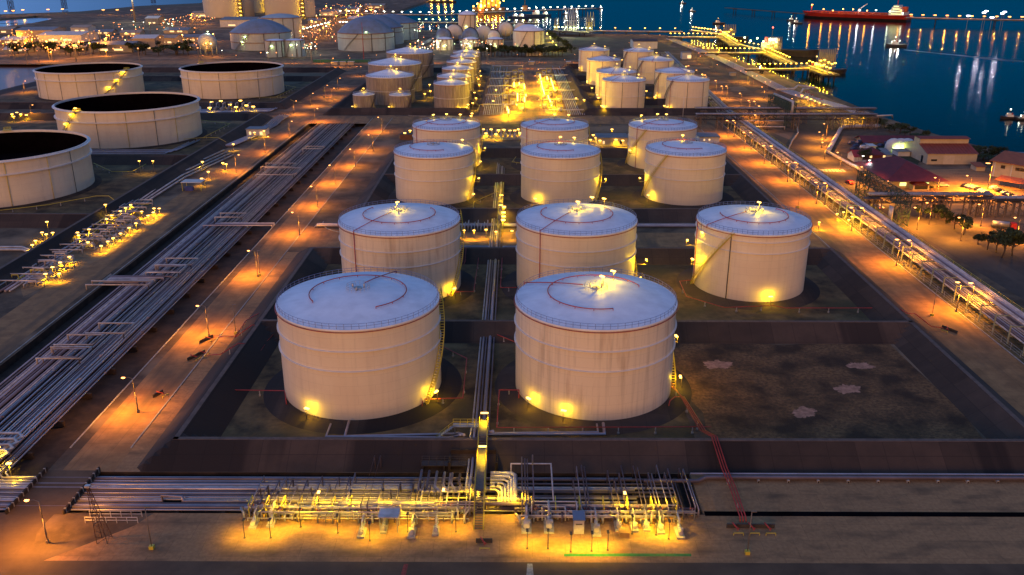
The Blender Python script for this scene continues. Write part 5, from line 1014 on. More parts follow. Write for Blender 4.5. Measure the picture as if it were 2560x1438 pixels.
pxhouse("small white cabin with a lit front beside the shore road", 1705, 1727, 148, 132, 10, .5, M_white, M_grey, style="flat", wins=[(3, 1, 4, 3, M_litwin)])
pxhouse("blue-roofed hall in front of the big pale tank", 1316, 1357, 140, 125, 18, 1.5, M_white, mat("blue_grey_roof", (.12, .13, .24), .6, var=.2, scale=.2), style="gable")
pxhouse("tiny white gatehouse on the verge between the two eastern roads", 1826, 1840, 190, 183, 5, .4, M_cream, M_grey, style="flat")
# ------------------------------------------------------------------ vehicles
def car(label, x, y, rz, paint, s=1.0, van=False, lit=False):
    t = thing("parked_car", label, "car", (x, y, .04), rz, "cars in the compound"); L, Wd = 4.6 * s, 1.85 * s
    pr = [(-L / 2, .35), (-L / 2, .95), (-L * .46, 1.0), (-L * .38, 1.05 if not van else 1.9), (-L * .28, 1.5 if not van else 2.0), (L * .12, 1.55 if not van else 2.0), (L * .27, 1.02), (L * .47, .9), (L / 2, .7), (L / 2, .35)]
    n = len(pr); mb = MB(); mb.add([(a, -Wd / 2 * (.86 if z > 1.2 else 1), z) for a, z in pr] + [(a, Wd / 2 * (.86 if z > 1.2 else 1), z) for a, z in pr], [tuple(range(n - 1, -1, -1)), tuple(range(n, 2 * n))] + [(i, (i + 1) % n, n + (i + 1) % n, n + i) for i in range(n)]); mb.build("body", paint, t)
    MB().box(-L * .06, 0, 1.27, L * .36, Wd * .955, .34).build("windows", M_glass, t)
    for a in (-.31, .31):
        for b in (-.5, .5): MB().tube([(a * L, b * Wd * .86, .33), (a * L, b * Wd * 1.02, .33)], .33, 10).build("wheel", M_dsteel, t)
    for b in (-.36, .36): MB().box(-L / 2 - .02, b * Wd, .8, .06, .3, .16).build("tail_light", M_bulbr if lit else M_red, t); MB().box(L / 2 + .01, b * Wd, .68, .05, .3, .14).build("headlight", M_glass, t)
    return t
cw, ck, cs, cr = [mat(n_, c, .3, spec=.6, var=.05, scale=1) for n_, c in (("white_car_paint", (.65, .65, .65)), ("black_car_paint", (.015, .015, .018)), ("silver_car_paint", (.35, .35, .36)), ("red_car_paint", (.5, .02, .02)))]
car("white pickup-sized car parked right of the gatehouse porch", *g(2356, 466), R(0), cw, 1.25)
car("black car standing in the gatehouse porch", *g(2318, 470), R(0), ck, 1.15)
for i, (px, py) in enumerate([(2414, 467), (2422, 469), (2430, 471), (2438, 473), (2446, 476), (2454, 480), (2462, 484)]): car("%s car from the far end of the angled row in the open car park" % nth(i), *g(px, py), R(20), [ck, cs, cw, cs, ck, cw, cw][i])
for i, (px, py) in enumerate([(2486, 473), (2500, 480), (2512, 486), (2526, 492), (2540, 497)]): car("%s car half under the rust-red car park roof, counted from the left" % nth(i), *g(px, py), R(10), [cw, ck, cs, ck, cw][i])
car("red car with glowing tail lights driving on the asphalt road before the gantry", *g(2124, 459), R(95), cr, 1.2, lit=True)
car("dark car with two red tail lights under the trestle pipe bridge", *g(2196, 520), R(95), cs, 1.2, lit=True)
car("white van parked beyond the row of cars", *g(2160, 372), R(0), cw, 1.1, True)
for i, (px, py) in enumerate([(2132, 362), (2142, 368), (2150, 360), (2135, 375), (2165, 366), (2200, 366), (2215, 362)]): car("%s dark blue vehicle in the yard beside the long dark-red-roofed shed" % nth(i), *g(px, py), R(10 * i), mat("blue_car_paint", (.03, .05, .12), .4, var=.1, scale=1), 1.2, i % 2 == 0)
t = thing("tank_truck", "small silver tank truck with a red cab beside the trees at the right edge", "truck", (*g(2508, 572), .02), R(-20)); MB().tube([(-4.2, 0, 1.9), (1.8, 0, 1.9)], 1.15, 14).build("tank_barrel", M_steel, t); MB().box(3.4, 0, 1.5, 2.0, 2.3, 2.5).build("cab", cr, t); MB().box(-.6, 0, .75, 8, 1.0, .3).build("chassis", M_dsteel, t)
for a in (-3.4, -2.3, 3.0):
    for b in (-1, 1): MB().tube([(a, b * .9, .5), (a, b * 1.2, .5)], .5, 10).build("wheel", M_dsteel, t)
# ------------------------------------------------------------------ trees and shrubs
M_leaf = mat("dark_foliage", (.045, .07, .022), .9, c2=(.018, .03, .010), scale=1.2); M_leaf2 = mat("olive_foliage", (.07, .08, .02), .9, c2=(.03, .035, .010), scale=1.0); M_bark = mat("bark", (.10, .07, .05), .9, var=.3, scale=2)
def crown(rx, ry, rz_, cz, n, seed, leaf=.45):
    r2 = random.Random(seed); mb = MB(); cl = []
    for _ in range(9): a = r2.uniform(0, 6.28); q = r2.uniform(.25, .8); cl.append((rx * q * math.cos(a), ry * q * math.sin(a), cz + rz_ * r2.uniform(-.5, .6), r2.uniform(.28, .5)))
    for i in range(n):
        c = cl[r2.randrange(9)]; a, b = r2.uniform(0, 6.28), math.acos(r2.uniform(-1, 1)); q = c[3] * (r2.random() ** .4)
        x, y, z = c[0] + rx * q * math.sin(b) * math.cos(a), c[1] + ry * q * math.sin(b) * math.sin(a), c[2] + rz_ * q * math.cos(b)
        u = Vector((r2.gauss(0, 1), r2.gauss(0, 1), r2.gauss(0, .6))).normalized(); v = u.orthogonal().normalized(); s = leaf * r2.uniform(.6, 1.4)
        mb.add([(x + u.x * s, y + u.y * s, z + u.z * s), (x + v.x * s * .6, y + v.y * s * .6, z + v.z * s * .6), (x - u.x * s, y - u.y * s, z - u.z * s), (x - v.x * s * .6, y - v.y * s * .6, z - v.z * s * .6)], [(0, 1, 2, 3)])
    return mb
TP_ = {}
def tree(label, x, y, h, r, m=M_leaf, n=900, group=None, seed=0, name="tree", leaf=None):
    key = (seed % 3, m.name, n)
    if key not in TP_:
        t = thing(name, label, "tree", (x, y, 0), 0, group)
        mb = MB(); mb.tube([(0, 0, 0), (.05, .02, .35), (0, 0, .6)], .035, 7)
        for k in range(5): a = k * 1.3 + seed; mb.tube([(0, 0, .35 + .03 * k), (.22 * math.cos(a), .22 * math.sin(a), .55), (.42 * math.cos(a), .42 * math.sin(a), .72)], .014, 5)
        mb.build("trunk", M_bark, t); crown(.62, .62, .42, .72, n, seed, .045 if n > 500 else .07).build("crown", m, t); TP_[key] = t
    else: t = copy_tree(TP_[key], loc=(x, y, 0), label=label)
    if group: t["group"] = group
    t.scale = (r / .62, r / .62, h); t.rotation_euler = (0, 0, seed * 1.7); return t
for i, (px, py, h, r) in enumerate([(2300, 548, 5, 3), (2365, 560, 6, 3.6), (2385, 575, 6.5, 3.8), (2408, 588, 6.5, 4), (2345, 548, 5.5, 3.5), (2445, 612, 4, 2.6), (2468, 625, 6.5, 3.6), (2505, 645, 10, 5.5), (2490, 632, 7, 4), (2530, 640, 8.5, 4.6)]):
    tree("%s roadside tree from the nearer gantry towards the right edge" % nth(i), *g(px, py), h, r, seed=i, n=1500, group="roadside trees past the gantry")
for i in range(30):
    px = 2150 + i * 13; py = 303 + i * 4.0 + (i % 3) * 3; x, y = g(px, py); tree("%s dark shrub from the pipe bridges along the shore edge" % nth(i), x + 2, y, 3 + (i * 7 % 5) * .7, 3 + (i * 5 % 4) * .9, seed=i, n=400, group="shrubs along the shore", name="shrub")
for i, (px, py) in enumerate([(2163, 408), (2200, 440), (2480, 400), (2500, 402)]): tree("%s bushy tree from the left among the compound houses" % nth(i), *g(px, py), 7, 4, seed=i + 3, n=900, group="compound trees")
for i in range(26): px = 1195 + i * 8.4; tree("%s dark tree from the left in the belt before the far pale tanks" % nth(i), *g(px, 140 + (i % 3)), 9 + i % 4, 7, seed=i, n=400, group="trees before the far pale tanks")
for i in range(16): tree("%s yellow-lit tree from the sea end of the diagonal avenue" % nth(i), *g(1374 + i * 3.1 + (8 if i > 7 else 0), 88 + i * 3.0), 7, 5, m=M_leaf2, seed=i, n=400, group="avenue trees")
struct("avenue_path", MB().sheet(P_((1358, 84), (1366, 84), (1400, 136), (1382, 136)), .06), M_road)
for k in range(4): 
    t = thing("avenue_lamp", "%s yellow lamp of the diagonal tree avenue by the shore" % nth(k), "street lamp", (*g(1368 + k * 7, 95 + k * 11, 0), 0), 0, "avenue lamps"); MB().cyl((0, 0, 0), (0, 0, 7), .12, 6).build("pole", M_pole, t); hd = MB().box(0, 0, 7.1, .9, .6, .3).build("lamp_head", M_bulby, t); lamp_light(hd, (0, -.5, 6.4), 9000, (.85, .8, .08))
# ------------------------------------------------------------------ generic lit area lamps (head only sits on a short pole)
AL = {}
def area_lamps(pts, label, group, h=3.5, power=2500, color=YELLOW, bulb=None, size=1.0, name="area_lamp", z=0.0, wp=False, dz=0.45):
    for i, p in enumerate(pts):
        x, y = (p[0], p[1]) if wp else g(p[0], p[1], h + z); k = (h, power, color, size, name)
        if k not in AL:
            t = thing(name, "x", "lamp post"); MB().cyl((0, 0, 0), (0, 0, h), .08 * max(1, size * .7), 5).build("pole", M_pole, t)
            hd = MB().box(0, 0, h + .1, .95 * size, .55 * size, .25 * size).build("lamp_head", bulb or M_bulby, t)
            if power: lamp_light(hd, (0, -.2, h - dz), power * .8, color, .25, 150 if power < 20000 and "pier" not in name and "arm" not in name else None)
            AL[k] = t
        else: t = copy_tree(AL[k])
        t.location = (x, y, z); t["label"] = label % nth(i) if "%s" in label else label; t["group"] = group
q7 = lambda L: [(a / 5.753, 500 + b / 5.753) for a, b in L]
area_lamps(q7([(1880, 75), (1805, 120), (1730, 163), (1605, 228), (1535, 278), (1280, 428), (1115, 472), (1130, 515), (757, 475), (665, 498), (605, 472), (510, 590), (465, 650)]), "%s yellow lamp from the far end of the west pump manifold, bund side", "yellow lamps of the west pump manifold", 3.2, 3600, size=1.0)
area_lamps(q7([(2215, 125), (2290, 127), (2205, 183), (2130, 230), (2038, 170), (1955, 340), (1857, 405), (1733, 487), (1628, 553), (1550, 603), (1455, 665), (1265, 613), (998, 822), (865, 905), (755, 972), (850, 1065), (655, 1068)]), "%s yellow lamp from the far end of the west pump manifold, road side", "yellow lamps of the west pump manifold", 2.8, 3600, size=1.0)
area_lamps(q7([(675, 318), (1515, 72)]) + [(348, 403), (382, 403)], "%s yellow lamp on the small pipe crossings of the west bund", "yellow lamps over the west bund", 6.5, 2500)
area_lamps([(506, 405), (521, 430), (565, 411), (583, 361), (504, 447), (557, 408), (636, 332), (660, 328)], "%s yellow lamp along the pipes between shelter and elevated cabin", "yellow lamps near the elevated cabin", 3.6, 3000, size=1.2)
area_lamps([(524, 270), (529, 256), (552, 253), (575, 262), (601, 252), (616, 264), (633, 267), (590, 268)], "%s yellow lamp from the left over the small manifold behind the platform tank", "yellow lamps of the small north-west manifold", 4, 8000, size=2.2)
area_lamps([(30, 286), (42, 282), (52, 286), (66, 288), (34, 292)], "%s yellow lamp of the small pump yard left of the platform tank", "yellow lamps of the canal-side pump yard", 3.5, 5000, size=1.5)
area_lamps([(-6, 1120), (22, 1160)], "%s yellow lamp over the bent pipes at the left picture edge", "yellow lamps by the left edge bends", 3.0, 3500)
area_lamps([(1208, 324), (1228, 324), (1246, 326), (1260, 325), (1275, 327), (1287, 327), (1296, 324), (1300, 333), (1215, 334), (1240, 336)], "%s yellow lamp from the left over the pumps between two rearmost tanks", "yellow lamps behind the rearmost tank row", 3.6, 9000, size=1.7)
area_lamps([(1483, 338), (1490, 345), (1476, 350), (1500, 352), (1540, 350), (1557, 352), (1530, 324), (1025, 327), (1012, 333)], "%s yellow lamp around the yellow-lit long building", "yellow lamps round the yellow-lit building", 3.6, 6000, size=1.5)
area_lamps([(1260, 518), (1259, 532), (1259, 542), (1258, 551)], "%s stacked yellow lamp from the top on the second walkway", "stacked lamps of the second walkway", 5.5, 5000, size=1.6)
area_lamps([(1160, 577), (1185, 577), (1215, 575), (1280, 578), (1240, 580)], "%s yellow lamp from the left at the small pipe yard by the middle road", "yellow lamps of the middle road pipe yard", 3.4, 2500)
area_lamps([(1198, 212), (1186, 232), (1190, 246), (1182, 258), (1170, 262), (1074, 212), (1076, 228), (1062, 235), (1240, 225), (1233, 253), (1180, 284), (1200, 178), (1202, 190), (1196, 198), (1468, 205), (1480, 220), (1496, 245), (1460, 250), (1504, 265), (1616, 228), (1637, 243), (1661, 265), (1510, 268), (1440, 246), (1490, 178), (1555, 150), (1640, 180)], "%s of the yellow lamps dotted between the cone-roof tank bays", "yellow lamps between the cone-roof tank bays", 5, 5500, size=1.5)
# bulky wooden... piping of the west manifold
for k in range(10):
    x = -176 + k * 1.5; pipe("manifold_pipe", [(x, 262, .8), (x, 300 + (k % 3) * 20, .8), (x + 2, 304 + (k % 3) * 20, 1.6), (x + 2, 372, 1.6)], .28 + .06 * (k % 3), PM[k % 6], "%s long pipe from the bund side through the west pump manifold" % nth(k), "pipe", "long pipes of the west manifold")
for k in range(16):
    y = 268 + k * 6.5; x0 = -172 + (k % 4) * 2; pipe("manifold_branch_pipe", [(x0, y, .5), (x0, y, 2.2), (-157, y, 2.2), (-157, y, .5)], .22, M_pipe3, "%s cross branch from the near end of the west pump manifold" % nth(k), "pipe", "cross branches of the west manifold")
sheets("west_manifold_pavement", [P_((58, 742), (280, 634), (350, 590), (425, 530), (400, 512), (240, 560), (30, 650))], .035, M_concrete)
for i, (a, b) in enumerate([(1900, 310), (1960, 360), (1850, 425), (1735, 510), (1640, 575), (1540, 640), (1300, 700), (1000, 900), (860, 1000), (700, 1120)]): pump(a / 5.753 and g(a / 5.753, 500 + b / 5.753)[0], g(a / 5.753, 500 + b / 5.753)[1], "%s pump set from the far end of the west manifold pad" % nth(i), 1.4, R(90), "pump sets of the west manifold")
for k in range(7):
    x0, y0 = g(525 + k * 16, 279); pump(x0, y0, "%s pump set from the left at the small manifold behind the platform tank" % nth(k), 2.2, 0, "pump sets of the north-west manifold")
for k in range(6): pipe("manifold_pipe", [g3(480, 275 + k * 1.6, .8), g3(690 - k * 4, 272 + k * 1.6, .8), g3(705 - k * 4, 262 + k * 2, .8)], .4, PM[k], "%s pipe past the small manifold towards the cabin road" % nth(k), "pipe", "pipes past the north-west manifold")
for k in range(5): pipe("stepped_pipe", [g3(560 + k * 5, 365, .8), g3(620 + k * 5, 340, .8), g3(668 + k * 6, 312, .8), g3(680 + k * 6, 300, 1.4), g3(700 + k * 6, 288, 1.4)], .45, M_pipe, "%s bluish pipe running from the cabin up to the far road bend" % nth(k), "pipe", "bluish pipes beside the cabin")
for k in range(4): pipe("yard_pipe", [g3(340 + k * 6, 500 + k * 3, .8), g3(440 + k * 8, 430 + k * 4, .8), g3(560 + k * 8, 375 + k * 4, .8)], .42, M_pipe3, "%s pipe along the foot of the west bund beside the open shelter" % nth(k), "pipe", "pipes beside the open shelter")
for k in range(4): pipe("corner_bend_pipe", [g3(-60, 1083 + k * 16, 1.4), g3(48 - k * 12, 1083 + k * 14, 1.4), g3(56 - k * 12, 1092 + k * 14, 1.2), g3(20 - k * 12, 1108 + k * 14, .5)], .34, M_pipe3, "%s of the nested bends at the left picture edge over the corridor pipes" % nth(k), "pipe", "nested bends at the left edge")
for i in range(9): pump(*g(1206 + i * 11.5, 347), "%s pump set from the left between the two rearmost tanks" % nth(i), 1.8, 0, "pump sets behind the rearmost row")
for i in range(9):
    x = g(1155 + i * 8, 575)[0]; pipe("yard_riser_pipe", [(x, 331.5, .3), (x, 331.5, 1.6 + i % 3 * .5), (x, 336 + i % 3, 1.6 + i % 3 * .5), (x, 336 + i % 3, .4)], .2, M_pipe3, "%s small pipe arch from the left in the pipe yard by the middle road" % nth(i), "pipe", "small pipe arches by the middle road")
wk = next(o for o in col.objects if o.name.startswith("crossover_walkway"))
copy_tree(wk, loc=(0.5, 187.5, 0), label="second lamp-lit steel walkway, crossing the bund behind the middle road", group="crossover walkways"); wk["group"] = "crossover walkways"
rq = random.Random(12)
for i in range(50):
    y = 262 + i * 2.2; x = rq.uniform(-174, -158); z = rq.uniform(1.0, 2.6); L = rq.uniform(2, 7)
    pts = [(x, y, .2), (x, y, z), (x + L, y, z), (x + L, y, .2)] if i % 2 else [(x, y, .2), (x, y, z), (x, y + L, z), (x, y + L, .2)]
    pipe("manifold_spool", pts, rq.choice([.14, .2, .26]), rq.choice([M_pipe3, M_steel, M_yrail]), "%s low bent spool pipe from the near end of the west manifold" % nth(i), "pipe", "spool pipes of the west manifold")
# ------------------------------------------------------------------ process area between the cone-roof tanks
for side, (xa, nn) in enumerate(((-23, 11), (36, 9))):
    for k in range(nn):
        x = xa + k * 1.35; pipe("process_pipe", [(x, 607, .8), (x, 905 - (k * 37 % 90), .8)], .3, M_pipe3 if k % 2 else M_pipe, "%s lengthwise pipe of the process area, %s bundle" % (nth(k), ("slender-tank side", "white-tank side")[side]), "pipe", "lengthwise pipes of the process area")
for k in range(12):
    y = 618 + k * 25; x0, x1 = (-24, 6) if k % 2 else (20, 50); pipe("process_cross_pipe", [(x0, y, .6), (x0, y, 2.4), (x1, y, 2.4), (x1, y, .6)], .35, M_pipe3, "%s crosswise pipe from the near end of the process area" % nth(k), "pipe", "crosswise pipes of the process area")
sk = random.Random(9); nsk = 0
for side, xs_ in enumerate(((-8, -2, 4), (21, 26, 31))):
    for y in range(625, 860, 15):
        x = xs_[(y // 15) % 3]; t = thing("process_skid", "%s pipe-and-vessel skid from the near end, %s side of the process road" % (nth(nsk % 16), ("slender-tank", "white-tank")[side]), "skid", (x + sk.uniform(-1, 1), y, 0), 0, "process skids"); nsk += 1
        mb = MB(); [mb.box(a * 2, b * 4, 2.2, .25, .25, 4.4) for a in (-1, 1) for b in (-1, 0, 1)]; [mb.box(0, b * 4, 4.4, 4.2, .25, .25) for b in (-1, 0, 1)]; mb.build("steel_frame", M_yrail, t)
        MB().tube([(0, -3, 1.6), (0, 3, 1.6)], 1.0, 10).build("vessel", M_pipe3, t); mb = MB(); mb.tube([(-1.5, -4.5, .5), (-1.5, -4.5, 3.2), (-1.5, 4.5, 3.2)], .25, 6); mb.build("skid_pipe", M_pipe, t); mb = MB(); mb.cyl((1.2, 0, .2), (1.2, 0, 3.4), .5, 8); mb.build("filter_pot", M_steel, t)
tl = [(1285, 206, 218), (1298, 207, 213), (1311, 211, 223), (1294, 234, 253), (1312, 243, 256), (1315, 236, 241), (1352, 187, 199), (1357, 203, 224), (1361, 224, 237), (1381, 197, 211), (1385, 212, 224), (1372, 239, 248), (1376, 249, 256), (1369, 192, 200), (1268, 268, 276), (1271, 274, 284), (1292, 262, 264), (1379, 263, 266)]
for i, (px, ya, yb) in enumerate(tl):
    xa, Ya = g(px, yb, 5); xb, Yb = g(px + (1 if px > 1320 else 0), ya, 5); t = thing("tube_light_row", "%s long bright strip light over the process area, slender-tank side first" % nth(i), "strip light", (xa, Ya, 0), 0, "strip lights of the process area"); L = max(4, Yb - Ya)
    MB().cyl((0, 0, 0), (0, 0, 5), .12, 5).cyl((0, L, 0), (0, L, 5), .12, 5).box(0, L / 2, 4.95, .2, L, .1).build("support", M_pole, t)
    hd = MB().box(0, L / 2, 5.2, .9, L, .35).build("light_strip", M_bulby, t); n = max(1, int(L / 22))
    for k in range(n): lamp_light(hd, (0, L * (k + .5) / n, 4.3), 16000, YELLOW, .4)
# ------------------------------------------------------------------ far pale gas tanks
def far_tank(label, X, Y, R_, h, topy, wall=M_shell_lpg, roof=None, bands=(), name="gas_tank", group="pale domed gas tanks", pw=2.0, glow=None):
    t = thing(name, label, "storage tank", (X, Y, 0), 0, group); zt = hgt(X, Y, topy); rise = max(1.5, zt - h)
    MB().lathe(0, 0, [(R_, 0), (R_, h)], 56).build("shell", wall, t); MB().lathe(0, 0, dome_prof(R_, h, rise, 8, pw), 56).build("roof", roof or M_roof, t)
    MB().lathe(0, 0, [(R_, h - .5), (R_ + .7, h - .4), (R_ + .7, h + .4), (R_, h + .5)], 56, False).build("eave_ring", mat("brown_band", (.22, .13, .10), .7), t)
    for b in bands: MB().lathe(0, 0, [(R_, h * b - .4), (R_ + .5, h * b - .3), (R_ + .5, h * b + .3), (R_, h * b + .4)], 56, False).build("band", MATS["brown_band"], t)
    helix_stair(R_, h, R(-130), R(-95), 1.6, 24).build("spiral_stair", M_dsteel, t)
    for a in (-70, -40): MB().cyl(((R_ + .5) * math.cos(R(a)), (R_ + .5) * math.sin(R(a)), 0), ((R_ + .5) * math.cos(R(a)), (R_ + .5) * math.sin(R(a)), h), .35, 6).build("drop_pipe", M_dsteel, t)
    for (a, z, pwr) in glow or []: floodlight(t, (R_ + 1.5) * math.cos(R(a)), (R_ + 1.5) * math.sin(R(a)), z, 2, pwr * .45, R(a + 180), (0.8, 1.0, 0.3), M_bulbg, .4, 2.0)
    return t
G1_ = [(-112, 8, 16000), (-104, 14, 16000)]
far_tank("huge blue-grey domed tank with a dark stripe up its dome, behind the pale sphere", -312, 1108, 36.5, 19.2, 47, roof=M_dome, bands=(.45,), glow=G1_)
far_tank("tall pale domed tank rising behind the striped blue-grey dome", -326.5, 1262, 28, 27, 34, roof=M_shell_lpg, glow=[(-60, 8, 20000)])
far_tank("nearest of three blue-grey domed tanks beside the red and white mast", -182.4, 1098, 33.9, 19.6, 41, roof=M_dome, bands=(.72,), glow=[(-80, 20, 9000)])
far_tank("middle of three blue-grey domed tanks, half hidden", -182.6, 1176, 35.8, 20.4, 36, roof=M_dome, bands=(.72,))
far_tank("farthest of three blue-grey domed tanks, half hidden", -172, 1250, 36, 21.3, 35, roof=M_dome, bands=(.72,))
far_tank("small pale tank with a glowing stair lamp, in front of the striped dome", -268.9, 1007, 11.2, 17.3, 97.5, glow=[(-95, 10, 9000)])
far_tank("small pale tank right beside its glowing twin, nearer the far road's lamps", -248, 1010, 11.0, 17.3, 98.5, glow=[(-95, 11, 9000)])
far_tank("large pale tank standing over the blue-roofed hall", 14.2, 1092, 18.7, 21.9, 61, wall=M_shell, glow=[(-140, 2, 7000)])
far_tank("tall slim pale tank topped with lights, standing against the sea", -74.4, 1380, 14, 24.1, 27, wall=M_shell, glow=[(-95, 6, 9000)])
for i, x in enumerate((-86.6, -55.3, -25.7)): far_tank("%s of three small pale tanks in a row beyond the slender ribbed tanks" % nth(i), x, 1088, 10.1, 12.2, 92, wall=M_shell, glow=[(-90, 3, 8000)], group="three small pale tanks")
for i, (px, py, rp, m) in enumerate([(1120, 90, 18, M_dome), (1182, 90, 19, M_dome), (1238, 92, 15, M_shell), (1145, 83, 20, M_shell), (1214, 85, 20, M_shell), (1265, 74, 17, M_shell), (1300, 74, 16, M_shell)]):
    Y = 1120 + (60 if i > 2 else 15) + (60 if i > 4 else 0); r_ = rp * Y / 2190 * 1.02; x = (px - 1280) / 2190 * Y * 1.03 - 6
    z = hgt(x, Y, py); t = thing("storage_sphere", "%s rounded pale vessel of the cluster behind the three small tanks" % nth(i), "spherical tank", (x, Y, 0), 0, "rounded vessels behind the small pale tanks")
    MB().lathe(0, 0, [(.02, z - r_)] + [(r_ * math.sin(R(k * 15)), z - r_ * math.cos(R(k * 15))) for k in range(1, 12)] + [(.02, z + r_)], 28).build("sphere", m, t); mb = MB()
    for k in range(8): a = k * math.pi / 4; mb.cyl((r_ * .95 * math.cos(a), r_ * .95 * math.sin(a), 0), (r_ * .95 * math.cos(a), r_ * .95 * math.sin(a), z), .5, 6)
    mb.build("leg_columns", M_shell_lpg, t); mb = MB(); mb.arc(0, 0, 0.1, 0, .1, 0, 1, 2, 3); mb = MB(); mb.tube([(r_ * 1.04 * math.sin(R(k * 15 - 10)), -r_ * .2, z + r_ * 1.04 * math.cos(R(k * 15 - 10))) for k in range(0, 8)], .5, 5); mb.build("curved_stair", M_dsteel, t)
t = thing("storage_sphere", "pale sphere tank with lights on top, left of the striped blue-grey dome", "spherical tank", (-352, 1030, 0)); r_ = 10.5
MB().lathe(0, 0, [(.02, 13 - r_)] + [(r_ * math.sin(R(k * 15)), 13 - r_ * math.cos(R(k * 15))) for k in range(1, 12)] + [(.02, 13 + r_)], 28).build("sphere", M_shell_lpg, t); mb = MB(); [mb.cyl((r_ * .9 * math.cos(k * .785), r_ * .9 * math.sin(k * .785), 0), (r_ * .9 * math.cos(k * .785), r_ * .9 * math.sin(k * .785), 12), .5, 6) for k in range(8)]; mb.build("leg_columns", M_shell_lpg, t); floodlight(t, 2, -2, 23, 2, 8000, 0, WHITE, M_bulbg, .4, 2)
for i, (px, Y) in enumerate([(575, 1760), (642, 1930), (727, 1760)]):
    x = g(px, 42)[0] * Y / 1746; t = thing("giant_tank", "%s of three giant cream tanks cut by the top edge, from the left" % nth(i), "storage tank", (x, Y, 0), 0, "giant cream tanks"); MB().lathe(0, 0, [(47, 0), (47, 46), (44, 50), (30, 56), (.05, 60)], 56).build("shell", mat("lit_cream_tank", (.50, .44, .33), .7, var=.1, scale=.03), t); MB().lathe(0, 0, [(47, 43), (48.2, 43.4), (48.2, 44.6), (47, 45)], 56, False).build("rim_ring", MATS["brown_band"], t)
    MB().box(34, -38, 25, 5, 5, 50).build("stair_tower", M_dsteel, t)
    for k in range(6): floodlight(t, 34, -42, 3 + k * 7, 1.5, 30000, R(-90), YELLOW, M_bulby, .6, 3.0)
# ------------------------------------------------------------------ far town: sheds, lamps
M_fs = [M_tan, M_white, M_cream, M_grey]
blds = [(44, 134, 102, 76, 40, 0), (98, 205, 106, 88, 50, 1), (178, 222, 82, 69, 25, 1), (222, 335, 131, 112, 30, 3), (335, 390, 126, 96, 30, 0), (393, 440, 112, 95, 25, 2), (445, 500, 106, 93, 20, 2), (365, 396, 62, 46, 30, 3), (480, 570, 43, 33, 30, 1), (551, 638, 68, 50, 60, 1), (0, 60, 112, 100, 30, 0), (-30, 30, 85, 74, 30, 3), (235, 280, 88, 80, 20, 0), (150, 215, 128, 118, 20, 3), (300, 350, 90, 82, 20, 2), (410, 470, 84, 76, 30, 2), (640, 690, 90, 80, 30, 0), (800, 840, 40, 30, 60, 1), (850, 900, 30, 22, 60, 0), (870, 930, 55, 47, 50, 3), (910, 960, 22, 14, 50, 0), (770, 800, 60, 52, 30, 3), (10, 70, 132, 124, 20, 3), (445, 490, 125, 117, 14, 3), (1148, 1180, 110, 96, 10, 1), (1098, 1140, 88, 78, 14, 1)]
for i, (a, b, py, tp, d, w) in enumerate(blds):
    (xa, ya), (xb, yb) = g(a, py), g(b, py)
    house("%s far shed of the orange-lit works beyond the canal, roughly left to right" % nth(i), (xa + xb) / 2, ya, xb - xa, d, hgt(xa, ya, tp), 3, M_fs[w], [M_grey, M_white, M_tan][i % 3], wins=[((k - .5) * (xb - xa) / 3, 2, (xb - xa) / 5, 2, M_litwin) for k in range(2)], over=1, name="far_shed", group="far sheds of the orange-lit works")
def two_mat(name, m1, m2, h, s):
    a = MB(); a.box(0, 0, h / 2, .5, .5, h); n1 = len(a.f); a.lathe(0, 0, [(.05, h - s * .4), (s * .6, h), (.05, h + s * .5)], 6, False)
    o = a.build(name, m1); o.data.materials.append(m2)
    for i, p in enumerate(o.data.polygons): p.material_index = 0 if i < n1 else 1
    return o
cols = [("far_lamp", emis("far_orange_bulb", (1.0, 0.26, 0.03), 3.6), "orange"), ("far_lamp", emis("far_yellow_bulb", (1.0, 0.46, 0.06), 3.6), "yellow"), ("far_lamp", M_bulbg, "pale green"), ("far_lamp", M_bulbw, "white")]
proto = {}
rc = random.Random(31)
def in_land(px, py): return not ((px < 140 and 38 < py < 68) or (px < 345 and 148 < py < 240) or (py < 46 - px * .075 + 0) and px < 520) and not (px > 960 and py < 60) and not (560 < px < 730 and 46 < py < 130) and not (840 < px < 1030 and 40 < py < 130)
clusters = [(60, 100, 75, 26, 42, .85), (170, 110, 60, 20, 26, .8), (300, 95, 80, 30, 24, .8), (330, 62, 60, 12, 6, .3), (430, 55, 30, 10, 14, .5), (480, 45, 60, 10, 18, .8), (500, 100, 60, 25, 16, .6), (660, 118, 60, 16, 22, .15), (850, 45, 60, 30, 52, .85), (900, 20, 90, 16, 40, .8), (800, 75, 50, 25, 20, .8), (770, 110, 40, 18, 16, .2), (620, 70, 40, 10, 8, .4), (1080, 110, 50, 14, 18, .1), (1200, 108, 80, 14, 20, .1), (1060, 70, 30, 12, 8, .4)]
cnt = 0; extra = []
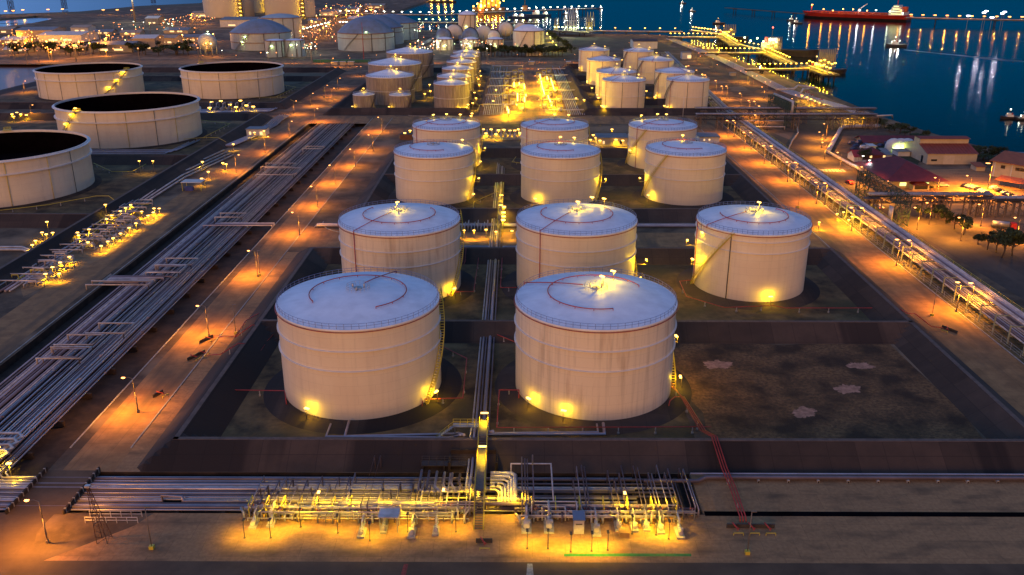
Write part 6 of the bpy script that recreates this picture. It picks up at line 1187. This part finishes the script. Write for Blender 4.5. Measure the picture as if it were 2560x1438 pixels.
for ci, (cx_, cy_, sx_, sy_, n, po) in enumerate(clusters):
    for k in range(n * 2):
        px, py = cx_ + rc.gauss(0, sx_ * .55), cy_ + rc.gauss(0, sy_ * .5)
        if py < 2 or not in_land(px, py): continue
        u = rc.random(); c = 0 if u < po * .8 else (1 if u < po else (2 if rc.random() < .7 else 3)); h = rc.choice([6, 9, 14]); x, y = g(px, py, h)
        if k >= n: extra.append((x, y, h)); continue
        s = rc.choice([.8, 1.1, 1.6]) if po > .3 else rc.choice([.8, 1.0]); key = (c, h, s)
        if key not in proto: o = proto[key] = two_mat("far_lamp", M_pole, cols[c][1], h, s)
        else: o = proto[key].copy(); col.objects.link(o)
        o.location = (x, y, 0); tag(o, "far %s lamp among the many lights of the works beyond the tank farms" % cols[c][2], "lamp", "far lights of the works"); cnt += 1
        if k % 3 == 0: lamp_light(o, (0, -1.5, h + 1), 14000 if po > .5 else 3000, ORANGE if po > .5 else WHITE, 1.0)
mb = MB()
for x, y, h in extra: mb.box(x, y, h, .8, .8, .8)
tag(mb.build("far_light_scatter", MATS["far_orange_bulb"]), "scattered smaller lights of the distant works", "lights", kind="stuff")
area_lamps([(14, 28), (33, 27), (57, 25), (120, 24), (156, 23), (258, 25), (293, 25), (330, 26), (397, 24)], "%s far orange lamp from the left along the causeway across the bay", "lamps along the far causeway", 9, 60000, ORANGE, M_bulb, 4.5, "causeway_lamp")
t = thing("high_mast", "tall mast with a ring of white lights beyond the canal", "mast", (*g(338, 55), 0)); MB().cyl((0, 0, 0), (0, 0, 56), 1.6, 8).build("pole", M_tan, t); hd = MB().cyl((0, 0, 55), (0, 0, 57), 4, 10).build("lamp_ring", M_bulbw, t); lamp_light(hd, (0, -6, 54), 60000, WHITE, 1)
for k, (px, py, hh) in enumerate([(30, 30, 55), (162, 22, 60), (384, 8, 60)]):
    x, y = g(px, py); mb = MB(); lattice(mb, (x, y, 0), (x, y, hh), 8, (1, 0, 0), 6, .5); [mb.box(x, y, hh * q, 26, 1, 1) for q in (.7, .85, .98)]; tag(mb.build("power_pylon", M_dsteel), "%s lattice power pylon from the left on the far causeway" % nth(k), "pylon", "power pylons on the causeway")
struct("causeway_ground", MB().sheet(P_((-200, 46), (0, 36), (200, 29), (350, 15), (500, 8), (530, 12), (350, 22), (200, 36), (0, 44), (-200, 54)), .08), M_field)
for k in range(40): tree("%s dark tree by the canal road beyond the wide open tanks" % nth(k), *g(rc.uniform(20, 480), rc.uniform(120, 142)), rc.uniform(8, 12), rc.uniform(6, 10), seed=k, n=400, group="trees of the canal road")
t = thing("lit_conveyor", "long inclined green-lit conveyor beside the small pale tanks", "conveyor"); MB().tube([g3(1035, 122, 2), g3(1110, 82, 12)], 2.2, 4).build("gallery", M_grey, t)
area_lamps([(750 + k * 9, 74 - k * 2.2) for k in range(9)] + [(850 + k * 8, 55) for k in range(4)], "%s white lamp from the left along the causeway between domed tanks", "white lamps between the domed tanks", 6, 4000, WHITE, M_bulbw, 3.0, "white_lamp")
# vehicles and cabins on the far cross road
for k, (a, b, m) in enumerate([(829, 843, M_cream), (850, 863, M_cream), (870, 884, M_cream), (1322, 1335, M_cream), (1416, 1426, M_cream)]): pxhouse("%s pale site cabin from the left on the far cross road" % nth(k), a, b, 163, 155, 4, .3, m, M_white, style="flat", name="site_cabin", cat="cabin", group="pale site cabins")
tag(MB().box(0, 0, 1.5, 60, 4, 3).build("green_hoarding", mat("green_sheet", (.02, .14, .09), .6, var=.2, scale=.5), None, (*g(855, 156), 0)), "long low green hoarding behind the pale site cabins", "fence")
# ------------------------------------------------------------------ piers
M_deck = mat("pier_deck", (.085, .07, .05), .85, var=.3, scale=.2)
def pier(label, pts, w, z=4.0, lamps=0, pile=26, lamp_p=4500, colr=YELLOW, bulb=None, hl=5.0, size=2.2, rail=True, name="pier", lampname="pier_lamp", piles=True):
    lamp_p = lamp_p * 1.3
    t = thing(name, label, "pier"); P = [g(a, b, z) for a, b in pts]; mb = MB()
    for (xa, ya), (xb, yb) in zip(P, P[1:]):
        d = Vector((xb - xa, yb - ya)).normalized(); nn = Vector((-d.y, d.x)) * w / 2
        mb.prism([(xa + nn.x, ya + nn.y), (xb + nn.x, yb + nn.y), (xb - nn.x, yb - nn.y), (xa - nn.x, ya - nn.y)], z - 1.2, z)
    mb.build("deck", M_deck, t); tot = 0; k = 0
    for (xa, ya), (xb, yb) in zip(P, P[1:]):
        L = math.dist((xa, ya), (xb, yb)); n = max(1, int(L / pile)); d = Vector((xb - xa, yb - ya)).normalized()
        for i in range(n):
            q = (i + .5) / n; x, y = xa + (xb - xa) * q, ya + (yb - ya) * q
            if piles: mb = MB(); mb.box(x, y, z - 1.6, 3 if abs(d.x) > .7 else w, w if abs(d.x) > .7 else 3, 1.0); [mb.cyl((x - d.y * s * w * .35, y + d.x * s * w * .35, -8), (x - d.y * s * w * .35, y + d.x * s * w * .35, z - 1.2), .7, 8) for s in (-1, 1)]; mb.build("pile_bent", M_trench, t)
    if rail: MB().tube([(x, y - w * .3, z + .7) for x, y in P], .5, 6).build("deck_pipe", M_pipe3, t)
    if lamps:
        tot = sum(math.dist(a, b) for a, b in zip(P, P[1:])); pos = []
        for i in range(lamps):
            s = tot * (i + .5) / lamps
            for a, b in zip(P, P[1:]):
                L = math.dist(a, b)
                if s <= L: pos.append((a[0] + (b[0] - a[0]) * s / L, a[1] + (b[1] - a[1]) * s / L)); break
                s -= L
        area_lamps(pos, "%s lamp counted from the land on the " + label.split(",")[0], "lamps on the " + label.split(",")[0], hl, lamp_p, colr, bulb, size, lampname, z=z, wp=True)
    return t
pier("nearest lit oil pier, on dark piles", [(1864, 174), (2022, 172)], 7, lamps=12, lamp_p=4000, size=1.5)
pier("slanting head of the nearest oil pier", [(2018, 164), (2078, 186)], 16, lamps=7, pile=14, lamp_p=6000, size=1.8)
pier("middle lit oil pier, leading to the moored coaster", [(1752, 132), (1912, 133)], 7, lamps=14, lamp_p=4500, size=1.6)
pier("slanting head of the middle oil pier", [(1908, 126), (1976, 157)], 16, lamps=10, pile=16, lamp_p=6500, size=1.9)
pier("far lit oil pier, behind the moored coaster", [(1670, 93), (1806, 94)], 8, lamps=12, lamp_p=5500, size=1.8)
pier("slanting head of the far oil pier", [(1804, 88), (1844, 114)], 18, lamps=8, pile=18, lamp_p=8000, size=2.2)
pier("upper branch of the far oil pier", [(1728, 76), (1804, 86)], 8, lamps=10, lamp_p=6500, size=2.2)
pier("link walkway between the oil pier heads", [(1846, 112), (1912, 126)], 3, lamps=6, lamp_p=4500, size=1.6)
pier("low shore pier with a small arch, behind the bare field", [(1482, 78), (1706, 80)], 7, lamps=6, lamp_p=6000, colr=ORANGE, bulb=M_bulb)
pier("long dark trestle far out in the bay", [(840, 34), (1100, 38), (1240, 30), (1370, 25), (1490, 21)], 16, z=7, lamps=34, pile=60, lamp_p=5000, colr=WHITE, bulb=M_bulbw, size=3.4)
pier("yellow-lit trestle behind the tall slim tank", [(1040, 56), (1240, 58), (1352, 58)], 12, z=5, lamps=18, pile=45, lamp_p=5000, colr=(.85, 1, .3), bulb=M_bulbg, size=3.0)
pier("long loading pier at the right, beyond the red tanker", [(2262, 44), (2420, 48), (2700, 53)], 18, z=8, lamps=14, pile=60, lamp_p=7000, colr=ORANGE, bulb=M_bulb, size=4.0)
pier("dim breakwater pier left of the red tanker", [(1815, 19), (2015, 34)], 9, z=5, lamps=0, pile=60, rail=False)
pier("white-lit loading pier with raised pale arms", [(1382, 76), (1480, 80)], 24, z=6, lamps=10, pile=30, lamp_p=7000, colr=(.9, 1, .45), bulb=M_bulbg, size=2.6)
def arms(label, px0, px1, py, n, h, m=mat("arm_paint", (.30, .24, .08), .6, var=.3, scale=.5), z=4):
    t = thing("loading_arms", label, "loading arm")
    for k in range(n):
        x, y = g(px0 + (px1 - px0) * k / max(1, n - 1), py, z); mb = MB(); mb.tube([(x, y, z), (x, y, z + h * .45), (x + h * .05, y + 1, z + h), (x + h * .12, y + 1, z + h * .25)], .2 + h * .008, 5); mb.build("arm", m, t)
    x0, y0 = g(px0, py, z); x1, y1 = g(px1, py, z); mb = MB()
    for k in range(5):
        q = k / 4; mb.box(x0 + (x1 - x0) * q, y0 + (y1 - y0) * q, z + h * .22, .5, .5, h * .44)
    mb.tube([(x0, y0, z + h * .44), (x1, y1, z + h * .44)], .4, 4); mb.tube([(x0, y0, z + h * .25), (x1, y1, z + h * .25)], .4, 4); mb.build("arm_tower", m, t)
arms("tangle of yellow-lit loading arms on the nearest pier head", 2044, 2082, 170, 9, 17)
arms("yellow-lit loading arms on the middle pier head beside the coaster", 1916, 1950, 130, 9, 16)
arms("yellow-lit loading arms on the far pier head", 1808, 1836, 90, 7, 15)
arms("row of tall pale raised loading arms on the white-lit pier", 1412, 1440, 78, 6, 32, M_white, 6)
arms("yellow and red loading towers on the right part of the white-lit pier", 1466, 1480, 78, 3, 26, M_yrail, 6)
arms("yellow towers on the left part of the white-lit pier", 1386, 1394, 77, 2, 16, M_yrail, 6)
area_lamps([(2052, 152), (2062, 150), (2072, 156), (2080, 160), (2040, 160), (2088, 158), (2060, 162)], "%s bright lamp among the nearest pier head's loading arms", "lamps among the nearest loading arms", 10, 9000, size=1.8, z=4, name="arm_lamp")
area_lamps([(1920, 112), (1932, 108), (1940, 114), (1928, 120), (1912, 116)], "%s bright lamp among the middle pier head's loading arms", "lamps among the middle loading arms", 10, 9000, size=1.8, z=4, name="arm_lamp")
area_lamps([(1812, 82), (1822, 80), (1828, 74), (1834, 86), (1820, 90)], "%s bright lamp among the far pier head's loading arms", "lamps among the far loading arms", 10, 11000, size=2.2, z=4, name="arm_lamp")
area_lamps([(2460, 32), (2466, 28), (2506, 34), (2512, 30), (2480, 44), (2421, 40)], "%s dazzling violet-white floodlight on the far loading pier's towers", "violet-white floodlights of the far pier", 26, 3000, (.80, .78, 1.0), emis("violet_bulb", (.85, .78, 1.0), 14.0), 4.0, "pier_floodlight", z=8)
# ------------------------------------------------------------------ vessels
def hull(L, B, z0, z1, m, sheer=1.0, n=14):
    mb = MB(); vs = []; xs_ = [(-1 + 2 * i / n) for i in range(n + 1)]
    for u in xs_:
        w = B / 2 * (1 - max(0, (u - .55) / .45) ** 2.2) * (1 - .25 * max(0, (-u - .8) / .2)); rise = sheer * (max(0, u) ** 2 + .4 * max(0, -u) ** 2)
        vs += [(u * L / 2, -w * .82, z0), (u * L / 2 * 1.0 + (L * .03 * max(0, u)), -w, z1 + rise), (u * L / 2 + (L * .03 * max(0, u)), w, z1 + rise), (u * L / 2, w * .82, z0)]
    fs = []
    for i in range(n):
        a, b = i * 4, (i + 1) * 4; fs += [(a, b, b + 1, a + 1), (a + 1, b + 1, b + 2, a + 2), (a + 2, b + 2, b + 3, a + 3)]
    fs += [(0, 1, 2, 3), tuple(reversed([n * 4 + k for k in range(4)]))]
    return mb.add(vs, fs)
M_hullred = mat("red_hull", (.42, .03, .015), .5, c2=(.34, .02, .012), scale=.05); M_hulldk = mat("dark_hull", (.03, .025, .03), .5, var=.3, scale=.1); M_deckred = mat("orange_red_deck", (.50, .09, .03), .6, var=.2, scale=.1); M_super = mat("ship_white", (.65, .66, .62), .5, var=.1, scale=.2)
(xa, ya), (xb, yb) = g(2012, 43, -3), g(2272, 53, -3); L = math.dist((xa, ya), (xb, yb)); ang = math.atan2(ya - yb, xa - xb); sz = L / 250 * .62
t = thing("oil_tanker", "large red oil tanker with a white lit superstructure, moored at the far pier", "ship", ((xa + xb) / 2, (ya + yb) / 2, -3), ang)
hull(L, 44, -1, 7 * sz, M_hulldk, 0).build("lower_hull", M_hulldk, t); hull(L * .999, 44.6, 7 * sz, 19 * sz, M_hullred, 3).build("hull", M_hullred, t)
mb = MB(); mb.box(0, 0, 19 * sz + .6, L * .8, 30, 1.0); mb.build("deck", M_deckred, t)
mb = MB(); [mb.tube([(-L * .3, k * 3, 19 * sz + 3), (L * .42, k * 3, 19 * sz + 3)], .8, 6) for k in range(-2, 3)]; [mb.box(-L * .25 + k * L * .08, 0, 19 * sz + 2, 2, 26, 2.5) for k in range(8)]; mb.build("deck_piping", M_deckred, t)
for k, (w, hh, z) in enumerate(((26, 6.5, 0), (20, 4.5, 6.5), (16, 4, 11), (10, 3, 15))): MB().box(-L * .40 + (0, 1, 2, 3)[k], 0, 19 * sz + z + hh / 2, w, 34 - k * 4, hh).build("superstructure", M_super, t)
for k in range(4): MB().box(-L * .40 + 13.2 - k * 1.9, 0, 19 * sz + 3.2 + k * 4.3, .3, 26 - k * 4, 1.1).build("lit_window_band", M_litwin, t); MB().box(-L * .40 + k, 17.2 - k * 2, 19 * sz + 3.2 + k * 4.3, 18 - 3 * k, .3, 1.2).build("lit_window_band", M_litgreen, t)
MB().box(-L * .45, 0, 19 * sz + 11, 9, 8, 9).build("funnel", M_deckred, t); MB().cyl((-L * .38, 0, 19 * sz + 16), (-L * .38, 0, 19 * sz + 27), .9, 6).build("mast", M_hullred, t)
mb = MB(); mb.cyl((-.02 * L, 0, 19 * sz), (-.02 * L, 0, 19 * sz + 8), 1.0, 8); mb.tube([(-.02 * L, 0, 19 * sz + 8), (-.10 * L, 0, 19 * sz + 19)], .8, 6); mb.build("crane", M_super, t); MB().cyl((L * .44, 0, 20 * sz), (L * .44, 0, 20 * sz + 14), 1.0, 6).build("foremast", M_deckred, t)
for k, (a, b, z, pwr, c, m) in enumerate([(.44, 0, 24, 200000, ORANGE, M_bulb), (.12, 4, 14, 90000, ORANGE, M_bulb), (.02, 6, 14, 60000, ORANGE, M_bulb), (-.05, 10, 12, 90000, (.85, .85, 1), M_bulbw), (-.20, 8, 14, 60000, (.85, .85, 1), M_bulbw), (-.34, 16, 12, 30000, WHITE, M_bulbg), (-.44, 16, 16, 30000, ORANGE, M_bulb), (-.46, 14, 5, 20000, WHITE, M_bulbw), (.3, 10, 12, 70000, ORANGE, M_bulb), (-.12, 10, 12, 70000, ORANGE, M_bulb), (.2, 14, 9, 60000, ORANGE, M_bulb)]):
    z *= .6; hd = MB().box(a * L, b, 19 * sz + z, 2.0, 2.0, 1.8).build("deck_lamp", m, t); lamp_light(hd, (a * L, b + 4, 19 * sz + z + 2), pwr * .04, c, 1)
def vessel(label, px, py, L, rz, hullm=M_hulldk, lights=3, power=9000, cat="tug", name="tugboat", color=WHITE, bulb=None, hb=.30):
    t = thing(name, label, cat, (*g(px, py, -3), -3), rz); B = L * hb; f = L * .10
    hull(L, B, -.5, f, hullm, L * .035).build("hull", hullm, t); c = .08 * L if name == "tugboat" else -.34 * L
    MB().box(c, 0, f + L * .05, L * .32, B * .62, L * .10).build("deckhouse", M_super, t); MB().box(c + .04 * L, 0, f + L * .14, L * .16, B * .46, L * .09).build("wheelhouse", M_super, t); MB().box(c + .122 * L, 0, f + L * .15, .1, B * .4, L * .035).build("window_band", M_litwin, t); MB().box(c + .04 * L, -B * .235, f + L * .15, L * .14, .1, L * .035).build("window_band", M_litwin, t)
    MB().box(c - .1 * L, 0, f + L * .14, L * .05, B * .2, L * .11).build("funnel", M_red, t); MB().cyl((c, 0, f + L * .18), (c, 0, f + L * .36), .18 + L * .003, 6).build("mast", M_dsteel, t)
    MB().tube([(L * .5, 0, f + L * .02), (L * .3, -B * .45, f), (-L * .4, -B * .5, f), (-L * .48, 0, f)], .25 + L * .006, 6).build("fender", M_dsteel, t)
    for k in range(lights): s = .6 + L * .012; a = c + (.12 - .12 * k) * L; hd = MB().box(a, -B * .34, f + L * (.12 + .05 * (k % 2)), s, s, s).build("deck_light", bulb or M_bulbw, t); lamp_light(hd, (a, -B * .34 - 1.5, f + L * .15), power * .2, color, .5)
    hd = MB().box(c, 0, f + L * .36, .5 + L * .008, .5 + L * .008, .5 + L * .01).build("masthead_light", M_bulbr if hullm is M_hulldk and L > 40 else (bulb or M_bulbw), t); return t
vessel("tug heading away with a bright white lamp and a wake behind it", 2240, 116, 25, R(170), lights=4, power=30000)
vessel("tug near the top edge, left one of the two small far boats", 1707, 9, 17, R(178), power=30000)
vessel("tug just beneath the topmost far boat, showing white lights", 1731, 29, 15, R(178), power=30000)
vessel("tug with an orange lamp off the far oil pier", 1797, 60, 21, R(175), power=30000, color=(1, .6, .25), bulb=M_bulby)
vessel("upper of two tugs side by side near the red tanker's bow", 1980, 52, 18, R(170), power=25000)
vessel("lower of two tugs side by side near the red tanker's bow", 1992, 59, 19, R(170), power=20000)
vessel("dark unlit tug lying off the shrubs at the right edge", 2527, 297, 14, R(175), lights=0)
vessel("dark boat cut off by the right edge beside the unlit tug", 2562, 300, 12, R(170), lights=1, power=900)
vessel("dark coastal tanker moored behind the middle oil pier, bow towards the pier lamps", 1972, 139, 66, R(-38), lights=6, power=16000, cat="ship", name="coastal_tanker", color=(.95, 1, .6), bulb=M_bulbg, hb=.22)
vessel("dark barge with a red stripe moored behind the nearest pier head", 2068, 183, 34, R(-10), lights=2, power=7000, cat="barge", name="moored_barge", color=YELLOW, bulb=M_bulby)
vessel("dark barge moored at the far oil pier head", 1832, 100, 40, R(-10), lights=2, power=9000, cat="barge", name="moored_barge", color=YELLOW, bulb=M_bulby)
for k, (px, py, L) in enumerate([(1300, 46, 30), (1335, 42, 42), (1360, 40, 28), (1412, 36, 14), (1440, 33, 12), (1285, 44, 24), (1500, 22, 16)]): vessel("%s blue-hulled workboat from the left off the far trestle" % nth(k), px, py, L, R(3 * k), mat("blue_hull", (.02, .05, .14), .5, var=.2, scale=.2), 1, 16000)["group"] = "blue workboats off the far trestle"
for k in range(4): vessel("%s small craft at the top edge off the far left coast" % nth(k), 1075 + k * 17, 5 + k % 2, 30, R(0), lights=2, power=40000, color=ORANGE, bulb=M_bulb)["group"] = "small craft off the far coast"
t = thing("lit_platform", "orange-lit loading ship tower over the far trestle", "ship", (*g(1222, 26, 0), 0)); mb = MB()
for k in range(5): mb.box(-20 + k * 10, 0, 8 + (k * 7 % 12), 8, 16, 16 + (k * 5 % 14))
mb.build("tower_blocks", mat("orange_block", (.45, .22, .08), .7, var=.3, scale=.1), t); MB().box(0, 0, 2, 70, 26, 8).build("hull", M_hulldk, t); mb = MB(); lattice(mb, (8, 0, 16), (8, 0, 60), 6, (1, 0, 0), 7, .5); mb.build("derrick", mat("orange_block", (0, 0, 0)), t)
for k in range(9): hd = MB().box(-32 + k * 8, -14, 9 + (k * 5 % 14), 2.6, 2.6, 2.6).build("lamp", M_bulb, t); lamp_light(hd, (-32 + k * 8, -19, 9 + (k * 5 % 14)), 22000, ORANGE, 1)
t = thing("flare_tower", "orange lattice tower with a glowing flare beside the tall slim tank", "tower", (*g(1203, 58), 0)); mb = MB(); lattice(mb, (0, 0, 0), (0, 0, 26), 9, (1, 0, 0), 4, .6); mb.build("tower_lattice", MATS["orange_block"], t); hd = MB().lathe(0, 0, [(.1, 24), (2.6, 27), (1.6, 30), (.1, 33)], 10).build("flame", M_bulb, t); lamp_light(hd, (0, -5, 28), 45000, ORANGE, 1.5)
t = thing("harbour_crane", "dark harbour crane on the far trestle", "crane", (*g(1312, 27, 7), 7)); MB().tube([(0, 0, 0), (0, 0, 26), (-26, 0, 26)], 1.2, 5).build("boom", M_dsteel, t); MB().box(0, 0, 5, 10, 10, 10).build("cab", mat("orange_block", (0, 0, 0)), t)
wkp = P_((2262, 119), (2330, 126), (2410, 134), (2480, 143), (2600, 151), (2600, 149), (2480, 140), (2410, 132), (2330, 125), (2262, 118))
sheets("wake_foam_water", [wkp], -2.96, mat("foam_water", (.02, .10, .14), .4, c2=(0, .04, .07), scale=.08))
sheets("wake_crest_water", [patch(2466, 138, 7, 1.6, 3), patch(2496, 142, 7, 1.4, 5)], -2.6, mat("foam_white", (.35, .42, .40), .6, var=.4, scale=.5))
for n_ in ("wake_crest_water",):
    o = bpy.data.objects[n_]
